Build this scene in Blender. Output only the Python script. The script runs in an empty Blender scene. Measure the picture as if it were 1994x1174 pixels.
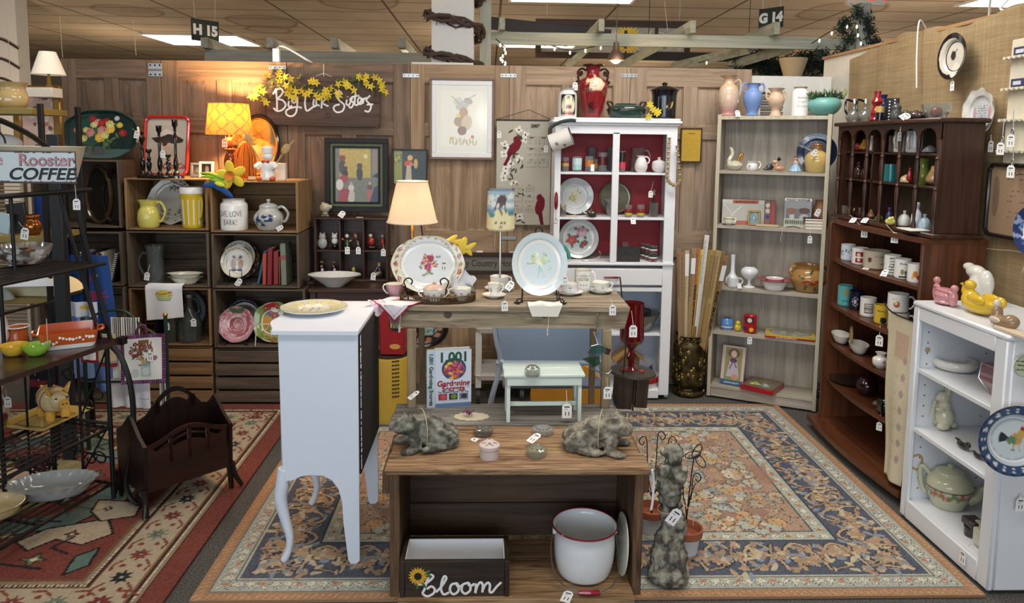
import bpy,math,random
from math import cos,sin
class Rnd(random.Random):u=random.Random.uniform
def tau(n):return[2*math.pi*k/n for k in range(n)]
import numpy as np
from mathutils import Matrix,Vector as V3
D=bpy.data;SC=bpy.context.scene;COL=SC.collection
PI=math.pi;R=math.radians
random.seed(7);RNG=np.random.RandomState(5)
# camera, world, light, exposure
F,CX,CY,HC=1440.0,997.0,427.0,1.56
yaw=math.atan((CX-950)/F);roll=0.0126;pit=math.atan((CY-275)/F*cos(yaw))
cf=V3((sin(yaw)*cos(pit),cos(yaw)*cos(pit),-sin(pit)))
r0=V3((cos(yaw),-sin(yaw),0));u0=r0.cross(cf)
cr=r0*cos(roll)+u0*sin(roll);cu=-r0*sin(roll)+u0*cos(roll)
cam=D.objects.new('camera',D.cameras.new('camera'));COL.objects.link(cam)
cam.matrix_world=Matrix(((cr.x,cu.x,-cf.x,0),(cr.y,cu.y,-cf.y,0),(cr.z,cu.z,-cf.z,HC),(0,0,0,1)))
cam.data.sensor_width=36;cam.data.lens=F/1994*36;cam.data.shift_y=-(587-CY)/1994
cam.data.clip_start=.05;SC.camera=cam
SC.view_settings.view_transform='Standard';SC.view_settings.look='None'
SC.view_settings.exposure=0.12;SC.view_settings.gamma=1;SC.view_settings.use_curve_mapping=False
W=D.worlds.new('store_daylight');SC.world=W;W.use_nodes=True
W.node_tree.nodes['Background'].inputs[0].default_value=(.86,.90,1.0,1)
W.node_tree.nodes['Background'].inputs[1].default_value=0.38
def area(name,loc,tgt,sx,sy,power,col):
 l=D.lights.new(name,'AREA');l.shape='RECTANGLE';l.size=sx;l.size_y=sy;l.energy=power;l.color=col
 o=D.objects.new(name,l);COL.objects.link(o);o.location=loc
 o.rotation_euler=(V3(tgt)-V3(loc)).to_track_quat('-Z','Y').to_euler();return o
area('storefront_window_light',(-1.5,-4.2,1.7),(0,3.2,.9),6.5,2.2,165,(.76,.88,1.0))
area('ceiling_troffer_light',(0.3,1.6,2.93),(0.3,2.4,0),2.4,.6,44,(1.0,.97,.92))
area('ceiling_troffer_light',(-1.6,3.2,2.93),(-1.6,3.3,0),1.2,.6,16,(1.0,.95,.88))
area('ceiling_troffer_light',(1.2,3.4,2.93),(1.2,3.6,0),1.2,.6,34,(1.0,.96,.9))
def point(name,loc,power,col,r=.03):
 l=D.lights.new(name,'POINT');l.energy=power;l.color=col;l.shadow_soft_size=r
 o=D.objects.new(name,l);COL.objects.link(o);o.location=loc;return o
# where the photo's points lie in the room
def ray(x,y):return cf+cr*((x-CX)/F)+cu*(-(y-CY)/F)
def at(x,y,Y):
 d=ray(x,y);t=Y/d.y;return V3((d.x*t,Y,HC+d.z*t))
def az(x,y,z):
 d=ray(x,y);t=(z-HC)/d.z;return V3((d.x*t,d.y*t,z))
def ax(x,y,X):
 d=ray(x,y);t=X/d.x;return V3((X,d.y*t,HC+d.z*t))
# materials
def lin(c):
 return tuple((v/12.92 if v<=.04045 else((v+.055)/1.055)**2.4)for v in c)
def hx(h):
 if not isinstance(h,str):return tuple(h)
 c=[int(h[i:i+2],16)/255 for i in(0,2,4)];g=.3*c[0]+.59*c[1]+.11*c[2];return tuple(g+(v-g)*.87 for v in c)
MATS={}
def _new(name):
 m=D.materials.new(name);m.use_nodes=True;nt=m.node_tree;b=nt.nodes['Principled BSDF']
 return m,nt,b
def lk(nt,a,b):nt.links.new(a,b)
def nod(nt,kind,**k):
 n=nt.nodes.new('ShaderNode'+kind)
 for a,v in k.items():
  a=a.replace('_',' ')if a[0]!='i' else int(a[1:])
  if isinstance(v,bpy.types.NodeSocket):nt.links.new(v,n.inputs[a])
  else:n.inputs[a].default_value=v
 return n
def ramp(nt,fac,p0,h0,p1,h1):
 r=nod(nt,'ValToRGB',i0=fac);e=r.color_ramp.elements
 e[0].position=p0;e[0].color=lin(hx(h0))+(1,);e[1].position=p1;e[1].color=lin(hx(h1))+(1,);return r.outputs[0]
def mixc(nt,f,a,b):
 n=nt.nodes.new('ShaderNodeMix');n.data_type='RGBA'
 for i,v in((0,f),(6,a),(7,b)):
  if isinstance(v,bpy.types.NodeSocket):nt.links.new(v,n.inputs[i])
  else:n.inputs[i].default_value=v
 return n.outputs[2]
def bumpn(nt,b,h,s,d=.003):nt.links.new(nod(nt,'Bump',Strength=s,Distance=d,Height=h).outputs[0],b.inputs['Normal'])
def setp(b,**k):
 for a,v in k.items():b.inputs[a.replace('_',' ')].default_value=v
def fa(h,rough=.5,metal=0,var=.06,bump=0,scale=40,emit=0,coat=0):
 key=('f',h,rough,metal,var,bump,scale,emit,coat)
 if key in MATS:return MATS[key]
 m,nt,b=_new('surface_'+str(h));MATS[key]=m;c=lin(hx(h))
 setp(b,Roughness=rough,Metallic=metal,Coat_Weight=coat,Coat_Roughness=.05)
 n=nod(nt,'TexNoise',Vector=nod(nt,'TexCoord').outputs['Object'],Scale=scale,Detail=4)
 lk(nt,mixc(nt,n.outputs[0]if var<.5 else ramp(nt,n.outputs[0],.40,(0,0,0),.62,(1,1,1)),tuple(v*(1-var)for v in c)+(1,),tuple(min(1,v*(1+var))for v in c)+(1,)),b.inputs[0])
 if bump:bumpn(nt,b,n.outputs[0],bump,.004)
 if emit:setp(b,Emission_Color=c+(1,),Emission_Strength=emit)
 return m
def gg(h,**k):return fa(h,rough=k.pop('rough',.12),var=.03,coat=.3,**k)
def ga(h='e8f0f0',alpha=.28):
 key=('g',h,alpha)
 if key in MATS:return MATS[key]
 m,nt,b=_new('glass_'+h);MATS[key]=m;c=lin(hx(h))+(1,)
 m1=nod(nt,'MixShader',i0=alpha*.6,i1=nod(nt,'BsdfTransparent',i0=tuple(.55+.45*v for v in c[:3])+(1,)).outputs[0],i2=nod(nt,'BsdfDiffuse',i0=c).outputs[0])
 m2=nod(nt,'MixShader',i0=nod(nt,'LayerWeight',i0=.2).outputs[1],i1=m1.outputs[0],i2=nod(nt,'BsdfGlossy',Roughness=.04).outputs[0])
 lk(nt,m2.outputs[0],nt.nodes['Material Output'].inputs[0]);nt.nodes.remove(b);return m
ti=ga
def wood(h1,h2,axis='x',scale=1.0,rough=.6,h3=None,bump=.25,blotch=.5,coat=0):
 key=('w',h1,h2,axis,scale,rough,h3,blotch)
 if key in MATS:return MATS[key]
 m,nt,b=_new('wood_'+h1);MATS[key]=m;s=[22*scale]*3;s['xyz'.index(axis)]=1.3*scale
 rn=nod(nt,'ObjectInfo').outputs['Random']
 ad=nod(nt,'VectorMath',i0=nod(nt,'CombineXYZ',i0=rn,i1=rn,i2=rn).outputs[0],i1=(9,7,11),i2=nod(nt,'TexCoord').outputs['Object']);ad.operation='MULTIPLY_ADD'
 n1=nod(nt,'TexNoise',Vector=nod(nt,'Mapping',Vector=ad.outputs[0],Scale=s).outputs[0],Scale=1.6,Detail=7,Roughness=.62,Distortion=1.1)
 n2=nod(nt,'TexNoise',Vector=ad.outputs[0],Scale=3.1*scale,Detail=3)
 lk(nt,mixc(nt,ramp(nt,n2.outputs[0],.42,(0,0,0),.7,(blotch,)*3),ramp(nt,n1.outputs[0],.36,h2,.62,h1),lin(hx(h3 or h2))+(1,)),b.inputs[0])
 setp(b,Roughness=rough,Coat_Weight=coat,Coat_Roughness=.1);bumpn(nt,b,n1.outputs[0],bump);return m
def pa(rough=.45,coat=0,bump=0,bscale=300,spec=.5,key='p'):
 k=(key,rough,coat,bump)
 if k in MATS:return MATS[k]
 m,nt,b=_new('painted_decoration');MATS[k]=m
 a=nt.nodes.new('ShaderNodeAttribute');a.attribute_name='Col';lk(nt,a.outputs[0],b.inputs[0]);setp(b,Roughness=rough,Specular_IOR_Level=spec,Coat_Weight=coat,Coat_Roughness=.04)
 if bump:bumpn(nt,b,nod(nt,'TexNoise',Vector=nod(nt,'TexCoord').outputs['Object'],Scale=bscale).outputs[0],bump)
 return m
# tags on objects
def tg(o,ll=None,cat=None,grp=None,kind=None):
 if ll:o['label']=ll
 if cat:o['category']=cat
 if grp:o['group']=grp
 if kind:o['kind']=kind
 return o
def E(name,ll,cat,loc=(0,0,0),rz=0,grp=None,rx=0,ry=0):
 o=D.objects.new(name,None);COL.objects.link(o);o.location=loc;o.rotation_euler=(rx,ry,rz)
 o.empty_display_size=.05
 return tg(o,ll,cat,grp)
# mesh builder
def spl(pts,k=6,cl=False):
 P=[V3(p)for p in pts];n=len(P)
 if n<3:return P
 out=[]
 rng=range(n)if cl else range(n-1)
 for i in rng:
  p0=P[(i-1)%n]if cl or i else P[0]*2-P[1]
  p1=P[i];p2=P[(i+1)%n];p3=P[(i+2)%n]if cl or i<n-2 else P[-1]*2-P[-2]
  for j in range(k):
   t=j/k;out.append(.5*((2*p1)+(p2-p0)*t+(2*p0-5*p1+4*p2-p3)*t*t+(3*p1-p0-3*p2+p3)*t**3))
 if not cl:out.append(P[-1])
 return out
class B:
 def __init__(s,mat=None):
  s.v=[];s.f=[];s.m=[];s.mats=[];s.M=Matrix.Identity(4);s.mat=mat
 def at(s,x=0,y=0,z=0,rx=0,ry=0,rz=0,sc=1):
  sc=(sc,sc,sc)if not isinstance(sc,tuple)else sc
  s.M=Matrix.Translation((x,y,z))@Matrix.Rotation(rz,4,'Z')@Matrix.Rotation(ry,4,'Y')@Matrix.Rotation(rx,4,'X')@Matrix.Diagonal(sc+(1,));return s
 def add(s,vs,fs,mat=None):
  mat=mat or s.mat
  if mat not in s.mats:s.mats.append(mat)
  mi=s.mats.index(mat);n=len(s.v);M=s.M
  s.v+=[M@V3(v)for v in vs];s.f+=[tuple(i+n for i in f)for f in fs];s.m+=[mi]*len(fs);return s
 def box(s,x0,x1,y0,y1,z0,z1,mat=None,bv=.002):
  lo=(min(x0,x1),min(y0,y1),min(z0,z1));hi=(max(x0,x1),max(y0,y1),max(z0,z1))
  bv=min(bv,*[(h-l)*.45 for l,h in zip(lo,hi)])
  ix={};vs=[]
  for sx in(0,1):
   for sy in(0,1):
    for sz in(0,1):
     for a in range(3):
      sg=(sx,sy,sz);p=[]
      for k in range(3):
       e=hi[k]if sg[k]else lo[k]
       p.append(e if k==a else e+(-bv if sg[k]else bv))
      ix[sg,a]=len(vs);vs.append(p)
  fs=[]
  for a in range(3):
   b_,c_=[k for k in range(3)if k!=a]
   for sa in(0,1):
    q=[]
    for(p,r)in((0,0),(1,0),(1,1),(0,1)):
     g=[0]*3;g[a]=sa;g[b_]=p;g[c_]=r;q.append(ix[tuple(g),a])
    fs.append(q)
  for c_ in range(3):
   a,b_=[k for k in range(3)if k!=c_]
   for sa in(0,1):
    for sb in(0,1):
     g0=[0]*3;g0[a]=sa;g0[b_]=sb;g1=list(g0);g1[c_]=1;g0,g1=tuple(g0),tuple(g1)
     fs.append([ix[g0,a],ix[g1,a],ix[g1,b_],ix[g0,b_]])
  for sg in[(a,b_,c_)for a in(0,1)for b_ in(0,1)for c_ in(0,1)]:fs.append([ix[sg,k]for k in range(3)])
  return s.add(vs,fs,mat)
 def la(s,prof,mat=None,n=28,sx=1,sy=1,wob=None,mats=None):
  vs=[];fs=[];m=len(prof)
  for i,p in enumerate(prof):
   for j in range(n):
    a=2*PI*j/n;r=p[0]*(1+(wob(a,i/(m-1))if wob else 0));vs.append((r*cos(a)*sx,r*sin(a)*sy,p[1]))
  if mats:
   for i in range(m-1):
    fi=[(i*n+j,i*n+(j+1)%n,(i+1)*n+(j+1)%n,(i+1)*n+j)for j in range(n)]
    s.add(vs if i==0 else[],[]if i else fi,mats(i/(m-1),prof[i])if i==0 else mat)
    if i:
     mt=mats(i/(m-1),prof[i])
     if mt not in s.mats:s.mats.append(mt)
     base=len(s.v)-len(vs);s.f+=[tuple(k+base for k in f)for f in fi];s.m+=[s.mats.index(mt)]*n
   return s
  for i in range(m-1):
   for j in range(n):fs.append((i*n+j,i*n+(j+1)%n,(i+1)*n+(j+1)%n,(i+1)*n+j))
  if prof[0][0]>1e-5 and not getattr(s,'open',False):fs.append(tuple(range(n))[::-1])
  if prof[-1][0]>1e-5 and prof[-1][1]>prof[0][1]and abs(prof[-1][0])<9 and not getattr(s,'open',False):fs.append(tuple(range((m-1)*n,m*n)))
  return s.add(vs,fs,mat)
 def cyl(s,x,y,z0,z1,r,mat=None,n=16,r2=None):
  r2=r if r2 is None else r2
  vs=[(x+r*cos(2*PI*j/n),y+r*sin(2*PI*j/n),z0)for j in range(n)]+[(x+r2*cos(2*PI*j/n),y+r2*sin(2*PI*j/n),z1)for j in range(n)]
  fs=[(j,(j+1)%n,n+(j+1)%n,n+j)for j in range(n)]+[tuple(range(n))[::-1],tuple(range(n,2*n))]
  return s.add(vs,fs,mat)
 def tt(s,pts,r,mat=None,n=8,cl=False,k=0,flat_=1):
  P=spl(pts,k,cl)if k else[V3(p)for p in pts]
  m=len(P);vs=[];fs=[];up=None
  rs=r if isinstance(r,(list,tuple))else None
  for i in range(m):
   d=(P[(i+1)%m]-P[i-1])if cl else(P[min(i+1,m-1)]-P[max(i-1,0)])
   d=d.normalized()if d.length>1e-9 else V3((0,0,1))
   if up is None:up=V3((0,0,1))if abs(d.z)<.9 else V3((0,1,0))
   x=up.cross(d)
   if x.length<1e-6:x=V3((1,0,0)).cross(d)
   x.normalize();y=d.cross(x);up=y
   if rs:
    q=i/(m-1)*(len(rs)-1);a=int(min(q,len(rs)-2));rr=rs[a]+(rs[a+1]-rs[a])*(q-a)
   else:rr=r
   for j in range(n):
    t=2*PI*j/n;vs.append(P[i]+x*cos(t)*rr+y*sin(t)*rr*flat_)
  for i in range(m if cl else m-1):
   for j in range(n):a=i*n;b=((i+1)%m)*n;fs.append((a+j,a+(j+1)%n,b+(j+1)%n,b+j))
  if not cl:fs+=[tuple(range(n))[::-1],tuple(range((m-1)*n,m*n))]
  return s.add(vs,fs,mat)
 def ps(s,out,y0,y1,mat=None,pl='xz'):
  n=len(out)
  def P(a,b,c):return(a,c,b)if pl=='xz' else((a,b,c)if pl=='xy' else(c,a,b))
  vs=[P(a,b,y0)for a,b in out]+[P(a,b,y1)for a,b in out]
  fs=[tuple(range(n)),tuple(range(n,2*n))[::-1]]+[(j,(j+1)%n,n+(j+1)%n,n+j)for j in range(n)]
  return s.add(vs,fs,mat)
 def ball(s,x,y,z,rx,ry=None,rz=None,mat=None,n=14,m=9):
  ry=rx if ry is None else ry;rz=rx if rz is None else rz;vs=[];fs=[]
  for i in range(m+1):
   t=PI*i/m
   for j in range(n):a=2*PI*j/n;vs.append((x+rx*sin(t)*cos(a),y+ry*sin(t)*sin(a),z-rz*cos(t)))
  for i in range(m):
   for j in range(n):fs.append((i*n+j,i*n+(j+1)%n,(i+1)*n+(j+1)%n,(i+1)*n+j))
  return s.add(vs,fs,mat)
 def grid(s,nx,ny,fn,mat=None,wrap=False):
  vs=[fn(i/nx,j/ny)for j in range(ny+1)for i in range(nx+1)]
  fs=[(j*(nx+1)+i,j*(nx+1)+i+1,(j+1)*(nx+1)+i+1,(j+1)*(nx+1)+i)for j in range(ny)for i in range(nx)]
  return s.add(vs,fs,mat)
 def disc(s,c,r,mat=None,n=12,nrm='y',k=0,a=0,ph=0):
  vs=[(0,0)]+[(r*(1+a*cos(k*t+ph))*cos(t),r*(1+a*cos(k*t+ph))*sin(t))for t in[2*PI*j/n for j in range(n)]]
  q=[(c[0]+u,c[1],c[2]+w)if nrm=='y' else((c[0]+u,c[1]+w,c[2])if nrm=='z' else(c[0],c[1]+u,c[2]+w))for u,w in vs]
  return s.add(q,[(0,1+j,1+(j+1)%n)for j in range(n)],mat)
 def put(s,name,parent=None,loc=(0,0,0),rz=0,ll=None,cat=None,grp=None,kind=None,ang=38,cv=None,fn=None,rx=0,ry=0,fix=True):
  me=D.meshes.new(name);me.from_pydata([tuple(v)for v in s.v],[],s.f)
  for m_ in s.mats:me.materials.append(m_)
  me.polygons.foreach_set('material_index',s.m);me.polygons.foreach_set('use_smooth',[True]*len(s.f))
  if fix and len(s.f)<20000:
   import bmesh
   bm=bmesh.new();bm.from_mesh(me);bmesh.ops.remove_doubles(bm,verts=bm.verts,dist=1e-6);bmesh.ops.recalc_face_normals(bm,faces=bm.faces);bm.to_mesh(me);bm.free()
  me.update();me.set_sharp_from_angle(angle=R(ang))
  o=D.objects.new(name,me);COL.objects.link(o);o.location=loc;o.rotation_euler=(rx,ry,rz)
  if parent is not None:o.parent=parent
  if cv is not None:paint(o,cv,fn)
  return tg(o,ll,cat,grp,kind)
def oo(o,vox=.006,it=6,ff=.6):
 m=o.modifiers.new('remesh','REMESH');m.mode='VOXEL';m.voxel_size=vox;m.use_smooth_shade=True
 m=o.modifiers.new('smooth','SMOOTH');m.iterations=it;m.factor=ff;return o
# canvas for painted decoration
class Cv:
 def __init__(s,w,h,bg,res=600):
  s.w,s.h,s.res=w,h,res;s.a=np.empty((int(h*res)+1,int(w*res)+1,3));s.a[:]=hx(bg)
 def _bb(s,x0,x1,y0,y1):
  H,Wd,_=s.a.shape
  i0=max(0,int(y0*s.res));i1=min(H,int(y1*s.res)+2);j0=max(0,int(x0*s.res));j1=min(Wd,int(x1*s.res)+2)
  if i1<=i0 or j1<=j0:return None
  Y,X=np.mgrid[i0:i1,j0:j1];return(slice(i0,i1),slice(j0,j1)),X/s.res,Y/s.res
 def _mix(s,sl,m,c,al=1):s.a[sl][m]=s.a[sl][m]*(1-al)+np.array(hx(c))*al
 def ell(s,x,y,rx,ry=None,c='ffffff',rot=0,al=1,k=0,amp=0):
  ry=ry or rx;q=max(rx,ry)*(1+amp);b=s._bb(x-q,x+q,y-q,y+q)
  if not b:return s
  sl,X,Y=b;dx,dy=X-x,Y-y;co,si=cos(rot),sin(rot);u=(dx*co+dy*si)/rx;v=(-dx*si+dy*co)/ry
  rr=np.hypot(u,v);lim=1+amp*np.cos(k*np.arctan2(v,u))if k else 1
  s._mix(sl,rr<=lim,c,al);return s
 def rect(s,x0,y0,x1,y1,c,al=1):
  b=s._bb(x0,x1,y0,y1)
  if b:sl,X,Y=b;s._mix(sl,(X>=x0)&(X<=x1)&(Y>=y0)&(Y<=y1),c,al)
  return s
 def poly(s,pts,c,al=1):
  xs=[p[0]for p in pts];ys=[p[1]for p in pts];b=s._bb(min(xs),max(xs),min(ys),max(ys))
  if not b:return s
  sl,X,Y=b;ins=np.zeros(X.shape,bool);n=len(pts)
  for i in range(n):
   (x1,y1),(x2,y2)=pts[i],pts[(i+1)%n]
   if y1==y2:continue
   ins^=((Y<y1)!=(Y<y2))&(X<(x2-x1)*(Y-y1)/(y2-y1)+x1)
  s._mix(sl,ins,c,al);return s
 def line(s,pts,w,c,al=1,k=0):
  if k:pts=[(p.x,p.y)for p in spl([(a,b,0)for a,b in pts],k)]
  for(x1,y1),(x2,y2)in zip(pts,pts[1:]):
   b=s._bb(min(x1,x2)-w,max(x1,x2)+w,min(y1,y2)-w,max(y1,y2)+w)
   if not b:continue
   sl,X,Y=b;dx,dy=x2-x1,y2-y1;L=dx*dx+dy*dy+1e-12
   t=np.clip(((X-x1)*dx+(Y-y1)*dy)/L,0,1);s._mix(sl,np.hypot(X-x1-t*dx,Y-y1-t*dy)<=w/2,c,al)
  return s
 def flower(s,x,y,r,c,n=5,cc='e8d060',c2=None):
  for i in range(n):
   t=2*PI*i/n+x*91;s.ell(x+.55*r*cos(t),y+.55*r*sin(t),r*.52,r*.4,c,rot=t)
  if c2:s.ell(x,y,r*.5,r*.5,c2,k=5,amp=.15)
  s.ell(x,y,r*.22,r*.22,cc);return s
 def leaf(s,x,y,L,w,rot,c):return s.ell(x+L*.5*cos(rot),y+L*.5*sin(rot),L*.5,w*.5,c,rot=rot)
 def ss(s,x,y,r,cols,leaves,n=9,sz=.3,rng=None):
  rg=rng or Rnd(int(x*7919+y*104729+n))
  for _ in range(n):
   t=rg.u(0,2*PI);q=r*math.sqrt(rg.random());s.leaf(x+q*cos(t),y+q*sin(t),r*.5,r*.2,rg.u(0,6),rg.choice(leaves))
  for _ in range(n):
   t=rg.u(0,2*PI);q=r*.8*math.sqrt(rg.random());s.flower(x+q*cos(t),y+q*sin(t),r*sz*rg.u(.6,1.1),rg.choice(cols),5)
  return s
 def cs(s,x0,x1,y,h,w,c,seed=1):
  rg=Rnd(seed);x=x0
  while x<x1-h*.4:
   L=rg.u(.8,2.6)*h
   s.line([(x,y+rg.u(-.2,.2)*h),(min(x+L,x1),y+rg.u(-.2,.2)*h)],w,c,.8);x+=L+h*.6
  return s
 def noise(s,amp=.04,f=8):
  H,Wd,_=s.a.shape;q=RNG.rand(H//f+2,Wd//f+2);q=np.repeat(np.repeat(q,f,0),f,1)[:H,:Wd]
  s.a=np.clip(s.a+(q[...,None]-.5)*amp,0,1);return s
def paint(o,cv,fn=None):
 me=o.data;n=len(me.vertices);co=np.empty(n*3);me.vertices.foreach_get('co',co);co=co.reshape(-1,3)
 if fn is None:x,y=co[:,0]+cv.w/2,co[:,2]
 else:x,y=fn(co)
 H,Wd,_=cv.a.shape
 j=np.clip((x*cv.res).astype(int),0,Wd-1);i=np.clip((y*cv.res).astype(int),0,H-1);c=cv.a[i,j]
 c=np.where(c<=.04045,c/12.92,((c+.055)/1.055)**2.4)
 at_=me.color_attributes.new('Col','FLOAT_COLOR','POINT');at_.data.foreach_set('color',np.hstack([c,np.ones((n,1))]).ravel())
def panel(w,h,cv,name,parent,loc=(0,0,0),n=90,rough=.5,coat=0,rz=0,rx=0,th=.002,**k):
 b=B(pa(rough,coat));m=max(2,int(n*h/w))
 b.grid(n,m,lambda u,v:((u-.5)*w,0,v*h));b.box(-w/2,w/2,.0004,th,0,h)
 return b.put(name,parent,loc=loc,rz=rz,rx=rx,cv=cv,fn=lambda c:((c[:,0]/w+.5)*cv.w,c[:,2]/h*cv.h),fix=False,**k)
def wrapfn(cv,R_,z0,z1,a0=-PI/2,half=PI*.75):
 def f(c):
  a=np.arctan2(c[:,1],c[:,0])-a0;a=(a+PI)%(2*PI)-PI
  return(a/half*.5+.5)*cv.w,(c[:,2]-z0)/(z1-z0)*cv.h
 return f
def le(parent,s,size,loc,mat,rz=0,rx=PI/2,bold=0,shear=0,sx=1,align='CENTER',depth=.0006,name='lettering',ry=0,bend=None,space=1):
 c=D.curves.new('letters','FONT');c.body=s;c.size=size;c.extrude=depth;c.offset=bold;c.shear=shear;c.align_x=align;c.align_y='CENTER';c.space_character=space
 t=D.objects.new('letters',c);me=D.meshes.new_from_object(t);D.objects.remove(t)
 if bend:
  for v in me.vertices:v.co=bend(v.co)
 me.materials.clear();me.materials.append(mat);me.name=name
 o=D.objects.new(name,me);COL.objects.link(o);o.location=loc;o.rotation_euler=(rx,ry,rz);o.scale=(sx,1,1);o.parent=parent
 return o
TAGW=fa('f2f1ee',.7,var=.02);INK=fa('3a3a44',.8,var=.02);STR=fa('e6e2d6',.8)
TAGM={}
def tag(par,p,top=None,s=1.0,rz=0,roll=0,rx=0):
 s*=.84
 p=V3(p);key=0
 b=B(TAGW);w,h=.0155*s,.024*s
 b.ps([(-w,-h),(w,-h),(w,h*.6),(w*.5,h),(-w*.5,h),(-w,h*.6)],0,.0008)
 b.box(-w*.55,w*.55,-.0004,0,h*.45,h*.62,INK,0)
 b.box(-w*.6,w*.1,-.0004,0,h*.2,h*.25,INK,0)
 b.box(-w*.4,-w*.22,-.0004,0,-h*.65,-h*.1,INK,0);b.box(w*.3,w*.48,-.0004,0,-h*.65,-h*.1,INK,0)
 Mw=Matrix.Translation(p)@Matrix.Rotation(rz,4,'Z')@Matrix.Rotation(roll,4,'Y')@Matrix.Rotation(rx,4,'X')
 if top is not None:
  a=V3((0,0,h*.9));t=Mw.inverted()@V3(top);mid=(a+t)/2+V3((0,0,-.004))
  b.tt([a,mid,t],.0009*max(.8,s),STR,n=5,k=4)
 o=b.put('price_tag',par,fix=False);o.matrix_basis=par.matrix_basis.inverted()@Mw
 return o
def ri(r,n=24,z=0):return[(r*cos(2*PI*i/n),r*sin(2*PI*i/n),z)for i in range(n)]
def handle(b,x0,z0,x1,z1,out,r,mat=None,y=0,ang=0,fl=1):
 pts=[(x0-.003,y,z0),(x0+out*.55,y,z0+out*.12),((x0+x1)/2+out,y,(z0+z1)/2+(z0-z1)*.1),(x1+out*.45,y,z1+(z0-z1)*.05),(x1-.003,y,z1)]
 co,si=cos(ang),sin(ang);pts=[(p[0]*co-p[1]*si,p[0]*si+p[1]*co,p[2])for p in pts]
 return b.tt(pts,r,mat,n=8,k=6,flat_=fl)
def shell(prof,t=.003):
 inn=[(max(r-t,0.0005),max(z,prof[0][1]+t))for r,z in prof[::-1]]
 return[(0.0005,prof[0][1])]+list(prof)+inn+[(0.0005,prof[0][1]+t)]
def sm(prof,k=4):return[(p.x,p.y)for p in spl([(a,b,0)for a,b in prof],k)]
# THE SETTING
YW=4.66                      # face of the wall of old doors
def st(o):o['kind']='structure';return o
m,nt,b_=_new('grey_carpet')
n1=nod(nt,'TexNoise',Vector=nod(nt,'TexCoord').outputs['Object'],Scale=160,Detail=6).outputs[0];lk(nt,ramp(nt,n1,.3,'3a3836',.75,'8f8a84'),b_.inputs[0]);b_.inputs['Roughness'].default_value=.95;bumpn(nt,b_,n1,.6,1)
st(B(m).box(-9,9,-6,15,-.06,-.012,bv=0).put('floor'))
CZ=2.98
m,nt,b_=_new('ceiling_tiles');N=nt.nodes.new
tc=N('ShaderNodeTexCoord');sx=N('ShaderNodeSeparateXYZ');lk(nt,tc.outputs['Object'],sx.inputs[0])
def mth(op,a,b=None,c=None):
 n=N('ShaderNodeMath');n.operation=op
 for i,v in enumerate((a,b,c)):
  if v is None:continue
  if isinstance(v,(int,float)):n.inputs[i].default_value=v
  else:lk(nt,v,n.inputs[i])
 return n.outputs[0]
P0=az(67,0,CZ);PY0=az(150,44,CZ)
gx=mth('LESS_THAN',mth('PINGPONG',mth('ADD',sx.outputs[0],100-P0.x),.61),.013)
gy=mth('LESS_THAN',mth('PINGPONG',mth('ADD',sx.outputs[1],100-PY0.y),.305),.014)
grid_=mth('MAXIMUM',gx,gy)
ns=nod(nt,'TexNoise',Vector=tc.outputs['Object'],Scale=1.3,Detail=5);cur=ramp(nt,ns.outputs[0],.3,'b39a7c',.7,'cbb699')
for(px,py,rr)in((250,22,.40),(510,43,.50),(525,58,.32),(530,83,.36),(480,90,.4),(1640,22,.5),(1210,25,.0),(700,3,.5)):
 if rr==0:continue
 p=az(px,py,CZ);dx=mth('SUBTRACT',sx.outputs[0],p.x);dy=mth('MULTIPLY',mth('SUBTRACT',sx.outputs[1],p.y),.8)
 d_=mth('SQRT',mth('ADD',mth('MULTIPLY',dx,dx),mth('MULTIPLY',dy,dy)))
 d_=mth('ADD',d_,mth('MULTIPLY',mth('SUBTRACT',ns.outputs['Fac'],.5),.3))
 ringm=mth('SUBTRACT',1,mth('MINIMUM',mth('MULTIPLY',mth('ABSOLUTE',mth('SUBTRACT',d_,rr*.8)),22),1))
 ins=mth('MULTIPLY',mth('LESS_THAN',d_,rr*.8),.25);k_=mth('MAXIMUM',mth('MULTIPLY',ringm,.75),ins)
 cur=mixc(nt,k_,cur,lin(hx('7a5833'))+(1,))
lk(nt,mixc(nt,grid_,cur,lin(hx('5d4731'))+(1,)),b_.inputs[0]);b_.inputs['Roughness'].default_value=.9
st(B(m).box(-9,9,-6,15,CZ,CZ+.05,bv=0).put('ceiling'))
fw=fa('8a7f70',.9);wl=st(B(fw).box(-9,9,14.8,14.95,0,CZ,bv=0).put('wall_far'))
st(B(fa('8d8577',.9)).box(-9.05,-8.9,-6,15,0,CZ,bv=0).put('wall_left'))
LIT=fa('fff6e8',.5,var=0,emit=5.5)
def troffer(px,py,w,d,lab,dy=0):
 p=az(px,py,CZ-.02)if py>-50 else V3((px,dy,CZ))
 t=E('ceiling_light',lab,'light',(p.x,p.y,CZ-.022),grp=None)
 B(LIT).box(-w/2+.03,w/2-.03,-d/2+.03,d/2-.03,0,.012,bv=0).put('diffuser',t)
 f=B(fa('d8d4c8',.5));f.box(-w/2,w/2,-d/2,-d/2+.03,-.004,.02);f.box(-w/2,w/2,d/2-.03,d/2,-.004,.02)
 f.box(-w/2,-w/2+.03,-d/2+.03,d/2-.03,-.004,.02);f.box(w/2-.03,w/2,-d/2+.03,d/2-.03,-.004,.02);f.put('light_frame',t)
troffer(397,79,1.35,1.15,'bright ceiling light panel behind hanging H 15 sign')
troffer(1117,-6,1.25,.62,'ceiling light panel cut by top of photo above pergola')
troffer(1050,88,1.1,.62,'distant ceiling light panel seen under pergola beam beside grapevine post')
troffer(1990,3,.95,.62,'ceiling light panel in top right corner above burlap wall')
troffer(1715,90,.8,.6,'distant ceiling light panel glowing behind evergreen garland')
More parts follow.
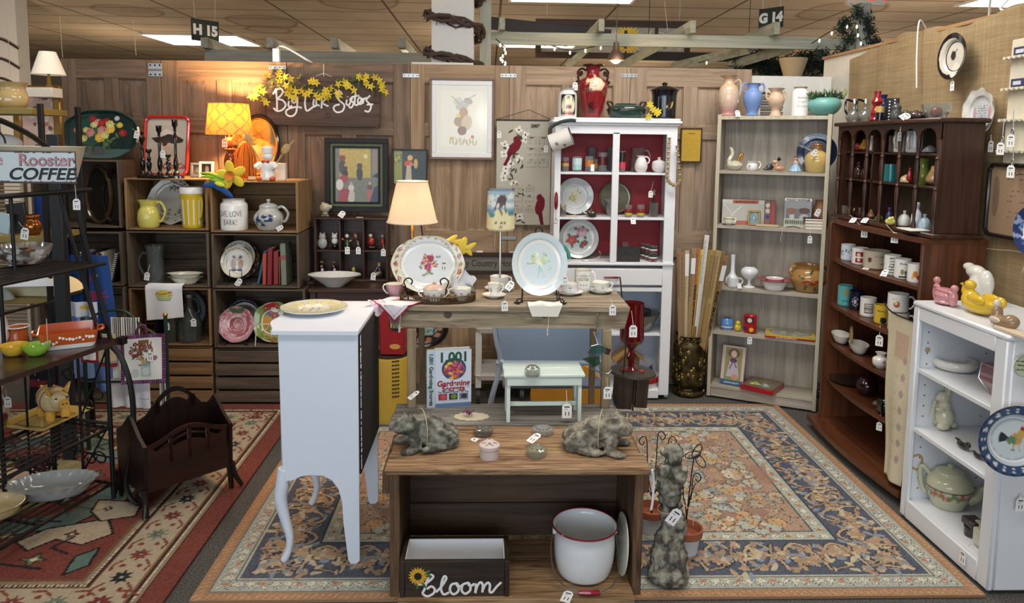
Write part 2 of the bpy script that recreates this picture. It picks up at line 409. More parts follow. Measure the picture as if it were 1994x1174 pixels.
def panel_door(i,x0,x1,c1,c2,c3,y=YW,h=2.035):
 wv=wood(c1,c2,'z',.75,.75,c3,.35,.45);wh=wood(c1,c2,'x',.75,.75,c3,.35,.45)
 b=B(wv);w=x1-x0;s=.105 if w>.7 else .09;mu=.09 if w>.7 else .085;g=.0015
 b.box(x0+g,x0+s,0,.035,0,h,wv,.002);b.box(x1-s,x1-g,0,.035,0,h,wv,.002)
 rails=[(0,.24),(.84,1.0),(1.595,1.675),(h-.115,h)]
 for a,c in rails:b.box(x0+s,x1-s,.0006,.0344,a,c,wh,.001)
 xm=(x0+x1)/2
 for k in range(3):
  z0,z1=rails[k][1],rails[k+1][0]
  b.box(xm-mu/2,xm+mu/2,.0004,.0346,z0,z1,wv,.001)
  for xa,xb in((x0+s,xm-mu/2),(xm+mu/2,x1-s)):
   o=.045;q=[(xa,.014,z0),(xb,.014,z0),(xb,.014,z1),(xa,.014,z1)]
   q1=[(xa+.012,.020,z0+.012),(xb-.012,.020,z0+.012),(xb-.012,.020,z1-.012),(xa+.012,.020,z1-.012)]
   q2=[(xa+o,.006,z0+o),(xb-o,.006,z0+o),(xb-o,.006,z1-o),(xa+o,.006,z1-o)]
   b.add(q+q1+q2,[(j,(j+1)%4,4+(j+1)%4,4+j)for j in range(4)]+[(4+j,4+(j+1)%4,8+(j+1)%4,8+j)for j in range(4)]+[(8,9,10,11)],wv)
 b.box(x0+.01,x1-.01,.021,.034,.05,h-.05,wv,0)
 st(b.put('door_%d'%i,loc=(0,y,-.008),fix=False))
xs=[at(px,200,YW).x for px in(121,315,559,799,991,1226,1462)]
cols=[('7d6652','5a4738','94785f'),('8a6e54','644c39','9c7c5e'),('846a53','5f4b3a','957a62'),('ab8c6a','836749','bb9c78'),('b4977a','8d7156','c4aa8c'),('ab9076','866c54','bfa68a')]
for i in range(6):panel_door(i+1,xs[i],xs[i+1],*cols[i])
GALV=fa('aeb0b0',.35,.8,scale=120)
for px,py,w,lab in((540,131,.105,'steel mending plate half hidden by yellow blossoms above wooden sign'),(800,147,.10,'steel mending plate between doors left of framed animal print'),
        (990,147,.10,'steel mending plate between doors right of framed animal print'),(1226,147,.10,'steel mending plate between doors right of red vase')):
 p=at(px,py,YW-.003);t=E('mending_plate',lab,'metal plate',p,grp=None)
 B(GALV).box(-w/2,w/2,0,.0025,-.012,.012,bv=.001).put('plate',t)
 for dx in(-.38,-.14,.14,.38):B(fa('4a4a48',.4,.7)).at(dx*w,0,0,rx=PI/2).cyl(0,0,0,.0015,.004,n=8).put('screw',t)
t=E('hinge','grey steel butt hinge joining two doors left of yellow lamp','hinge',at(302,136,YW-.004))
B(GALV).box(-.042,.042,0,.003,-.04,.04,bv=.001).put('hinge_leaf',t);B(GALV).at(0,-.003,0,ry=PI/2).cyl(0,0,-.04,.04,.005,n=8).put('knuckle',t)
for dx in(-1,0,1):
 for dz in(-1,1):B(fa('2e2e2c',.4,.7)).at(dx*.028,0,dz*.028,rx=PI/2).cyl(0,0,0,.0015,.006,n=8).put('screw',t)
xa,xb=xs[6]+.004,2.17;b=B(fa('d9d8d2',.5));zt=at(1500,148,4.7).z
b.box(xa,xa+.07,4.69,4.72,0,zt);b.box(xb-.3,xb-.23,4.69,4.72,0,zt);b.box(xb-.07,xb,4.69,4.72,0,zt);b.box(xa+.07,xb-.3,4.69,4.72,zt-.1,zt);b.box(xb-.23,xb-.07,4.69,4.72,zt-.1,zt)
for k in range(26):
 z=zt-.13-k*.034;b.at(0,4.705,z,rx=R(-35)).box(xa+.07,xb-.3,-.018,.018,-.002,.002,bv=0);b.box(xb-.23,xb-.07,-.018,.018,-.002,.002,bv=0)
b.at();o=b.put('louvred_shutter',ll='white louvred shutter filling corner behind tan bookcase',cat='shutter')
XR=2.18;ZR=2.115
wr=B(fa('d8d2c6',.7));wr.box(XR+.012,XR+.07,.6,4.86,0,ZR,bv=0);st(wr.put('wall_right'))
st(B(wood('b58a56','94693c','y',1)).box(XR-.004,XR+.08,.6,4.86,ZR,ZR+.018).put('trim_1'))
m,nt,b_=_new('burlap');N=nt.nodes.new;tc=N('ShaderNodeTexCoord')
OC_=tc.outputs['Object'];n4=nod(nt,'TexNoise',Vector=nod(nt,'Mapping',Vector=OC_,Scale=(1,3,60)).outputs[0],Scale=2,Detail=5);n5=nod(nt,'TexNoise',Vector=nod(nt,'Mapping',Vector=OC_,Scale=(1,45,1)).outputs[0],Scale=2,Detail=4);w1=nod(nt,'TexWave',Vector=OC_,Scale=95,Distortion=3,Detail=3);w1.bands_direction='Z';w2=nod(nt,'TexWave',Vector=OC_,Scale=95,Distortion=3);w2.bands_direction='Y'
n3=nod(nt,'TexNoise',Vector=OC_,Scale=5,Detail=6);ml=mth('ADD',mth('MULTIPLY',mth('MULTIPLY',w1.outputs['Fac'],w2.outputs['Fac']),.55),mth('MULTIPLY',mth('ADD',mth('MULTIPLY',n4.outputs[0],.55),mth('ADD',mth('MULTIPLY',n5.outputs[0],.45),mth('MULTIPLY',n3.outputs[0],.3))),.55))
lk(nt,ramp(nt,ml,.28,'725934',.85,'cdb080'),b_.inputs[0]);b_.inputs['Roughness'].default_value=.95;bumpn(nt,b_,ml,.5,.002)
BUR=m
def burl(u,v):
 y=4.46-u*3.8;top=ZR+.02+.012*sin(y*7)+.006*sin(y*23)
 if y>4.2:top-=(y-4.2)*.25
 z=.3+v*(top-.3);f=.012*sin(y*9+sin(z*2.2))+.006*sin(y*31+z*3)+.012*math.exp(-((y-3.15)/.03)**2)-.014*math.exp(-((y-3.75)/.04)**2)
 f+=.010*math.exp(-((z-1.14-.03*sin(y*3))/.015)**2)
 return(XR-.006-f*.5*v-.002*sin(z*14+y*5),y,z)
tg(B(BUR).grid(190,70,burl).put('burlap_covering',ang=80,fix=False),'tan burlap cloth stretched over right-hand booth wall','fabric')
b=B(fa('d8bf92',.9));b.tt([(XR-.03,3.3-k*.12,1.14-.012*sin(k*1.3)-.01*k*.3)for k in range(9)],.0016,k=3,n=5)
b.tt([(XR-.03,2.86,1.18),(XR-.035,2.85,1.12),(XR-.03,2.87,1.06)],.002,k=3,n=5)
tg(b.put('twine'),'thin frayed twine strung along burlap under dark menu tray','string')
# rugs
def palm(c,x,y,r,rot,c1,c2,c3,out=None):
 for k in range(-3,4):
  a=rot+k*.42;L=r*(1-.08*abs(k))
  if out:c.leaf(x,y,L*1.12,r*.42,a,out)
 for k in range(-3,4):c.leaf(x,y,r*(1-.08*abs(k)),r*.3,rot+k*.42,c1 if k%2 else c2)
 c.ell(x,y,r*.3,r*.3,c2);c.ell(x,y,r*.16,r*.16,c3)
def vine(c,pts,w,col,out=None,k=6):
 if out:c.line(pts,w*1.9,out,1,k)
 c.line(pts,w,col,1,k)
def stripes(c,W_,H_,spec):
 for d,col in spec:c.rect(d,d,9,9,col)
def unfold(c):
 a=c.a;a=np.concatenate([a,a[:,::-1]],1);a=np.concatenate([a,a[::-1]],0);c.a=a;c.w*=2;c.h*=2;return c
def rug(name,x0,x1,y0,y1,cv,z,lab,n=None,wave=0):
 n=n or int((x1-x0)/.0045);m_=int((y1-y0)/.0045)
 def f(u,v):
  x,y=x0+u*(x1-x0),y0+v*(y1-y0);return(x,y,z+(wave*max(0,sin(y*5+x*2))**4*max(0,u-.9)*10 if wave else 0))
 b=B(pa(.95,0,.5,500,.1,'rug'));b.grid(n,m_,f);b.box(x0,x1,y0,y1,z-.010,z-.0012,bv=.001)
 o=b.put(name,cv=cv,fn=lambda c:((c[:,0]-x0)/(x1-x0)*cv.w,(c[:,1]-y0)/(y1-y0)*cv.h),fix=False);return tg(o,lab,'rug')
X0,X1,Y0,Y1=-1.0,1.755,2.385,4.28
qw,qh=(X1-X0)/2,(Y1-Y0)/2;c=Cv(qw,qh,'a8805f',300);rg=Rnd(3)
c.rect(.045,.045,9,9,'5c6a72');c.rect(.05,.05,9,9,'a9aca0');c.rect(.115,.115,9,9,'4d565e');c.rect(.12,.12,9,9,'b9b49f');c.rect(.126,.126,9,9,'585e6c')
def inband(d0,d1,n,fn_):
 for _ in range(n):
  d=rg.u(d0,d1)
  if rg.random()<qw/(qw+qh):fn_(rg.u(d,qw),d,0)
  else:fn_(d,rg.u(d,qh),PI/2)
for k in range(60):   # outer orange fringe marks
 c.line([(k*.024,.012),(k*.024+.012,.03)],.004,'d2a06c');c.line([(.012,k*.024),(.03,k*.024+.012)],.004,'d2a06c')
for k in range(34):
 s_=.083+k*.042
 for(x,y)in((s_,.083),(.083,s_)):
  vine(c,[(x-.018,y-.02),(x,y+.018),(x+.018,y-.016)],.005,'d8cfb4','5d676c');c.flower(x+.01,y+.01,.013,'c08a6a' if k%3==0 else 'd6d0b8',5,'7b5a48')
d0,d1=.135,.355
for k in range(12):    # navy main border: tan scrolls and palmettes
 t=.245+k*.155
 for ax_ in(0,1):
  def q(a,b):return(a,b)if ax_==0 else(b,a)
  if t>(qw if ax_==0 else qh)+.1:continue
  vine(c,[q(t-.08,.16),q(t-.05,.3),q(t,.335),q(t+.05,.28),q(t+.08,.18)],.012,'bb9f7e','3e4452')
  vine(c,[q(t-.07,.33),q(t-.02,.2),q(t+.06,.16)],.010,'a88a6a','3e4452')
  x,y=q(t,.245);palm(c,x,y,.062,(PI/2 if k%2 else-PI/2)if ax_==0 else(0 if k%2 else PI),'c2a988','ad8a68','75838c','2b3346')
  x,y=q(t+.0775,.245);c.ell(x,y,.038,.03,'2a3348');c.flower(x,y,.034,'c4b596',6,'3a4864','9c6a50')
  for _ in range(26):
   a,e_=rg.u(-.08,.08),rg.u(.145,.345);x,y=q(t+a,e_);c.leaf(x,y,rg.u(.025,.06),.020,rg.u(0,6.3),rg.choice(['b59a7a','a38c70','8a94a0','b08c70','c4b294']))
c.rect(.36,.36,9,9,'3f4a58');c.rect(.365,.365,9,9,'b3b4a4');c.rect(.425,.425,9,9,'59645f');c.rect(.431,.431,9,9,'b3917a')
for k in range(24):
 s_=.395+k*.05
 for(x,y)in((s_,.395),(.395,s_)):vine(c,[(x-.02,y-.015),(x,y+.015),(x+.02,y-.012)],.005,'cfc9b0','66706c');c.flower(x,y-.004,.012,'b9825f' if k%2 else 'ddd6bf',5,'6a4b3c')
for _ in range(14):c.ell(rg.u(.45,qw),rg.u(.45,qh),rg.u(.03,.10),rg.u(.03,.07),rg.choice(['a87c68','b89a80','bda28a','a07a6a']),rg.u(0,3),.7,k=5,amp=.15)
for _ in range(60):
 x,y=rg.u(.45,qw),rg.u(.45,qh);t=rg.u(0,6.3)
 vine(c,[(x,y),(x+.04*cos(t),y+.04*sin(t)),(x+.07*cos(t+.8),y+.07*sin(t+.8))],.004,'b9b295','6d5040')
for _ in range(110):
 x,y=rg.u(.45,qw),rg.u(.45,qh)
 palm(c,x,y,rg.u(.03,.06),rg.u(0,6.3),rg.choice(['a9b0a6','9aa6a4','c8a878','b5b8a6']),rg.choice(['b9bba8','8d9a9c','caa274']),'9a5b46','6a5a4e')
for _ in range(70):c.flower(rg.u(.45,qw),rg.u(.45,qh),rg.u(.012,.024),rg.choice(['d8cdb0','b8bfb4','c9a070']),5,'8c4f3c')
c.a[:int(.431*300),:]=c.a[:int(.431*300),:];unfold(c).noise(.10,1)
rug('oriental_rug',X0,X1,Y0,Y1,c,0,'large oriental rug with navy scroll border and faded orange field',wave=0)
X0,X1,Y0,Y1=-3.25,-1.085,2.17,4.27
c=Cv(X1-X0,Y1-Y0,'7e4238',300);Wd,Hd=c.w,c.h
def rings(spec):
 for d,col in spec:c.rect(d,d,Wd-d,Hd-d,col)
rings([(.085,'3a2a24'),(.09,'96826a'),(.11,'4a3228'),(.128,'8c6a4a'),(.134,'b3a388'),(.288,'8c6a4a'),(.294,'4a3228'),(.312,'96826a'),(.33,'7d5a3e'),(.342,'7f463a')])
for d in(.098,.300):     # barber-pole guard stripes
 for k in range(140):
  for(x,y)in((d+k*.016,d),(d+k*.016,Hd-d-.012),(d,d+k*.016),(Wd-d-.012,d+k*.016)):
   if x<Wd-d and y<Hd-d:c.rect(x,y,x+.008,y+.012,'d0bfa4')
def star(x,y,r,col,cc):
 pts=[]
 for j in range(16):a=PI*j/8;q=r if j%2==0 else r*.52;pts.append((x+q*cos(a),y+q*sin(a)))
 c.poly(pts,col);c.rect(x-r*.22,y-r*.22,x+r*.22,y+r*.22,'2d2a2c');c.rect(x-r*.15,y-r*.15,x+r*.15,y+r*.15,cc)
sc_=['7a3a34','2e2f38','844438','6f7f68']
n_=0
for k in range(13):
 s_=.21+k*.145
 for(x,y,v)in((s_,.21,0),(s_,Hd-.21,0),(.21,s_,1),(Wd-.21,s_,1)):
  if x>Wd-.15 or y>Hd-.15:continue
  star(x,y,.044,sc_[k%4],'b3a388')
  for sg in(-1,1):
   if v:p_=[(x+sg*.06,y+.04),(x+sg*.066,y+.075),(x+sg*.04,y+.11)];e_=(x+sg*.03,y+.0725)
   else:p_=[(x+.04,y+sg*.06),(x+.075,y+sg*.066),(x+.11,y+sg*.04)];e_=(x+.0725,y+sg*.03)
   c.line(p_,.010,'844438');c.ell(e_[0],e_[1],.011,.011,'844438')
fx0,fx1,fy0,fy1=.345,Wd-.345,.345,Hd-.345;f_=Cv(fx1-fx0,fy1-fy0,'7f4238',300);cx_,cy_=f_.w/2,f_.h/2
def sh(pts,col,out='2b2426',ow=.010):
 for sxn in(1,-1):
  for syn in(1,-1):
   q=[(cx_+sxn*a,cy_+syn*b_)for a,b_ in pts];f_.poly(q,col)
   if out:f_.line(q+[q[0]],ow,out)
sh([(0,.62),(.20,.56),(.28,.42),(.5,.34),(.62,.12),(.62,0),(0,0)],'62766e')
sh([(0,.50),(.16,.42),(.24,.30),(.44,.22),(.48,0),(0,0)],'7f4238',None)
sh([(.04,.60),(.22,.52),(.34,.62),(.30,.69),(.14,.69)],'b5a184');sh([(.42,.36),(.62,.28),(.70,.40),(.62,.48),(.50,.44),(.44,.52),(.36,.46)],'b5a184')
sh([(.50,.12),(.70,.14),(.72,.26),(.60,.30),(.52,.22)],'b5a488');sh([(.1,.32),(.24,.26),(.3,.14),(.2,.05),(.06,.1)],'8a7f58','4a3a30')
sh([(0,.24),(.12,.18),(.1,.06),(0,0)],'b5a184');sh([(.64,.56),(.70,.5),(.72,.62),(.66,.68)],'5f7a70')
for(x,y,r_,col)in((.16,.12,.045,'b08a4c'),(.36,.12,.05,'62766e'),(.5,.58,.05,'6d7f5c'),(.3,.42,.04,'b99a5a'),(.66,.04,.04,'b99a5a'),(.08,.44,.04,'b5a184'),(.58,.20,.02,'7f4238'),(.54,.4,.03,'8a5a30'),(.2,.6,.03,'8a5a30')):
 sh([(x+r_,y),(x+.3*r_,y+.3*r_),(x,y+r_),(x-.3*r_,y+.3*r_),(x-r_,y),(x-.3*r_,y-.3*r_),(x,y-r_),(x+.3*r_,y-.3*r_)],col,'3a2c2a',.006);sh([(x+.3*r_,y),(x,y+.3*r_),(x-.3*r_,y),(x,y-.3*r_)],'d8c8a8',None)
for pts in([(.3,.7),(.36,.6),(.46,.62),(.56,.64)],[(.60,.54),(.52,.50),(.56,.42)],[(.05,.52),(.12,.5)],[(.34,.3),(.44,.3)],[(.26,.5),(.2,.44),(.26,.4)]):
 for sxn in(1,-1):
  for syn in(1,-1):f_.line([(cx_+sxn*a,cy_+syn*b2)for a,b2 in pts],.014,'2f2a30')
i0,j0=int(fy0*300),int(fx0*300);c.a[i0:i0+f_.a.shape[0],j0:j0+f_.a.shape[1]]=f_.a;c.noise(.09,1)
rug('geometric_rug',X0,X1,Y0,Y1,c,.0,'red wool rug with angular medallion and cream border of stars')
# overhead timber, column, signs
SAGE=wood('a9ab98','8b8d7a','x',.6,.7,'9a9c88',.1,.3);SAGEY=wood('a6a894','878974','y',.6,.7,'96987f',.1,.3);SAGEZ=wood('b2b4a4','96988a','z',.6,.7,'a2a494',.1,.3)
YB=5.2
a=at(946,74,YB);e_=at(1665,80,YB)
pg=E('pergola','sage painted timber pergola rising behind wall of doors','pergola',(0,0,0))
B(SAGE).box(a.x,e_.x,YB-.02,YB+.02,a.z-.042,a.z+.042).put('beam',pg)
B(SAGEZ).box(at(935,0,YB).x,at(957,0,YB).x,YB-.045,YB+.045,0,CZ).put('post',pg)
p=at(1676,50,YB);B(SAGEZ).box(p.x-.045,p.x+.045,YB-.045,YB+.045,0,at(1676,8,YB).z).put('post',pg)
for px in(977,1166,1340,1500):
 p=at(px,66,YB);B(SAGEY).box(p.x-.02,p.x+.02,YB-.12,YB+.74,a.z+.042,a.z+.125).put('rafter',pg)
for(x0_,y0_,x1_,y1_)in((1165,75,1108,126),(1290,85,1210,128),(1460,95,1310,130),(1545,90,1420,128)):
 p=at(x0_,y0_,5.3);q=at(x1_,y1_,5.94);B(SAGEY).tt([p,q],.036,n=4).put('brace',pg)
p=at(400,106,5.6);q=at(842,113,5.6);o=B(wood('8e9082','74766a','x',.6)).box(p.x,q.x,5.58,5.64,p.z-.05,p.z+.035).box(p.x+.6,p.x+.68,5.641,5.70,-.0115,p.z+.03).put('crossbeam',ll='grey-green timber beam behind doors left of grapevine column',cat='beam')
for px,py,lab in((408,98,'stub of grey timber rafter under H 15 sign'),(533,88,'stub of grey timber rafter left of white power strip'),(655,92,'stub of grey timber rafter above yellow blossoms'),(785,96,'stub of grey timber rafter left of grapevine column')):
 p=at(px,106,5.6);tg(B(wood('96988a','7b7d70','y',.6)).box(p.x-.025,p.x+.025,5.5,6.6,p.z+.036,p.z+.11).put('rafter_stub'),lab,'beam')
p=at(883,60,5.05);w_=.137
o=B(fa('c9c9c6',.6)).box(p.x-w_,p.x+w_,4.92,5.2,0,CZ-.002,bv=.003).put('column',ll='square white column wound with grapevine behind doors',cat='column')
tg(B(fa('cfcfbf',.6)).box(at(802,129,4.72).x,at(922,129,4.72).x,4.70,4.76,at(860,135,4.72).z,at(860,122,4.72).z).put('shelf_board'),'short white board on top of doors beneath grapevine column','board')
b=B(fa('4a3730',.9,bump=.4));rg=Rnd(2)
for s in range(5):
 pts=[]
 for k in range(80):
  t=-k/79*2*PI*3.8-s*.05;rr=.14+.014*sin(t*3+s)+.012*(s%3);sq=1.18/max(abs(cos(t)),abs(sin(t)))**.55*.98
  pts.append((p.x+rr*sq*cos(t),5.06+rr*sq*sin(t)*.95,2.03+k/79*.92+.018*sin(t*5+s*2)+.01*s*(.5-(s%2))))
 b.tt(pts,.008+.003*(s%3),n=5)
for k in range(160):
 t=-k/159*2*PI*3.8;rr=.165;q=V3((p.x+rr*1.1*cos(t),5.06+rr*sin(t),2.03+k/159*.92));b.tt([q,q+V3((rg.u(-.06,.06),rg.u(-.03,.02),rg.u(-.05,.05)))],.002,n=4)
tg(b.put('grapevine_garland'),'dark twisted grapevine garland spiralling up white column','garland')
q=at(28,150,8.0);tg(B(fa('cfccc4',.7)).box(q.x-.11,q.x+.11,7.9,8.1,-.011,CZ-.001).put('column'),'distant white column at far left behind gold shelves','column');b=B(fa('3a2a24',.9))
for k in range(3):b.tt([(q.x-.12,7.88,2.55-.2*k),(q.x,7.87,2.52-.2*k),(q.x+.13,7.88,2.44-.2*k)],.012,k=3,n=5)
tg(b.put('grapevine_twigs'),'dark vine twigs round distant white column','garland')
yh=6.6;A=at(1042,112,yh);C_=at(1345,42,yh);t=E('hanging_window','dark framed old window with painted scrolls and sunflower hanging above pergola','window',((A.x+C_.x)/2,yh,A.z))
W2=(C_.x-A.x)/2;H2=C_.z-A.z;DK=wood('4a3428','33231a','x',1)
f=B(DK);f.box(-W2,W2,-.015,.015,0,.05);f.box(-W2,W2,-.015,.015,H2-.06,H2);f.box(-W2,-W2+.05,-.014,.014,.05,H2-.06);f.box(W2-.05,W2,-.014,.014,.05,H2-.06)
for k in(.333,.58,.78):f.box(-W2+2*W2*k-.015,-W2+2*W2*k+.015,-.012,.012,.05,H2-.06)
f.put('sash',t);B(ga('d8dcd8',.5)).box(-W2+.05,W2-.05,-.002,.002,.05,H2-.06,bv=0).put('pane',t)
sc=B(fa('e8e6dc',.6))
for cx_ in(W2*.68,-W2*.68):
 for sg in(-1,1):
  for zz,k in((H2-.12,1),(.12,-1)):sc.tt([(cx_,-.006,zz),(cx_+sg*.05,-.006,zz+.02*k),(cx_+sg*.1,-.006,zz-.01*k),(cx_+sg*.14,-.006,zz+.015*k),(cx_+sg*.12,-.006,zz+.03*k)],.004,k=5,n=5)
sc.put('scroll_decoration',t)
B(fa('b8b4a8',.5)).tt([(-W2+.1,0,H2),(-W2+.1,0,CZ-A.z)],.003,n=4).put('wire',t);B(fa('b8b4a8',.5)).tt([(W2-.1,0,H2),(W2-.1,0,CZ-A.z)],.003,n=4).put('wire',t)
sf=B(fa('e6c22c',.6));sx_=at(1222,78,yh).x-t.location.x
for k in range(22):a_=2*PI*k/22;sf.at(sx_,-.010,H2*.5,ry=a_).add([(0,0,.03),(-.016,-.002,.08),(0,-.004,.135),(.016,-.002,.08)],[(0,1,2,3)])
sf.at(sx_,-.012,H2*.5,rx=PI/2).cyl(0,0,0,.01,.05,fa('7a4a1c',.8));sf.put('sunflower',t)
p=at(948,45,6.0);q=at(1190,66,6.0);o=B(fa('2c2d2f',.6)).at(p.x,6.0,p.z,ry=R(5)).box(0,q.x-p.x,-.02,.02,-.05,.05).put('black_board',ll='long black board sloping behind pergola beam beside post',cat='board')
p=at(1240,105,6.4);q=at(1480,105,6.4);B(fa('2a2826',.7)).box(p.x,q.x,6.38,6.44,p.z-.05,p.z+.02).tt([(p.x+.1,6.41,p.z),(p.x+.1,6.41,CZ)],.003,n=4).tt([(q.x-.1,6.41,p.z),(q.x-.1,6.41,CZ)],.003,n=4).put('black_board',ll='flat black board under pergola right of hanging lamp',cat='board')
p=at(1199,118,5.0);t=E('hanging_lamp','small dark hanging lamp with glowing bulb above red vase','lamp',p)
b=B(fa('5a4638',.5));b.la([(.055,0),(.05,.03),(.034,.055),(.022,.075),(.018,.12),(.001,.125)],n=20);b.tt([(0,0,.12),(.0,0,CZ-p.z)],.003,n=5);b.put('lamp_shade',t)
B(fa('fff0d0',.4,var=0,emit=14)).ball(0,0,.01,.036,rz=.03).put('bulb',t);point('hanging_lamp_light',p+V3((0,-.06,-.04)),7,(1,.72,.42),.04)
SG=fa('22302c',.5)
def numsign(px,py,Y,w,h,s,lab,rz):
 p=at(px,py,Y);t=E('hanging_sign',lab,'sign',(p.x,p.y,p.z-h/2),rz=rz)
 B(SG).box(-w/2,w/2,0,.006,0,h).put('sign_board',t);le(t,s,h*.62,(0,-.001,h*.5),fa('e8e8e4',.6),bold=.006)
 B(fa('c8c4b8',.6)).tt([(-w*.35,.003,h),(-w*.5,.003,h+.55)],.0025,n=4).tt([(w*.35,.003,h),(w*.5,.003,h+.55)],.0025,n=4).put('wire',t)
numsign(400,60,6.1,.24,.17,'H 15','dark hanging sign reading H 15 below ceiling tiles',R(52))
numsign(1501,35,5.6,.20,.15,'G 14','dark hanging sign reading G 14 below ceiling tiles',R(-50))
p=at(1688,-4,5.3);t=E('exit_sign','exit sign with red letters cut by top edge of photo','sign',(p.x,5.3,p.z-.05))
B(fa('d8d2bc',.5)).box(-.138,.138,0,.05,0,.2,bv=.004).put('sign_box',t);le(t,'EXIT',.17,(0,-.001,.09),fa('f02030',.5,var=0,emit=.9),bold=.005)
def conifer(b,c_,r,n,rg,ln=.05):
 for _ in range(n):
  d=V3((rg.gauss(0,1),rg.gauss(0,1),rg.gauss(0,1))).normalized();p0=V3(c_)+V3((d.x*r[0],d.y*r[1],d.z*r[2]))*rg.u(.1,1)
  e2=p0+V3((rg.u(-1,1),rg.u(-1,1),rg.u(-1,1)))*ln;w2=V3((rg.u(-1,1),rg.u(-1,1),rg.u(-1,1)))*.006
  b.add([p0-w2,p0+w2,e2],[(0,1,2)])
rg=Rnd(5);b=B(fa('24372c',.9))
for px,py in((1645,45),(1640,60),(1655,75),(1690,40),(1695,60),(1700,80),(1710,90),(1670,25),(1640,100),(1600,105)):conifer(b,at(px,py,5.12),(.055,.05,.055),120,rg,.04)
tg(b.put('evergreen_garland',fix=False),'dark evergreen garland hanging on pergola post below exit sign','garland',kind='stuff')
b=B(fa('1f2f26',.9))
for k in range(26):conifer(b,at(1440+k*9,128-10*sin(k*.5),5.85),(.12,.06,.12),150,rg,.07)
tg(b.put('evergreen_branches',fix=False),'mass of dark evergreen branches behind white shutter','garland',kind='stuff')
p=at(1543,150,5.3);o=B(fa('b39a72',.9)).la([(.10,.13),(.06,0),(.001,0)],n=16).put('straw_basket',loc=(p.x,p.y,p.z),ll='straw cone basket among dark evergreen branches',cat='basket')
wl_=fa('fff6da',.4,var=0,emit=2)
def stringlights(pts,Y,lab,n=None):
 P=[at(x,y,Y)for x,y in pts];t=E('string_lights',lab,'string lights',P[0])
 o_=P[0];B(fa('1c2a20',.7)).tt([q-o_ for q in P],.0035,k=5,n=5).put('wire',t)
 S=spl(P,5)
 for k in range(2,len(S),max(1,len(S)//(n or 7))):
  q=S[k]-o_;B(wl_).at(q.x,q.y,q.z-.03).la([(.001,0),(.006,.006),(.007,.014),(.004,.026)],n=8).put('light_bulb',t)
stringlights([(965,75),(985,95),(975,110),(985,120),(972,130),(990,133)],5.1,'cluster of small white string bulbs hanging beside pergola post',9)
stringlights([(1060,84),(1110,98),(1160,90),(1210,84)],5.22,'string lights drooping below pergola beam left of hanging lamp',5)
stringlights([(1580,85),(1620,60),(1665,45),(1672,70),(1685,95)],5.1,'string lights looped round right-hand pergola post',6)
stringlights([(1360,122),(1400,112),(1440,100),(1540,95)],5.6,'string lights along brace behind pale pitcher',4)
p=V3((at(538,104,4.67).x,4.658,2.063));t=E('power_strip','white power strip and cord standing on doors above steel plate','power strip',p)
B(fa('c9cfd6',.4)).box(-.02,.02,0,.03,-.035,.045).put('strip_body',t);B(fa('d8d8d4',.5)).tt([(0,.015,.045),(.04,.015,.06),(.12,.015,.02),(.22,.015,-.04)],.006,k=5,n=6).put('cord',t)
b=B(fa('e2e0da',.5));q0=ax(1770,72,XR+.03);zz=ZR+.03
b.tt([(XR+.04,3.3,zz),(XR+.0,3.22,zz+.08),(XR+.05,3.1,zz+.10),(XR+.02,3.2,zz+.01),(XR+.03,3.05,zz),(XR+.04,2.95,zz+.07),(XR+.01,2.85,zz+.02),(XR+.04,2.7,zz+.08),(XR+.03,2.62,zz)],.005,k=6,n=6)
b.tt([(XR+.03,3.75,zz),(XR-.03,3.72,zz+.04),(XR-.045,3.7,zz-.1),(XR-.045,3.68,1.85)],.004,k=6,n=6)
tg(b.put('extension_cord'),'white extension cord coiled loosely along top of burlap wall','cord')
b=B(fa('1c1c1c',.5));b.tt([(XR+.03,2.62,zz),(XR,2.55,zz+.05),(XR+.03,2.45,zz+.06),(XR+.03,2.3,zz+.02),(XR+.03,2.1,zz+.03)],.007,k=6,n=6).box(XR+.01,XR+.05,2.5,2.58,ZR+.02,ZR+.055)
tg(b.put('power_cable'),'black power cord and plug on top of burlap wall at far right','cord')
for px,y0_,y1_,Y in((20,40,150,5),(122,30,112,5.2),(265,38,108,5.2),(1300,2,60,5.5)):
 p=at(px-6,y0_,Y);q=at(px,y1_,Y);tg(B(fa('d8c8a0',.6)).tt([(p.x,Y,min(CZ,p.z)),q],.002,n=4).put('ceiling_wire'),{20:'thin pale wire hanging from ceiling at far left',122:'thin pale wire hanging above left edge of doors',265:'thin pale wire hanging above hinge on doors',1300:'thin pale wire hanging above framed window panel'}[px],'wire')
# FURNITURE
WHITE=fa('e9ebee',.38,var=.03,bump=.08,scale=30)
def pp(px,py,P0,n):
 d=ray(px,py);o=V3((0,0,HC));t=(V3(P0)-o).dot(V3(n))/d.dot(V3(n));return o+d*t
for x_,y_ in((-4.5,6.5),(-.5,6.2),(4.2,6.8),(-5,10.5),(0,10),(5,10.5),(-2.4,13),(2.6,13)):
 point('added_fill_light',(x_,y_,1.75),42,(1,.80,.58),.12)  # unseen warm points added to brighten the ceiling, standing in for other booths' lighting
for x_,y_ in((-4.2,2.2),(3.6,1.2),(0,-1.5)):point('added_fill_light',(x_,y_,1.9),16,(1,.93,.84),.2)  # more unseen fill points added to the left, right and behind
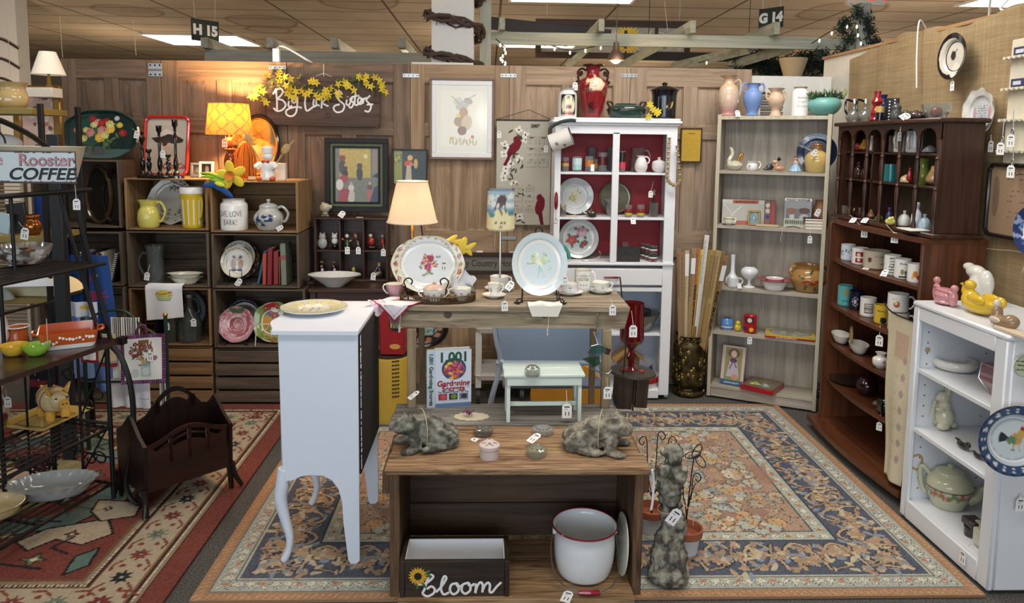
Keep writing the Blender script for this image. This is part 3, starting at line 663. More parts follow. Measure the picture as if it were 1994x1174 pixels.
# white hutch with a red interior
HX0,HX1,HY,HYB=.392,1.118,4.375,4.645
hu=E('hutch','tall white painted hutch with red-lined upper shelves and drawer','hutch',(0,0,0));HL=HX0+.001;HS=[1.383,1.113,.843]
b=B(WHITE);b.box(HX0,HX0+.022,HY+.02,HYB,0,1.66);b.box(HX1-.022,HX1,HY+.02,HYB,0,1.66)
b.box(HX0,HX0+.036,HY,HY+.02,.02,1.66);b.box(HX1-.062,HX1,HY,HY+.02,.02,1.66);b.box(.735,.775,HY,HY+.02,.845,1.62)
b.box(HX0+.036,HX1-.062,HY,HY+.02,1.61,1.66);b.box(HX0+.036,HX1-.062,HY,HY+.02,.0,.05)
b.box(HX0+.036,HX1-.062,HY,HY+.02,.665,.69);b.put('body',hu)
b=B(WHITE);b.box(HX0-.012,HX1+.012,HY-.015,HYB,1.66,1.672,bv=.004);b.box(HX0-.022,HX1+.022,HY-.028,HYB,1.672,1.69,bv=.006);b.box(HX0-.012,HX1+.012,HY-.018,HYB,1.69,1.704,bv=.004);b.put('cornice',hu)
RED=fa('a01c26',.55,var=.12,scale=6)
b=B(RED);b.box(HX0+.022,HX1-.022,HYB-.012,HYB-.004,.86,1.655,bv=0);b.box(HX0+.0225,HX0+.026,HY+.021,HYB-.012,.86,1.655,bv=0);b.put('red_lining',hu,ll='deep red painted back and side lining')
B(fa('c3d2e8',.6)).box(HX0+.022,HX1-.022,HYB-.012,HYB-.004,.03,.84,bv=0).put('back_panel',hu)
for z in HS[:2]:B(WHITE).box(HX0+.026,HX1-.022,HY+.012,HYB-.012,z-.014,z,bv=.002).put('shelf',hu)
B(WHITE).box(HX0-.006,HX1+.004,HY-.012,HYB-.012,.826,.843,bv=.004).put('counter',hu)
b=B(WHITE).box(HX0+.036,HX1-.062,HY-.008,HY+.2,.705,.806,bv=.004);dr=b.put('drawer',hu)
hb=B(fa('8c1420',.25));zc=.757;xc=at(1190,541,HY).x
hb.tt([(xc-.05,HY-.03,zc),(xc-.02,HY-.036,zc),(xc+.02,HY-.036,zc),(xc+.05,HY-.03,zc)],[.004,.007,.007,.004],k=3);hb.put('handle',dr,ll='red drawer handle')
c_=B(fa('c9cbd0',.2,.9));c_.tt([(xc-.035,HY-.032,zc-.004),(xc-.035,HY-.008,zc-.012)],.003).tt([(xc+.035,HY-.032,zc-.004),(xc+.035,HY-.008,zc-.012)],.003);c_.put('handle_mount',dr)
for z in(.404,.06):B(WHITE).box(HX0+.022,HX1-.022,HY+.012,HYB-.012,z-.016,z).put('shelf',hu)
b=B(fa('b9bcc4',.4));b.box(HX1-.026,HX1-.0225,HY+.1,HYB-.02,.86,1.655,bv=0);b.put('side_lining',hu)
# tan pickled-oak bookcase across the corner
TL=V3((1.372,4.43,0));TA=math.atan2(-.28,.563);TW,TD=.629,.205;TN=V3((sin(-TA),cos(TA),0))
PKx=wood('b7ab98','978c7c','x',.8,.6,'ab9f8d',.15,.3);PKz=wood('b3a897','8f8576','z',.55,.6,'a89d8c',.15,.3);PKe=wood('c9bda2','aea287','z',1,.5)
tb=E('tan_bookcase','tall pale grey-tan bookcase of pickled oak standing across corner','bookcase',TL,rz=TA);TS=[1.402,1.072,.693,.415]
for x in(0,TW-.02):
 B(PKz).box(x,x+.02,.002,TD,0,1.735).box(x-.001,x+.021,0,.002,0,1.735,PKe,.0008).put('side_panel',tb)
B(PKz).box(.02,TW-.02,TD-.006,TD,0,1.72,bv=0).put('back_panel',tb)
b=B(PKx).box(.02,TW-.02,.002,TD-.006,1.705,1.727).box(.02,TW-.02,0,.002,1.705,1.727,PKe,.0008).put('top_panel',tb)
for z in TS:B(PKx).box(.02,TW-.02,.003,TD-.006,z-.02,z,bv=.0015).put('shelf',tb)
B(PKx).box(.02,TW-.02,.002,TD-.006,.055,.075).box(.02,TW-.02,.008,.02,0,.055).put('base_shelf',tb)
def tp(px,py,z,dep=.1):
 q=pp(px,py,TL+TN*dep,TN);return V3((q.x,q.y,z))
# dark red-brown bookcase with bowed shelves and the arched curio on top
BW=wood('6e3b1e','4c2613','z',.7,.38,'5c301a',.1,.4);BWy=wood('6a381d','4a2512','y',.7,.35,'5a2f19',.1,.4)
BX0,BX1,BY0,BY1=1.87,2.15,3.09,3.93;BS=[.955,.710,.505,.295]
bb=E('brown_bookcase','reddish brown bookcase with bowed shelves full of mugs against burlap wall','bookcase',(0,0,0))
B(BW).box(BX0,BX1,BY0,BY0+.02,.06,1.148).put('side_panel',bb);B(BW).box(BX0-.02,BX1,BY1-.02,BY1,.06,1.148).put('side_panel',bb)
B(wood('5c3018','42210f','z',.7,.5)).box(BX1-.008,BX1,BY0+.02,BY1-.02,.06,1.13,bv=0).put('back_panel',bb)
def bow(z,t,y0=BY0+.02,y1=BY1-.02,x0=BX0,dx=.035,xb=BX1-.008,mat=BWy):
 n=20;o=[(x0-dx*sin(PI*k/n),y0+(y1-y0)*k/n)for k in range(n+1)]+[(xb,y1),(xb,y0)]
 return B(mat).ps(o,z-t,z,pl='xy')
for z in BS:bow(z,.018).put('shelf',bb)
bow(1.165,.02,BY0-.004,BY1+.004,BX0-.005,.03,BX1).put('top_panel',bb)
bow(.06,.03,BY0-.06,BY1+.03,BX0-.07,.03,BX1).put('base',bb);B(BW).box(BX0+.0,BX1-.01,BY0,BY1,-.011,.028).put('plinth',bb)
CZ0,CZ1=1.167,1.682;CXF=1.905;CYA,CYB=3.085,4.0
DK2=wood('4c2a1a','2e1810','z',.8,.38,'3c2116',.1,.5);DK2y=wood('4c2a1a','2e1810','y',.8,.38,'3c2116',.1,.5)
cu_=E('curio_cabinet','dark wood curio shelf with arcade of turned spindles on top of brown bookcase','cabinet',(0,0,0))
B(DK2).box(CXF+.005,2.10,CYA,CYA+.016,CZ0+.02,CZ1-.02).put('side_panel',cu_);B(DK2).box(CXF+.005,2.10,CYB-.016,CYB,CZ0+.02,CZ1-.02).put('side_panel',cu_)
B(DK2y).box(CXF-.02,2.11,CYA-.02,CYB+.02,CZ1-.02,CZ1,bv=.005).put('top_panel',cu_)
B(DK2y).box(CXF-.012,2.11,CYA-.014,CYB+.01,CZ0,CZ0+.02,bv=.004).put('bottom_panel',cu_)
B(wood('6a5a42','4a3f2e','z',.6)).box(2.09,2.098,CYA+.016,CYB-.016,CZ0+.02,CZ1-.02,bv=0).put('back_panel',cu_)
for z in(1.385,1.530):B(DK2y).box(CXF+.04,2.09,CYA+.016,CYB-.016,z-.012,z).put('shelf',cu_)
B(DK2).box(CXF+.04,2.09,3.70,3.712,CZ0+.02,CZ1-.02).put('divider',cu_)
ny=6;ys_=[CYA+.012+(CYB-CYA-.024)*k/ny for k in range(ny+1)];ztop=CZ1-.02;zs=ztop-.072
out=[(ys_[0]-.012,ztop),(ys_[0]-.012,zs)]
for k in range(ny):
 a0,a1=ys_[k]+.012,ys_[k+1]-.012;mid=(a0+a1)/2;hw=(a1-a0)/2
 out+=[(mid-hw*cos(PI*j/14),zs+.050*sin(PI*j/14)**.8)for j in range(15)]
out+=[(ys_[-1]+.012,zs),(ys_[-1]+.012,ztop)]
B(DK2y).ps(out,CXF,CXF+.012,pl='yz').put('arcade',cu_)
for y in ys_:
 H_=zs-CZ0-.02;q=sm([(.0105,0),(.0105,.03),(.006,.05),(.009,.10),(.012,.17),(.0085,.20),(.012,.205),(.007,.215),(.010,.24),(.012,.30),(.0085,.34),(.012,.345),(.007,.355),(.0095,.40),(.011,.43)],2)
 B(DK2).la([(r_,z*H_/.43)for r_,z in q],n=12).put('spindle',cu_,loc=(CXF+.006,y,CZ0+.0195))
# white bookcase in the right foreground
WX0,WX1,WY0,WY1,WT=1.772,2.15,2.405,2.965,.925;WS=[.648,.395,.078]
WB=fa('dfe3e8',.35,var=.03,bump=.1,scale=14,coat=.1)
wb=E('white_bookcase','glossy white painted low bookcase in right foreground','bookcase',(0,0,0))
B(WB).box(WX0+.022,WX1,WY0,WY0+.022,0,WT-.022,bv=.006).put('side_panel',wb);B(WB).box(WX0+.022,WX1,WY1-.022,WY1,0,WT-.022,bv=.004).put('side_panel',wb)
b=B(WB);b.box(WX0,WX0+.022,WY0,WY0+.062,0,WT-.022,bv=.005);b.box(WX0,WX0+.022,WY1-.04,WY1,0,WT-.022,bv=.005);b.box(WX0,WX0+.022,WY0+.062,WY1-.04,WT-.075,WT-.022,bv=.003)
b.box(WX0,WX0+.022,WY0+.062,WY1-.04,0,.078,bv=.003);b.put('face_frame',wb)
B(WB).box(WX0-.004,WX1,WY0-.004,WY1+.004,WT-.022,WT,bv=.007).put('top_panel',wb)
B(fa('d6dbe4',.4)).box(WX1-.01,WX1,WY0+.022,WY1-.022,.02,WT-.03,bv=0).put('back_panel',wb)
for z in WS[:2]:B(WB).box(WX0+.01,WX1-.01,WY0+.022,WY1-.022,z-.018,z).put('shelf',wb)
B(WB).box(WX0+.022,WX1-.01,WY0+.022,WY1-.022,.06,.078,bv=.001).put('base_shelf',wb)
b=B(fa('3a3a3c',.8))
for k in range(16):
 for x in(1.83,2.08):
  b.at(x,WY1-.0221,.12+k*.045,rx=PI/2).cyl(0,0,0,.0008,.0032,n=6)
b.put('peg_holes',wb,kind='stuff')
b=B(fa('c39a6c',.8));b.at(1.815,WY1-.0226,.235,rx=PI/2)
b.tt([(r_*cos(a),r_*1.3*sin(a),0)for a,r_ in[(2*PI*k/16,.026+.003*sin(k))for k in range(16)]],.006,cl=True,n=5,flat_=.25);b.put('glue_ring',wb,ll='tan ring-shaped stain')
b=B(fa('b49a72',.8));b.at(2.07,WY1-.0226,.80,rx=PI/2,rz=0).la([(.001,0),(.02,.0006),(.016,.0012),(.001,.0013)],n=14,sy=1.8);b.at(1.83,WY1-.0226,.72,rx=PI/2).la([(.001,0),(.012,.0006),(.001,.001)],n=12);b.put('paint_chip',wb)
B(fa('1c1c1c',.8)).at(WX1-.0105,2.55,.84,ry=PI/2).la([(.001,0),(.018,-.0004),(.018,-.0008),(.001,-.001)][::-1],n=14,sy=1.0,sx=1.6).put('cable_hole',wb)
# stacked wooden crates
CR=[wood('8f6a42','65472a','x',.9,.75,'7a5836',.3,.5),wood('6b5a48','4a3c2e','x',.9,.8,'57483a',.3,.5),wood('a07a4c','75552f','x',.9,.75,'8b673c',.3,.5)]
CRz=[wood('8f6a42','65472a','z',.9,.75,'7a5836',.3,.5),wood('6b5a48','4a3c2e','z',.9,.8,'57483a',.3,.5),wood('a07a4c','75552f','z',.9,.75,'8b673c',.3,.5)]
def crate(x0,x1,z0,z1,lab,k=0,yf=4.28,yb=4.63,slat=False,y_off=0):
 yf+=y_off;t=E('wooden_crate',lab,'crate',((x0+x1)/2,yf,z0),grp=None);w,h,d=(x1-x0)/2,z1-z0,yb-yf;g=.0015;t_=.014
 mx_,mz=CR[k],CRz[k]
 if slat:
  for s in(-1,1):B(mz).box(s*(w-g),s*(w-g-t_),.009,d,g,h-g).put('end_board',t)
  hs=(h-.012)/4-.012
  for j in range(4):B(mx_).box(-w+g,w-g,0,.008,.006+j*(hs+.014),.006+j*(hs+.014)+hs).put('slat',t)
  for j in range(2):B(mx_).box(-w+g,w-g,.01+j*(d-.01)/2,(j+1)*(d-.01)/2-.004,h-g-.008,h-g).put('slat',t)
  B(mx_).box(-w+g+t_,w-g-t_,d-.01,d,.01,h-.01).put('back_board',t);return t
 for s in(-1,1):B(mz).box(s*(w-g),s*(w-g-t_),0,d,g,h-g,bv=.002).put('end_board',t)
 for z in(g,h-g-.009):
  for j in range(2):B(mx_).box(-w+g+t_,w-g-t_,.001+j*d/2,(j+1)*d/2-.003,z,z+.009).put('slat',t)
 for j in range(3):B(mx_).box(-w+g+t_,w-g-t_,d-.009,d,.012+j*(h-.02)/3,.006+(j+1)*(h-.02)/3).put('slat',t)
 return t
cA=(-2.60,-2.098);cB=(-2.078,-1.608);cC=(-1.596,-1.092)
crate(*cA,1.035,1.425,'crate holding dark frames below teal rose tray',1);crate(*cA,.70,1.015,'crate holding spiral-bound cookbooks',1,y_off=-.01);crate(*cA,.35,.695,'dark empty crate below cookbooks beside blue flag',1);crate(*cA,0,.345,'bottom crate of left stack behind hanging towels',1)
crate(*cB,1.025,1.325,'crate holding yellow pitcher and floral platter',2);crate(*cB,.692,1.02,'crate holding clear glass pitcher and oval dishes',1);crate(*cB,.345,.688,'crate holding glass jugs and bottles under towel',0);crate(*cB,0,.34,'slatted bottom crate behind green towel stand',0,slat=True)
crate(*cC,1.015,1.315,'crate holding white dog-biscuit canister and grey teapot',2);crate(*cC,.69,1.01,'crate holding souvenir plates and old books',1);crate(cC[0],cC[1]+.03,.335,.685,'crate holding pink rose plate',1);crate(cC[0],cC[1]+.03,0,.33,'slatted bottom crate beside white dresser',1,slat=True)
# little shadow-box shelf on a dark side table
SY=4.50;DKx=wood('4c2c1e','331c12','x',.8,.45);DKz=wood('4c2c1e','331c12','z',.8,.45)
s0,s1=at(612,480,SY).x,at(755,480,SY).x;sz0,sz1=at(680,548,SY).z,at(680,424,SY).z
dt=E('side_table','low dark side table carrying shadow-box shelf behind white dresser','table',(0,0,0))
B(DKx).box(-1.045,-.47,4.27,4.64,sz0-.024,sz0,bv=.004).put('tabletop',dt)
for x in(-1.02,-.5):
 for y in(4.31,4.60):B(DKz).box(x-.018,x+.018,y-.018,y+.018,-.012,sz0-.024).put('leg',dt)
B(DKx).box(-1.0,-.52,4.3,4.312,sz0-.11,sz0-.024).put('apron',dt)
sb=E('shadow_box_shelf','small dark wood shadow-box shelf with six compartments of figurines','shelf',((s0+s1)/2,SY,sz0));w,h=(s1-s0)/2,sz1-sz0;SBH=h
for s in(-1,1):B(DKz).box(s*w,s*(w-.012),0,.12,0,h-.012).put('side_panel',sb)
B(DKx).box(-w-.006,w+.006,-.008,.122,h-.012,h,bv=.003).put('top_panel',sb);B(DKx).box(-w+.012,w-.012,.002,.12,0,.012).put('bottom_panel',sb)
SBZ=sz0+h*.49;B(DKx).box(-w+.012,w-.012,.002,.116,h*.49-.01,h*.49).put('shelf',sb)
for x in(-.31*w,.33*w):B(DKz).box(x-.005,x+.005,.001,.116,.012,h-.012).put('divider',sb)
B(DKx).box(-w+.012,w-.012,.116,.12,.012,h-.012,bv=0).put('back_panel',sb)
# white dresser seen end-on
DP=fa('dde6f4',.42,var=.02,bump=.06,scale=20);dr=E('dresser','narrow white painted dresser with cabriole legs and dark unfinished back','dresser',(0,0,0))
dx0,dx1,dy0,dy1=-.748,-.462,2.60,3.07;DTZ=.882
o=[(dx0+.004,.868),(dx1,.868),(dx1,.012),(dx1-.012,.001),(dx1-.034,.001),(dx1-.042,.015),(dx1-.058,.16),(dx1-.062,.24),(dx1-.075,.29),(dx1-.10,.325),(dx1-.13,.34),(dx1-.175,.343),(dx1-.21,.338),(dx1-.235,.325),(dx0+.012,.318)]
for y in(dy0,dy1-.016):B(DP).ps(o,y,y+.016).put('end_panel',dr)
def leg(y):
 return B(DP).tt([(dx0+.012,y,.36),(dx0+.004,y,.30),(dx0-.004,y,.24),(dx0+.01,y,.17),(dx0+.026,y,.10),(dx0+.022,y,.05),(dx0+.008,y,.014),(dx0+.0,y,.005)],[.024,.026,.024,.019,.015,.012,.014,.012],k=6,n=10)
for y in(dy0+.02,dy1-.02):leg(y).put('leg',dr)
def serp(z0,z1,ov=0,mat=DP):
 n=26;o=[]
 for k in range(n+1):
  u=k/n;y=dy0+(dy1-dy0)*u;x=dx0-.014-.028*sin(PI*u)**2+.020*cos(4*PI*u)*.6;o.append((x-ov,y+(u-.5)*2*ov))
 o+=[(dx1+ov*.3,dy1+ov),(dx1+ov*.3,dy0-ov)];return B(mat).ps(o,z0,z1,pl='xy')
serp(.34,.866,-.012).put('drawer_front',dr);serp(.868,DTZ,.014).put('top_panel',dr)
B(fa('17110e',.85,bump=.3)).box(dx1+.0005,dx1+.007,dy0+.012,dy1-.012,.34,.866).put('back_board',dr,ll='nearly black unfinished back board')
b=B(fa('f2f4f6',.5));rg=Rnd(8)
for k in range(24):z=.36+k*.021;b.box(dx1+.0072,dx1+.0085,dy0+.012,dy0+.012+rg.u(.004,.014),z,z+rg.u(.008,.02),bv=0)
b.put('paint_drip',dr,kind='stuff')
# rustic bench of old pine planks
PB=[wood('b08a60','5c3a20','x',2.2,.6,'8a6644',.6,.3),wood('b48e62','66431f','x',1.9,.6,'906a44',.6,.3)];PBz=wood('7a5636','3e2616','z',1.6,.7,'5c3f28',.4,.4);GRB=wood('9a948a','5f5950','x',1.8,.85,'86807a',.4,.4)
DKP=wood('584030','2c1e14','x',.5,.6,'7a5430',.4,.6)
be=E('rustic_bench','rustic brown pine bench with open front holding planter and enamel pot','bench',(0,0,0));BZ=.470;b0,b1=-.333,.545
for k,(ya,yb)in enumerate(((2.372,2.50),(2.502,2.625),(2.627,2.748))):
 B(PB[k%2]).box(b0-.004*(k==0),b1+.012*(k==0),ya,yb,BZ-.024,BZ,bv=.004).put('plank',be)
for x0_,x1_ in((b0+.008,b0+.042),(b1-.036,b1-.004)):
 b=B(PBz);b.box(x0_,x1_,2.40,2.745,.0005,BZ-.024);b.put('end_board',be)
B(PBz).box(b0-.018,b0+.006,2.42,2.74,.36,BZ-.03).put('side_rail',be);B(PBz).box(b1+.004-.008,b1+.018,2.42,2.74,.36,BZ-.03).put('side_rail',be)
for k in range(3):B(DKP).box(b0+.043,b1-.037,2.715,2.735,.045+k*.134,.175+k*.134).put('back_board',be,ll='dark stained back board')
for k in range(3):B(PB[1]).box(b0+.043,b1-.037,2.335+k*.127,2.459+k*.127,.006,.030).put('floor_plank',be)
B(fa('ecebe4',.7)).tt([(b1+.016,2.375,BZ-.005),(b1+.024,2.38,BZ-.05),(b1+.022,2.38,BZ-.12),(b1+.018,2.38,BZ-.15)],.004,k=4,n=5).put('rope_trim',be)
# weathered potting table standing behind it
pt=E('potting_table','weathered grey plank potting table with tall upper shelf of china','table',(0,0,0));PZ=.470;UZ=.893
for k,(ya,yb)in enumerate(((2.760,2.875),(2.878,2.99))):B(GRB).box(-.375+.004*k,.537-.006*k,ya,yb,PZ-.025,PZ,bv=.003).put('plank',pt)
WTx=wood('a8967a','6a5a44','x',1.3,.8,'8e8474',.4,.45);WTz=wood('a8906a','74604a','z',.6,.8,'8a7f70',.4,.5)
for k,(ya,yb)in enumerate(((2.955,3.115),(3.118,3.29))):B(WTx).box(-.412+.01*k,.585,ya,yb,UZ-.026,UZ,bv=.004).put('upper_plank',pt)
b=B(WTx);b.ps([(-.408,UZ-.027),(.583,UZ-.027),(.566,UZ-.094),(-.385,UZ-.094)],2.965,2.985);ap=b.put('apron',pt)
for px in(872,1060):
 q=at(px,612,2.9649);B(fa('4e4438',.7)).at(q.x,2.965,q.z,rx=PI/2).la([(.001,.001),(.012,.0012),(.016,.0006),(.017,0)],n=16).put('knot',ap)
for px in(802,1180):
 q=at(px,700,2.95);B(WTz).box(q.x-.018,q.x+.018,2.935,2.965,PZ,UZ-.095).put('leg',pt);B(WTz).box(q.x+.014*(1 if px<1000 else-1)-.012,q.x+.014*(1 if px<1000 else-1)+.012,3.22,3.26,.0005,UZ-.027).put('leg',pt)
for x in(-.33,.48):B(wood('6a5c4c','4a3f34','z',.6)).box(x-.02,x+.02,2.93,2.97,.0005,PZ-.026).put('post',pt)
q=at(1163,640,2.94);c_=B(fa('8a8378',.5,.6))
for k in range(7):c_.at(q.x+.002*(k%2),2.95,q.z+.055-k*.015,rx=PI/2 if k%2 else 0,ry=0 if k%2 else PI/2).tt(ri(.006,10),.0018,cl=True,n=5)
c_.at();c_.put('chain',pt,ll='short rusty chain')
# magazine rack
p0=az(281,1008,0);p1=az(452,948,0);MA=math.atan2(p1.y-p0.y,p1.x-p0.x);ML=(p1-p0).length
MGx=wood('34160f','1d0b08','x',.8,.35,'3a1811',.05,.4);MGz=wood('200e0a','120706','z',.8,.35)
mg=E('magazine_rack','dark mahogany magazine rack with pierced sides and centre handle','magazine rack',(p0.x,p0.y,.003),rz=MA)
def mpanel(y,z0,z1,lean,hump,mat,holes=True):
 n=24;top=[(.01+(ML-.02)*k/n,z1+hump*sin(PI*k/n)**2)for k in range(n+1)];b=B(mat)
 if not holes:return b.ps([(.01,z0),(ML-.01,z0)]+top[::-1],y,y+.012)
 zc=lambda u:z1+hump*sin(PI*u)**2
 lo=[(.01+(ML-.02)*k/n,zc(k/n)-.018-(.05 if .30<k/n<.72 else .022)*(.25<k/n<.8 or .1<k/n<.9))for k in range(n+1)]
 b.ps([(.01,z0),(ML-.01,z0)]+lo[::-1],y,y+.012)
 b.ps(top+[(x,z-.018)for x,z in top[::-1]],y,y+.012)
 for u in(0,.28,.5,.72,.97):x=.01+(ML-.02)*u;b.box(x-.006,x+.012,y,y+.012,z0+.1,zc(min(1,max(0,u)))-.009)
 b.ps([(.01+(ML-.02)*k/n,zc(k/n)-.036)for k in range(5,20)]+[(.01+(ML-.02)*k/n,zc(k/n)-.042)for k in range(19,4,-1)],y,y+.012)
 return b
mpanel(-.01,.10,.295,0,.05,MGx).put('side_panel',mg);mpanel(.255,.10,.295,0,.05,MGx).put('side_panel',mg)
n=30;zt=lambda u:.33+.15*max(0,sin(PI*u))**1.6
b=B(MGz);b.ps([(.012,.1),(ML-.012,.1)]+[(.012+(ML-.024)*k/n,zt(k/n)-.05*(1 if .3<k/n<.7 else 0))for k in range(n,-1,-1)],.12,.132)
b.ps([(.012+(ML-.024)*k/n,zt(k/n))for k in range(8,23)]+[(.012+(ML-.024)*k/n,zt(k/n)-.022)for k in range(22,7,-1)],.12,.132)
for u in(.285,.715):b.box(.012+(ML-.024)*u-.014,.012+(ML-.024)*u+.014,.12,.132,zt(u)-.06,zt(u)-.004)
mh=b.put('divider',mg);B(MGx).box(.012,ML-.012,0,.26,.10,.112).put('bottom_board',mg)
for x in(0,ML-.014):
 o=[(-.018,.0),(.002,.0),(.02,.09),(.24,.09),(.255,0),(.275,0),(.268,.1),(.272,.30),(.21,.33),(.126,.40),(.04,.33),(-.02,.30),(-.012,.1)]
 B(MGz).ps(o,x,x+.014,pl='yz').put('end_panel',mg)
for x in(.0,ML-.004):
 for y,sg in((-.012,-1),(.268,1)):B(MGz).tt([(x,y,.12),(x+(.012 if x else-.0),y+sg*.004,.06),(x+(.035 if x else-.012),y+sg*.02,.006)],[.013,.012,.009],k=5,n=8).put('leg',mg)
# black wrought baker's rack in the left foreground
RP=az(220,935,.10);dA=V3((-.267,-.964,0)).normalized();dB=V3((-.964,.267,0)).normalized();RD=.30;RLN=.72
def rk(s,t,z):return V3((RP.x,RP.y,0))+dA*s+dB*t+V3((0,0,z))
BKM=fa('141416',.45,.3,var=.1);RK0=V3((RP.x,RP.y,0))
ra=E('bakers_rack',"black wrought-iron baker's rack with curled legs in the left foreground",'rack',RK0)
def rl(s,t,z):return rk(s,t,z)-RK0
RZ=dict(bot=.10,mid=.345,wood=.712,wire=1.045,top=1.335)
for nm,z in RZ.items():pass
def wire_shelf(z,t1=RD,name='wire_shelf',rn=8):
 b=B(BKM)
 for t in(0,t1):b.tt([rl(-.01,t,z),rl(RLN,t,z)],.008,n=8)
 for k in range(1,rn):b.tt([rl(0,t1*k/rn,z+.003),rl(RLN,t1*k/rn,z+.003)],.0035,n=6)
 for s in(0,.36,RLN):b.tt([rl(s,0,z-.004),rl(s,t1,z-.004)],.006,n=6)
 return b.put(name,ra)
wire_shelf(RZ['bot']-.010);wire_shelf(RZ['mid']-.010);wire_shelf(RZ['wire']-.010,.26)
WM=wood('3e1f1c','28120f','x',.7,.3,coat=.3);b=B(WM)
q=[rl(-.035,-.035,0),rl(RLN,-.035,0),rl(RLN,RD,0),rl(-.035,RD,0)];b.ps([(v.x,v.y)for v in q],RZ['wood']-.022,RZ['wood']-.001,pl='xy');b.put('wood_shelf',ra,ll='dark maroon wooden shelf')
q=[rl(-.06,-.05,0),rl(-.03,-.05,0),rl(-.03,-.02,0),rl(-.06,-.02,0)];B(BKM).ps([(v.x,v.y)for v in q],RZ['wood']-.026,RZ['wood']+.004,pl='xy').put('end_cap',ra)
for t in(0,RD*.5,RD):
 B(BKM).tt([rl(0,t,.02),rl(0,t,RZ['wood']-.02)],.010 if t!=RD*.5 else .006,n=8).put('post',ra)
for s in(.24,.46,RLN):
 B(BKM).tt([rl(s,RD,.02),rl(s,RD,RZ['wood']-.02)],.009,n=8).put('post',ra)
for s in(.12,.35,.58):B(BKM).tt([rl(s,RD,.10),rl(s,RD,RZ['wood']-.02)],.005,n=6).put('rod',ra)
for s in(0,RLN):
 pts=[rl(s,-.02,RZ['wood']-.02),rl(s,-.07,.64),rl(s,-.11,.52),rl(s,-.115,.36),rl(s,-.09,.22),rl(s,-.065,.10),rl(s,-.085,.035),rl(s,-.125,.012),rl(s,-.15,.035),rl(s,-.135,.06),rl(s,-.115,.045)]
 B(BKM).tt(pts,.011,n=8,k=6).put('leg',ra)
b=B(BKM)
for z0,z1,sg in((.36,.66,1),(.12,.34,-1)):
 b.tt([rl(0,.01,z1),rl(0,.15,z0),],.004,n=6);
 for(t,z,r_)in((.06,(z0+z1)/2-.04,.035),(.20,(z0+z1)/2+.03,.035),(.11,z0+.06,.03)):
  b.tt([rl(0,t+r_*(1-.05*k)*cos(k*.7),z+r_*(1-.07*k)*sin(k*.7))for k in range(11)],.0035,n=5,k=3)
b.tt([rl(0,0,.35),rl(0,RD,.35)],.007,n=6);b.tt([rl(0,0,.2),rl(0,RD,.22)],.004,n=6);b.put('scrollwork',ra)
zt_=RZ['top']
b=B(BKM);b.tt([rl(-.02,.0,RZ['wood']),rl(-.02,.03,.85),rl(-.01,.07,1.03),rl(0,.10,1.2),rl(0,.12,zt_)],.010,n=6,k=5,flat_=.5)
b.put('end_bar',ra);b=B(BKM)
b.tt([rl(-.02,.05,RZ['wood']),rl(-.02,.09,.85),rl(-.01,.13,1.03),rl(0,.17,1.2),rl(0,.20,zt_)],.010,n=6,k=5,flat_=.5);b.put('end_bar',ra)
b=B(BKM);b.tt([rl(-.06,.10,zt_),rl(RLN,.10,zt_)],.010,n=8);b.put('top_rail',ra)
b=B(BKM);b.tt([rl(-.0,.16,1.45),rl(.2,.14,1.57),rl(.42,.12,1.63),rl(.7,.12,1.60)],.011,n=8,k=6);b.box(*[v for pr in zip((rl(0,.16,1.40)-V3((.018,.018,.07)))[:],(rl(0,.16,1.40)+V3((.018,.018,.06)))[:])for v in pr]);b.tt([rl(0,.16,1.46),rl(0,.16,zt_)],.009,n=6);b.put('arch',ra)
for s in(.24,.40,.56):
 B(BKM).tt([rl(s,RD-.04,RZ['wood']),rl(s,RD-.04,1.04)],.0075,n=8).put('rod',ra)
for s in(.30,.43):B(BKM).tt([rl(s,.12,1.05),rl(s,.12,zt_)],.007,n=8).put('rod',ra)
b=B(BKM);b.tt([rl(.0,RD-.04,.86),rl(RLN,RD-.04,.86)],.006,n=6);b.put('cross_rail',ra)
# KIT OF WARES
POR=gg('f1f0ea');IVO=gg('e9e0c6');BLKW=fa('1b1817',.45,.5);PNT=pa(.16,.3);PNTM=pa(.5);SILV=fa('c8c8c6',.22,.95);BRS=fa('b9924a',.25,.9);GLS=ga('e6eeee',.22);CLR=ga('f2f6f6',.12)
def vv(name,ll,cat,p,prof,mat=None,rz=0,grp=None,cv=None,half=PI*.8,t=.003,n=36,sx=1,sy=1,wob=None,part='body',dense=36,rx=0,ry=0):
 th=E(name,ll,cat,p,rz,grp,rx=rx,ry=ry);pr=shell(prof,t)if t else list(prof);w0=wob;w2=(lambda a,u:w0(a,1-abs(2*u-1)))if wob and t else wob
 if cv is not None:
  z0,z1=prof[0][1],prof[-1][1];q=[]
  m=max(2,dense//max(1,len(prof)-1))
  for a,c in zip(prof,prof[1:]):q+=[(a[0]+(c[0]-a[0])*k/m,a[1]+(c[1]-a[1])*k/m)for k in range(m)]
  q.append(prof[-1]);b=B(PNT);b.open=True;b.la(q,n=64,sx=sx,sy=sy,wob=wob)
  if t:
   b2=B(mat or POR);b2.open=True;b2.la([(.0005,z0)]+[(r_-t,max(z,z0+t))for r_,z in prof],n=n,sx=sx,sy=sy,wob=wob).la([(prof[-1][0],z1),(prof[-1][0]-t,z1)],n=n,sx=sx,sy=sy,wob=wob);b2.put('lining',th,fix=False)
  b.put(part,th,cv=cv,fn=wrapfn(cv,0,z0,z1,half=half),fix=False)
 else:
  b=B(mat);b.la(pr,n=n,sx=sx,sy=sy,wob=w2);b.put(part,th)
 return th
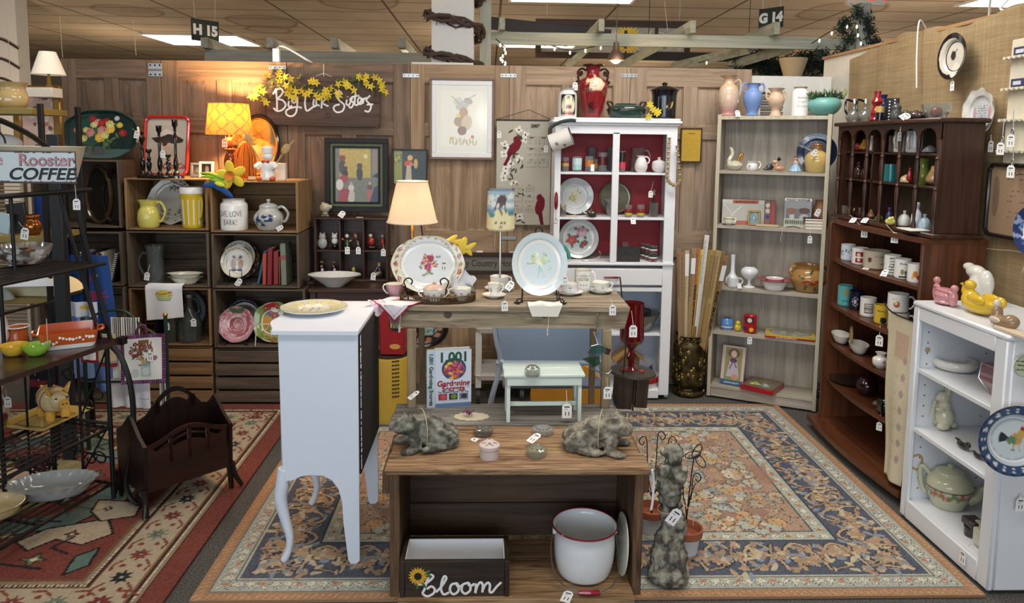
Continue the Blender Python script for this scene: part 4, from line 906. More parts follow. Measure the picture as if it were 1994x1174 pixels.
def mug(ll,p,r=.041,h=.093,mat=None,cv=None,hd=0,inner=None,grp=None,taper=0,half=PI*.62,hmat=None,name='mug',rim=None,cat='mug'):
 pr=[(r*.9-taper*.6,0),(r-taper,.006),(r-taper*.7,h*.3),(r-taper*.3,h*.7),(r,h)]
 t=vv(name,ll,cat,p,pr,mat or inner or POR,cv=cv,half=half,rz=0,grp=grp)
 b=B(hmat or mat or POR);handle(b,r-.002,h*.82,r-.002-taper*.5,h*.22,.026,.0048,ang=hd,fl=1);b.put('handle',t)
 if rim:B(rim).tt(ri(r,28,h),.0012,cl=True,n=5).put('rim',t)
 return t
def disk_prof(r,d=.02,well=.62,foot=.5):
 q=[(0.0008,0)]+[(r*well*k/12,0)for k in range(1,13)]+[(r*(well+(.1*k/4)),d*.55*(k/4)**1.3)for k in range(1,5)]+[(r*(well+.1+(.9-well)*k/12),d*(.55+.45*k/12))for k in range(1,13)]
 return q,[(r,d),(r*.98,d-.004),(r*(well+.1),d*.3),(r*foot,-.006),(r*foot*.95,-.006),(.001,-.003)]
def plate(name,ll,cat,p,r,cv,lean=14,rz=0,sy=1,d=.02,well=.62,wob=None,grp=None,mat=None,stand=True,rough=None,roll=0,dr=None):
 q,un=disk_prof(r,d,well);L=R(lean);H=r*sy*cos(L)*(1.035 if wob else 1)+.003
 o_=E(name,ll,cat,p,rz,grp)
 M=Matrix.Translation((0,r*sy*sin(L),H))@Matrix.Rotation(PI/2-L,4,'X')@Matrix.Rotation(roll,4,'Z')
 b=B(PNT if rough is None else pa(rough));b.open=True;b.la(q,n=84,sy=sy,wob=wob)
 pl=b.put('face',o_,cv=cv,fn=lambda c:(c[:,0]*(dr or r)/r+cv.w/2,c[:,1]*(dr or r)/r+cv.h/2),fix=False);pl.matrix_basis=M
 b=B(mat or POR);b.open=True;b.la(un,n=60,sy=sy,wob=wob);x=b.put('back',o_,fix=False);x.matrix_basis=M
 return o_
def ee(p,w,h,ll,rz=0,lean=14,top=None,back=True,mat=None,lip=.03):
 t=E('plate_stand',ll,'plate stand',p,rz);b=B(mat or BLKW);r=.0022 if w<.1 else .0028
 for s in(-1,1):
  b.tt([(s*w/2,-.028,.018),(s*w/2,-.034,.006),(s*w/2,-.022,-.0),(s*w/2,.012,.002),(s*w/2*.9,.03+.09*h,h*.3),(s*w*.25,.03+.24*h,h*.8),(0,.03+.3*h,h)],r,k=5,n=6)
  b.tt([(s*w/2,-.028,.018),(s*w*.62,-.030,.014),(s*w*.66,-.03,.004),(s*w*.58,-.03,.001)],r,k=5,n=6)
 b.tt([(-w/2,.0,.001),(w/2,.0,.001)],r,n=6);b.tt([(0,.03+.3*h,h),(0,.06+.3*h,h*.4),(0,.07+.3*h,0)],r,n=6)
 b.put('wire_frame',t)
 if top=='loop':B(mat or BLKW).tt([(.015*cos(a),.03+.3*h,h+.014+.017*sin(a))for a in tau(12)],r,cl=True,n=6).put('loop',t)
 return t
def book(ll,p,w,h,th,col,rz=0,lean=0,tilt=0,pages='e4dcc6',name='book',band=None):
 t=E(name,ll,'book',p,rz,ry=tilt,rx=lean);m_=fa(col,.6,bump=.1);c=.0022
 b=B(m_);b.box(-th/2,-th/2+c,.002,w,0,h);b.box(th/2-c,th/2,.002,w,0,h);b.box(-th/2,th/2,0,.003,0,h,bv=.001);b.put('cover',t)
 B(fa(pages,.8)).box(-th/2+c,th/2-c,.0031,w-.004,.003,h-.003,bv=0).put('pages',t)
 if band:B(fa(band,.5)).box(-th/2-.0003,th/2+.0003,-.0004,.001,h*.62,h*.72,bv=0).put('title_band',t)
 return t
def frame(name,ll,p,w,h,cv,fw=.03,mat=None,mat2=None,lean=0,rz=0,dp=.018,mat3=None,cat='picture',n=110,rough=.4,inner=None,cord=False):
 t=E(name,ll,cat,p,rz,rx=R(-lean));b=B(mat)
 def fr(b,W_,H_,f,y0,y1,z=0):
  b.box(-W_/2,W_/2,y0,y1,z,z+f).box(-W_/2,W_/2,y0,y1,z+H_-f,z+H_).box(-W_/2,-W_/2+f,y0,y1,z+f,z+H_-f).box(W_/2-f,W_/2,y0,y1,z+f,z+H_-f)
 fr(b,w,h,fw,0,dp);b.put('picture_frame',t);o=fw
 if mat2:
  b=B(mat2[0]);fr(b,w-2*o,h-2*o,mat2[1],dp*.35,dp*.8,o);b.put('mat_board',t);o+=mat2[1]
 if mat3:
  b=B(mat3[0]);fr(b,w-2*o,h-2*o,mat3[1],dp*.2,dp*.8,o);b.put('inner_frame',t);o+=mat3[1]
 panel(w-2*o,h-2*o,cv,'print',t,(0,dp*.5,o),n=n,rough=rough,coat=.2);return t
def blobcv(w,h,bg,cols,n=40,seed=1,r=(.03,.12),res=400,al=.9):
 c=Cv(w,h,bg,res);rg=Rnd(seed)
 for _ in range(n):c.ell(rg.u(0,w),rg.u(0,h),w*rg.u(*r),w*rg.u(*r),rg.choice(cols),rg.u(0,3),al)
 return c
def rosecv(c,x,y,r,c1,c2,c3):
 c.ell(x,y,r,r*.92,c1,k=7,amp=.06)
 for k in range(5):a=k*2.4+x*50;c.ell(x+r*.32*cos(a),y+r*.3*sin(a),r*.5,r*.42,c2 if k%2 else c1,rot=a)
 c.ell(x,y,r*.4,r*.36,c3);c.ell(x+.05*r,y+.05*r,r*.22,r*.18,c2)
def lidded(ll,p,prof,lid,mat,name='jar',cat='jar',n=32,lidmat=None,knob=None,**k):
 t=vv(name,ll,cat,p,prof,mat,n=n,**k);l=B(lidmat or mat);l.la(lid,n=n);lo=l.put('lid',t)
 if knob:B(lidmat or mat).la(knob,n=16).put('knob',lo)
 return t
def tu(ll,p,r,h,cv=None,mat=None,grp=None,taper=.002,name='drinking_glass',cat='glass',fill=None,band=None):
 t=E(name,ll,cat,p,grp=grp);b=B(mat or GLS);b.la([(.0005,.0),(r-taper,0),(r,h),(r-.0015,h),(r-taper-.0015,.006),(.0005,.006)],n=24);b.put('body',t)
 if band:
  for(z0,z1,col)in band:b=B(fa(col,.3));b.open=True;b.la([(r-taper*(1-z0/h)+.0004,z0),(r-taper*(1-z1/h)+.0004,z1)],n=24);b.put('painted_band',t,fix=False)
 return t
def dots(t,name,items,r,mat=None):
 for col in sorted({i[3]for i in items}):
  b=B(fa(col,.35))
  for a,z,s,c_ in items:
   if c_!=col:continue
   R_=r(z)if callable(r)else r;b.at(R_*sin(a),-R_*cos(a),z,rz=a);b.disc((0,-.0006,0),s,n=8,k=5,a=.18)
  b.put(name,t,fix=False)
def fig(name,ll,cat,p,parts,rz=0,vox=.0022,it=4,grp=None,sc=1):
 t=E(name,ll,cat,p,rz,grp);t.scale=(sc,)*3
 for nm,col,els in parts:
  b=B(gg(col)if isinstance(col,str)else col)
  for e in els:
   if len(e)==7:b.at(e[0],e[1],e[2],ry=e[6]).ball(0,0,0,e[3],e[4],e[5]);b.at()
   else:b.ball(*e)
  o=b.put(nm,t)
  if len(els)>1 and vox:oo(o,vox,it)
 return t
def ch(name,ll,p,w,fn,cv,rough=.9,nx=60,nz=60,cat='cloth',rz=0,part=None,grp=None):
 b=B(pa(rough,0,.15,700,.2));b.grid(nx,nz,fn);me_uv=[(i/nx,j/nz)for j in range(nz+1)for i in range(nx+1)]
 uv=np.array(me_uv);o=b.put(name,None,loc=p,rz=rz,cv=cv,fn=lambda c:(uv[:len(c),0]*cv.w*.999,uv[:len(c),1]*cv.h*.999),fix=False,ang=80)
 m_=o.modifiers.new('thickness','SOLIDIFY');m_.thickness=.0015;m_.offset=1;return tg(o,ll,cat,grp)
# LEFT SIDE: RACK WARES AND WHAT STANDS BEHIND
p=at(147,358,2.86);sw=.43;t=E('tin_sign','white tin sign with pink and black coffee lettering on top of black rack','sign',(p.x-sw/2,2.86,p.z),rz=R(3))
c=Cv(sw,.122,'cfdde0',700);c.rect(0,0,sw,.006,'4a3434').rect(0,.116,sw,.122,'4a3434').rect(sw-.007,0,sw,.122,'4a3434')
for k in range(40):c.ell(random.uniform(0,sw),random.choice([.006,.116]),.006,.003,'4a3434')
for k in range(6):c.ell(sw-.008,random.uniform(0,.122),.004,.006,'4a3434')
panel(sw,.122,c,'sign_plate',t,n=150);PK=fa('c98a94',.5);MAR=fa('5a2f38',.5)
b=fa('18181c',.5)
le(t,'Rooster',.062,(sw/2-.008,-.0006,.086),MAR,bold=.0016,align='RIGHT',sx=.98);le(t,'Rooster',.062,(sw/2-.009,-.0014,.086),PK,bold=.0002,align='RIGHT',sx=.98)
le(t,'e',.062,(sw/2-.262,-.0014,.088),PK,bold=.0006,align='RIGHT');le(t,'COFFEE',.062,(sw/2-.008,-.001,.034),b,bold=.0014,align='RIGHT',shear=.25,sx=1.12)
tag(t,at(149,398,2.85),at(146,360,2.855),1.05)
p=at(80,345,3.0);o=B(fa('c9bda2',.9,bump=.2));o.la([(.001,0),(.15,0),(.185,.118),(.19,.122),(.18,.118),(.15,.01),(.001,.01)],n=32,sy=.6).put('linen_bin',loc=(p.x-.03,3.03,p.z+.0),ll='cream cloth-lined bin behind tin sign',cat='basket')
p=az(48,514,RZ['wire']);c=blobcv(.5,.1,'8e8b86',['5a524a','b9b7b0','3e3a36','a8663a','d8d6d0'],90,3,(.01,.04),600)
t=vv('glass_bowl','silvered glass bowl with copper flecks on black wire shelf','bowl',p,[(.035,0),(.06,.006),(.085,.03),(.098,.062),(.102,.078)],fa('d8d6d0',.12,.9),cv=c,half=PI,sx=1,sy=.9,wob=lambda a,u:.03*sin(5*a)*u)
tag(t,at(48,455,p.y-.1),at(36,432,p.y-.05),1.15,roll=R(10))
OR=gg('c9551c');p=az(135,668,RZ['wood']);t=E('baking_dish','square orange baking dish with white base and handles on wooden rack shelf','dish',p,rz=R(28))
def rrect(w,d,r,n=6):
 o=[]
 for cx_,cy_,a0 in((w-r,d-r,0),(-w+r,d-r,PI/2),(-w+r,-d+r,PI),(w-r,-d+r,3*PI/2)):
  o+=[(cx_+r*cos(a0+PI/2*k/n),cy_+r*sin(a0+PI/2*k/n))for k in range(n+1)]
 return o
def loft(b,secs,mat=None,cap0=True,cap1=False):
 n=len(secs[0][0]);vs=[(x,y,z)for o,z in secs for x,y in o];fs=[(i*n+j,i*n+(j+1)%n,(i+1)*n+(j+1)%n,(i+1)*n+j)for i in range(len(secs)-1)for j in range(n)]
 if cap0:fs.append(tuple(range(n))[::-1])
 if cap1:fs.append(tuple(range((len(secs)-1)*n,len(secs)*n)))
 return b.add(vs,fs,mat)
loft(B(gg('efeee8')),[(rrect(.090,.090,.02),0),(rrect(.097,.097,.022),.018)]).put('base',t)
loft(B(OR),[(rrect(.097,.097,.022),.018),(rrect(.106,.106,.024),.066),(rrect(.102,.102,.022),.067),(rrect(.092,.092,.02),.012)],cap0=False,cap1=True).put('body',t)
for s in(-1,1):B(OR).tt([(s*.103,-.035,.052),(s*.122,-.03,.056),(s*.124,0,.057),(s*.122,.03,.056),(s*.103,.035,.052)],.006,k=4).put('handle',t)
b=B(fa('f0e6dc',.4));rg=Rnd(3)
for k in range(16):x=-.085+.17*k/15;b.at(x,-.1005-.0045*.8,0).disc((0,-.001,rg.u(.028,.05)),rg.u(.004,.007),n=8,k=3,a=.3)
b.put('leaf_decoration',t,fix=False);q=at(92,658,p.y-.13);tag(t,q,q+V3((-.005,.01,.075)),1.2,rz=R(-60))
p=az(50,692,RZ['wood']);t=E('double_bowl','joined yellow and lime green snack bowls on wooden rack shelf','bowl',p,rz=R(-12))
for nm,x,y,col in(('yellow_bowl',-.042,-.008,'e6b62a'),('green_bowl',.036,.014,'8fc83a')):
 b=B(gg(col));b.la(shell(sm([(.020,0),(.032,.008),(.044,.026),(.050,.044)],3),.003),n=28);b.put(nm,t,loc=(x,y,0))
p=az(33,668,RZ['wood']);p=V3((p.x-.01,p.y+.03,p.z));vv('enamel_pot','small orange enamel pot with white inside behind yellow bowl','pot',p,sm([(.036,0),(.038,.01),(.033,.05),(.040,.062)],3),gg('c8561e'));
B(POR).tt(ri(.040,24,.062),.003,cl=True,n=6).put('rim',D.objects['enamel_pot'])
p=az(-12,672,RZ['wood']);vv('pitcher','white pitcher cut off by left edge of photo beside orange pot','pitcher',V3((p.x,p.y+.02,p.z)),sm([(.03,0),(.045,.03),(.04,.09),(.028,.13),(.032,.15)],3),POR)
p=az(88,818,RZ['mid']);t=E('square_platter','square mustard yellow platter with dark inner line under piggy bank','plate',p+V3((0,.0,.001)),rz=R(-14))
b=B(gg('b8a050'));loft(b,[(rrect(.10,.115,.012),0),(rrect(.125,.14,.012),.016),(rrect(.120,.135,.012),.017),(rrect(.085,.10,.012),.006)],cap1=True).put('body',t)
b=B(fa('4a3c28',.5));
for a,c_,d_,e_ in((-.07,.085,.072,.085),(-.07,-.085,.072,-.085),(-.07,-.085,-.07,.085),(.072,-.085,.072,.085)):b.box(min(a,d_)-.0012,max(a,d_)+.0012,min(c_,e_)-.0012,max(c_,e_)+.0012,.0062,.0072,bv=0)
b.put('painted_line',t)
pp_=p+V3((.02,.03,.0075));PIG=gg('d5c08a');YO=gg('e0a53a')
t=E('piggy_bank','yellow crackle-glazed ceramic piggy bank standing on square platter','piggy bank',pp_,rz=R(-40));t.scale=(1.45,)*3
b=B(PIG);b.ball(0,0,.052,.056,.040,.040).ball(-.035,0,.054,.030,.034,.034).ball(.044,0,.060,.026,.026,.026).at(.066,0,.056,ry=PI/2).cyl(0,0,0,.014,.013,r2=.0125);b.at();oo(b.put('body',t),.003,5)
B(YO).at(.078,0,.056,ry=PI/2).cyl(0,0,0,.006,.0135,n=16).put('snout',t);b=B(fa('2b1a12',.4))
for s in(-1,1):b.at(.0846,s*.005,.057,ry=PI/2).cyl(0,0,0,.0006,.0022,n=8)
for s in(-1,1):b.at(.064,s*.015,.070).ball(0,0,0,.003)
b.at();b.put('face_mark',t)
for s in(-1,1):
 B(YO).at(.036,s*.026,.088,rx=-s*.35,ry=.25).la([(.001,.026),(.007,.012),(.013,-.008),(.008,-.014)][::-1],n=12,sy=.45).put('ear',t)
 for x in(-.028,.030):B(YO).at(x,s*.020,0).la([(.001,0),(.012,0),(.0135,.012),(.012,.028)],n=14).put('foot',t)
B(YO).tt([(-.062,0,.06),(-.072,.004,.064),(-.076,.0,.074),(-.070,-.006,.078),(-.066,.0,.070),(-.074,.006,.066)],.0032,k=5,n=6).put('tail',t)
b=B(fa('7a3030',.4));b.tt([(.012+.0*a,.0405*cos(a),.052+.0405*sin(a))for a in tau(26)],.0011,cl=True,n=5).tt([(-.026,.037*cos(a),.052+.037*sin(a))for a in tau(26)],.0011,cl=True,n=5);b.put('painted_line',t)
p=az(-6,835,RZ['mid']);t=vv('vase','red and cream floral vase cut by left edge beside square platter','vase',p,sm([(.03,0),(.045,.05),(.048,.09),(.026,.15),(.032,.175)],3),gg('c99a90'),cv=blobcv(.3,.18,'d9c8b8',['a32c34','8c2a2c','e6d8cc','5a6a48'],30,5),half=PI);tag(t,at(15,783,p.y-.04),at(11,758,p.y-.03),1.1)
p=az(98,966,RZ['bot']);t=vv('oval_dish','large grey stoneware dish with crimped rim on bottom rack shelf','dish',p+V3((0,.02,0)),sm([(.11,0),(.125,.008),(.15,.04),(.165,.058)],3),gg('9da09e'),wob=lambda a,u:.03*cos(22*a)*(u>.75),n=88,sy=.62,rz=R(14),t=.005,cv=None)
b=B(fa('a04a44',.5));b.disc((0,.0,.0062),.008,nrm='z',k=5,a=.2).disc((.02,-.01,.0062),.006,nrm='z',k=3,a=.3,mat=fa('5a4a40',.5));b.put('leaf_decoration',t,fix=False)
p=az(8,1004,RZ['bot']);vv('stoneware_pan','tan stoneware pan cut by left edge on bottom rack shelf','dish',p+V3((-.03,.0,0)),sm([(.05,0),(.075,.01),(.092,.045),(.098,.05)],3),gg('c9b280'))
b=B(fa('4a2634',.9));rg=Rnd(9);p=az(45,930,RZ['bot'])
for k in range(60):
 q=[(rg.u(-.07,.07),rg.u(-.04,.04),rg.u(.005,.05))]
 for _ in range(3):q.append((q[-1][0]+rg.u(-.03,.03),q[-1][1]+rg.u(-.02,.02),max(.004,q[-1][2]+rg.u(-.02,.025))))
 b.tt(q,.0035,k=3,n=4)
b.put('dried_flowers',loc=p+V3((0,.09,0)),ll='bunch of dark purple dried flowers on bottom rack shelf',cat='dried flowers',kind='stuff')
# étagère of the next booth with gilt shelves
ET=E('etagere','tall black metal shelf unit with mustard gold shelves behind rack','shelf',(0,0,0));GO=fa('8f7a34',.5);ex=at(104,400,3.7).x;EZ=[at(50,210,3.62).z,at(50,460,3.62).z,at(50,580,3.62).z]
for z in EZ:B(GO).box(ex-.6,ex+(-.03 if z>1.5 else 0),3.62,3.92,z-.03,z).put('gilt_shelf',ET)
for x,y in((ex+.015,3.61),(ex+.015,3.93),(ex-.58,3.61)):B(BLKW).box(x-.012,x+.012,y-.01,y+.01,.0005,EZ[0]-.0+.02).put('post',ET)
b=B(BLKW)
for zc in(1.52,1.36):b.tt([(ex-.22+.07*cos(a),3.60,zc+.07*sin(a))for a in[PI*k/12 for k in range(13)]],.005,n=6)
b.put('scrollwork',ET)
B(fa('191a1c',.5)).box(at(108,400,3.55).x,at(131,400,3.55).x,3.50,3.54,.0005,at(120,262,3.52).z).put('black_post',ll='thick black upright post between rack and crates',cat='post')
p=V3((at(25,208,3.72).x,3.72,EZ[0]));t=vv('ceramic_pot','glossy tan ceramic pot with handle on top gold shelf','pot',p,sm([(.05,0),(.068,.02),(.07,.055),(.058,.095),(.072,.125)],3),gg('bfa168'));b=B(gg('bfa168'));handle(b,.066,.10,.06,.02,.03,.006,ang=-PI*.75);b.put('handle',t)
p=at(85,190,3.9);o=B(fa('d6cfbf',.5));
t=E('gilt_picture','large gilt-framed picture behind gold shelf unit','picture',(at(75,300,4.1).x,4.1,at(75,322,4.1).z));B(BLKW).box(-.01,.01,.03,.05,-t.location.z+.001,.2).put('prop_leg',t);b=B(fa('8f6a2c',.35,.6));W_,H_=.26,.43
for a,c_,d_,e_ in((-W_/2,W_/2,0,.045),(-W_/2,W_/2,H_-.045,H_),(-W_/2,-W_/2+.045,.045,H_-.045),(W_/2-.045,W_/2,.045,H_-.045)):b.box(a,c_,0,.03,d_,e_,bv=.008)
b.put('picture_frame',t);panel(W_-.09,H_-.09,blobcv(.2,.36,'d8b4a4',['b86a66','e8dcc8','6a3a3c','c99a60'],30,8),'print',t,(0,.015,.045),n=40)
p=V3((at(84,188,4.05).x,4.05,at(84,190,4.05).z));B(fa('e3ddcf',.5)).box(-.075,.075,-.05,.05,0,.05).put('white_box',loc=p,ll='flat white box on gilt frame under small white lamp',cat='box')
t=E('table_lamp','small lamp with plain white empire shade at left end of doors','lamp',(at(96,170,4.06).x,4.06,at(84,190,4.05).z+.0505));b=B(fa('efe6cf',.8,emit=.12));b.open=True;b.la([(.082,.07),(.04,.19)],n=28).put('lamp_shade',t,fix=False);B(BRS).la([(.03,0),(.012,.02),(.006,.08),(.006,.12)],n=14).put('base',t)
gz=EZ[1];X_=lambda px,Y=3.66:at(px,450,Y).x
vv('copper_jar','small amber copper jar on middle gold shelf','jar',(X_(60),3.68,gz),sm([(.024,0),(.038,.02),(.04,.05),(.028,.075),(.034,.09),(.03,.1)],3),fa('a8602a',.2,.8))
b=B(fa('17171a',.4));b.at(0,0,0,ry=R(-8)).box(-.045,.045,0,.02,0,.15);b.at();b.put('black_picture_stand',loc=(X_(28),3.70,gz+.004),ll='black slanted picture stand on middle gold shelf',cat='picture stand')
B(gg('a8c4cc')).at(0,0,0,ry=R(12)).box(-.03,.03,0,.012,0,.10).put('blue_tile',loc=(X_(4),3.66,gz+.008),ll='pale blue tile leaning at left edge on middle gold shelf',cat='tile')
b=B(fa('c9c8c4',.8));b.ball(0,0,.05,.085,.05,.05);oo(b.put('white_cushion',loc=(at(12,290,3.8).x,3.8,at(12,300,3.8).z),ll='rounded off-white padded shape at left edge behind sign',cat='cushion'),.01,3)
gz=EZ[2]
def folded(lab,x,y,z,w,d,h,cv,seed,rz=0):
 rg=Rnd(seed);b=B(pa(.9,0,.15,700,.2))
 b.grid(40,26,lambda u,v:((u-.5)*w+.006*sin(v*9+seed),(v-.5)*d,h*(1-abs(2*u-1)**6)*(1-abs(2*v-1)**6)*(1+.12*sin(u*14+seed)*sin(v*7))))
 return b.put('folded_linen',None,loc=(x,y,z),rz=rz,ll=lab,cat='linen',cv=cv,fn=lambda c:(c[:,0]+w/2,c[:,1]+d/2),ang=80,fix=False)
folded('cream scallop-edged linen folded on lower gold shelf',X_(45),3.78,gz+.001,.34,.24,.075,Cv(.34,.24,'d9cda4',300),2)
c=Cv(.28,.2,'dfe2e8',400);c.ss(.2,.06,.03,['a84a50','7a5a7a'],['5a6a5a'],5).ss(.05,.06,.02,['6a6a7a'],['5a5a6a'],5);folded('white embroidered linen slumped on lower gold shelf',X_(65),3.62,gz+.07,.26,.14,.04,c,4,R(8))
folded('grey-green folded napkin at left edge of lower gold shelf',X_(5),3.58,gz+.001,.14,.1,.05,Cv(.2,.2,'b5bcae',300),7,R(-20))
b=B(fa('cdb898',.7));xs0,xs1=at(-60,420,4.4).x,at(46,420,4.4).x
for k in range(52):b.at(0,4.4,.25+k*.022,rx=R(-20)).box(xs0,xs1,-.008,.008,-.0015,.0015,bv=0)
b.at();b.box(xs0-.02,xs0,4.38,4.42,-.0118,1.42).box(xs1,xs1+.02,4.38,4.42,-.0118,1.42);b.put('slatted_blind',ll='cream horizontal slatted blind at far left behind shelf unit',cat='blind')
def hang(name,lab,px,py0,py1,w,Y,cv,amp=.012,fr=3,taper=0,cat='cloth',seed=0,rz=0,top=None,roll=0):
 a=at(px,py0,Y);z1=at(px,py1,Y).z;L=a.z-z1
 def f(u,v):
  ww=w*(1+taper*(1-v));return((u-.5)*ww+roll*(1-v)*L,amp*sin(u*fr*2*PI+seed+v)*(.35+.65*(1-v)),-L*(1-v))
 return ch(name,lab,a,w,f,cv,cat=cat,nx=50,nz=60,rz=rz)
c=Cv(.3,.5,'24488f',400)
for(x,y,r_,col)in((.2,.22,.10,'b3243a'),(.12,.34,.05,'a82a3e'),(.2,.36,.03,'d9b52c'),(.08,.12,.06,'d9b52c')):c.poly([(x+r_*(1 if j%2==0 else .3)*cos(j*PI/8),y+.6*r_*(1 if j%2==0 else .3)*sin(j*PI/8))for j in range(16)],col)
c.poly([(.02,0),(.12,0),(.02,.1)],'c03040')
hang('blue_flag','royal blue flag with red and gold starbursts draped beside crates',172,497,640,.20,3.95,c,.02,2,.35,'flag')
hang('navy_banner','plain deep blue banner hanging behind gold shelf unit',96,380,590,.16,3.93,Cv(.2,.5,'1d3f86',200),.02,2,0,'banner',2)
c=Cv(.2,.2,'c9d0dc',400);c.rect(0,0,.2,.07,'5f83bd').ell(.12,.15,.04,.02,'d8b23a');hang('printed_scarf','pale blue and white scarf with yellow motif bunched behind orange dish',160,588,632,.14,3.7,c,.02,2)
c=Cv(.3,.5,'16151a',300);rg=Rnd(4)
for k in range(26):c.ell(.04+.012*(k%5)+.1*(k%2),.04+.018*k,.004,.004,'e6e6e6')
c.rect(0,.3,.3,.36,'6a1f28').rect(.2,.0,.24,.3,'c8c8cc');hang('black_apron','black studded apron hanging below wooden rack shelf',95,705,830,.20,3.75,c,.02,2,.2,'apron')
hang('blue_towel','soft blue towel hanging behind rack under wooden shelf',150,640,735,.16,3.75,Cv(.2,.4,'7f9bd0',200),.02,2,0,'towel')
hang('blue_towel','bright blue towel hanging lower between rack posts',200,690,760,.10,3.7,Cv(.2,.4,'5f7fc0',200),.02,1,0,'towel',1)
GS=fa('1f3a30',.45,.3);ty=3.62;ts=E('towel_stand','dark green wrought-iron towel stand with gold tips in front of crates','stand',(0,ty,0));xl,xr=at(165,700,ty).x,at(325,700,ty).x;zt=at(325,618,ty).z
B(GS).tt([(xr,0,.001),(xr,0,zt)],.010,n=8).put('post',ts);B(BRS).ball(xr,0,zt+.012,.012,mat=BRS).put('finial',ts);B(GS).tt([(xl,0,.001),(xl,0,zt)],.010,n=8).put('post',ts)
b=B(GS);b.tt([(xl,0,zt-.05),(xl+.08,0,zt+.02),(xl+.2,0,zt+.03),(xl+.3,-.01,zt-.05),(xr,-.01,zt-.11)],.007,k=5,n=6).tt([(xl,-.03,zt-.12),(xr,-.03,zt-.12)],.006,n=6).tt([(xl,.0,.35),(xr,.0,.35)],.006,n=6);b.put('rail',ts)
for z in(.1,):B(GS).tt([(xl,-.12,.009),(xl,0,z),(xl,.12,.009)],.007,k=4,n=6).put('foot',ts);B(GS).tt([(xr,-.12,.009),(xr,0,z),(xr,.12,.009)],.007,k=4,n=6).put('foot',ts)
c=Cv(.2,.45,'ece9e0',400)
for k in range(14):c.rect(.008+k*.0145,.16,.014+k*.0145,.45,'23232a')
hang('striped_towel','white towel with black stripes draped over green towel stand',243,618,738,.14,ty-.01,c,.012,2,0,'towel')
hang('white_towel','plain white towel hanging below striped one on green stand',238,738,792,.14,ty+.015,Cv(.2,.3,'e2e2e4',100),.012,2,0,'towel',2)
c=Cv(.1,.2,'dfe1ea',500);c.cs(.02,.09,.06,.01,.004,'5a5f7a');hang('lettered_towel','white towel with blue-grey lettering at foot of green stand',277,735,795,.07,ty-.012,c,.006,1,0,'towel')
c=Cv(.16,.3,'c9b48a',500);c.rect(0,0,.16,.03,'9c2430').rect(0,.03,.16,.05,'1a1a1a')
for k in range(20):c.rect(.004+k*.008,.036,.008+k*.008,.044,'d8d0b8')
for k in range(9):c.cs(.03,.14,.08+k*.022,.008,.002,'6a5a3c',k)
hang('recipe_towel','tan printed towel with red and black hem on green stand',207,650,714,.09,ty-.02,c,.008,1,0,'towel')
c=Cv(.12,.2,'ddd8cc',500);c.rect(0,0,.12,.02,'a32834').rect(0,.02,.012,.2,'8a2030').rect(.108,.02,.12,.2,'8a2030')
for k in range(14):c.rect(.004+k*.009,.006,.008+k*.009,.012,'1a1414')
for k in range(6):c.cs(.02,.1,.05+k*.022,.008,.003,'6a6a6a',k)
hang('pocket_cloth','small white cloth with red checked border on green stand',172,655,706,.08,ty-.03,c,.006,1,0,'cloth')
w,h=.215,.245;c=Cv(w,h,'5f2a4c',700)
for k in range(40):c.rect((k%22)*.0102,0 if k<22 else h-.018,(k%22)*.0102+.005,.018 if k<22 else h,'8a5a86');c.rect(0 if k%2 else w-.018,k*.0065,.018 if k%2 else w,k*.0065+.003,'8a5a86')
c.rect(.018,.018,w-.018,h-.018,'ece9e2').rect(.085,.16,.13,.215,'8a6440')
c.ss(.075,.165,.04,['7d3550','a0506a','8c3a3a'],['6a5a3a','8a6a3a','5a6a4a'],12,.3).ss(.14,.145,.045,['7d3550','93607a'],['6a5a3a','a07a4a'],12,.25).ss(.11,.12,.035,['c9b06a'],['8a6a3a'],8)
c.rect(.095,.035,.145,.095,'b8cac6').ell(.12,.095,.025,.008,'93a8a4').ell(.065,.05,.022,.022,'c6d2ce').ell(.12,.06,.018,.02,'d8e2de')
a=at(277,651,ty-.06)
o=ch('quilted_panel','quilted floral pot-holder panel with plum plaid border on green stand',(a.x,ty-.06,a.z),w,lambda u,v:((u-.5)*w+.008*(v-.5),.006*sin(u*7)*sin(v*5),(v-1)*h+.012*(u-.5)),c,cat='pot holder',nx=90,nz=100);o['label']='quilted floral pot-holder panel with plum plaid border on green stand'
tag(o,at(292,694,ty-.075),at(284,668,ty-.068),1.2);B(fa('5f2a4c',.8)).tt([(-.03,0,-.01),(-.02,0,.03),(.01,0,.045),(.02,0,.02),(.02,0,-.01)],.006,k=4).put('loop',o)
hang('striped_scarf','narrow white and green striped sash hanging at right of green stand',314,665,790,.035,ty+.02,(lambda c:c.rect(.01,0,.014,.3,'2a6a44').rect(.02,0,.024,.3,'7a2a40'))(Cv(.035,.3,'e2ded4',500)),.004,1,0,'cloth')
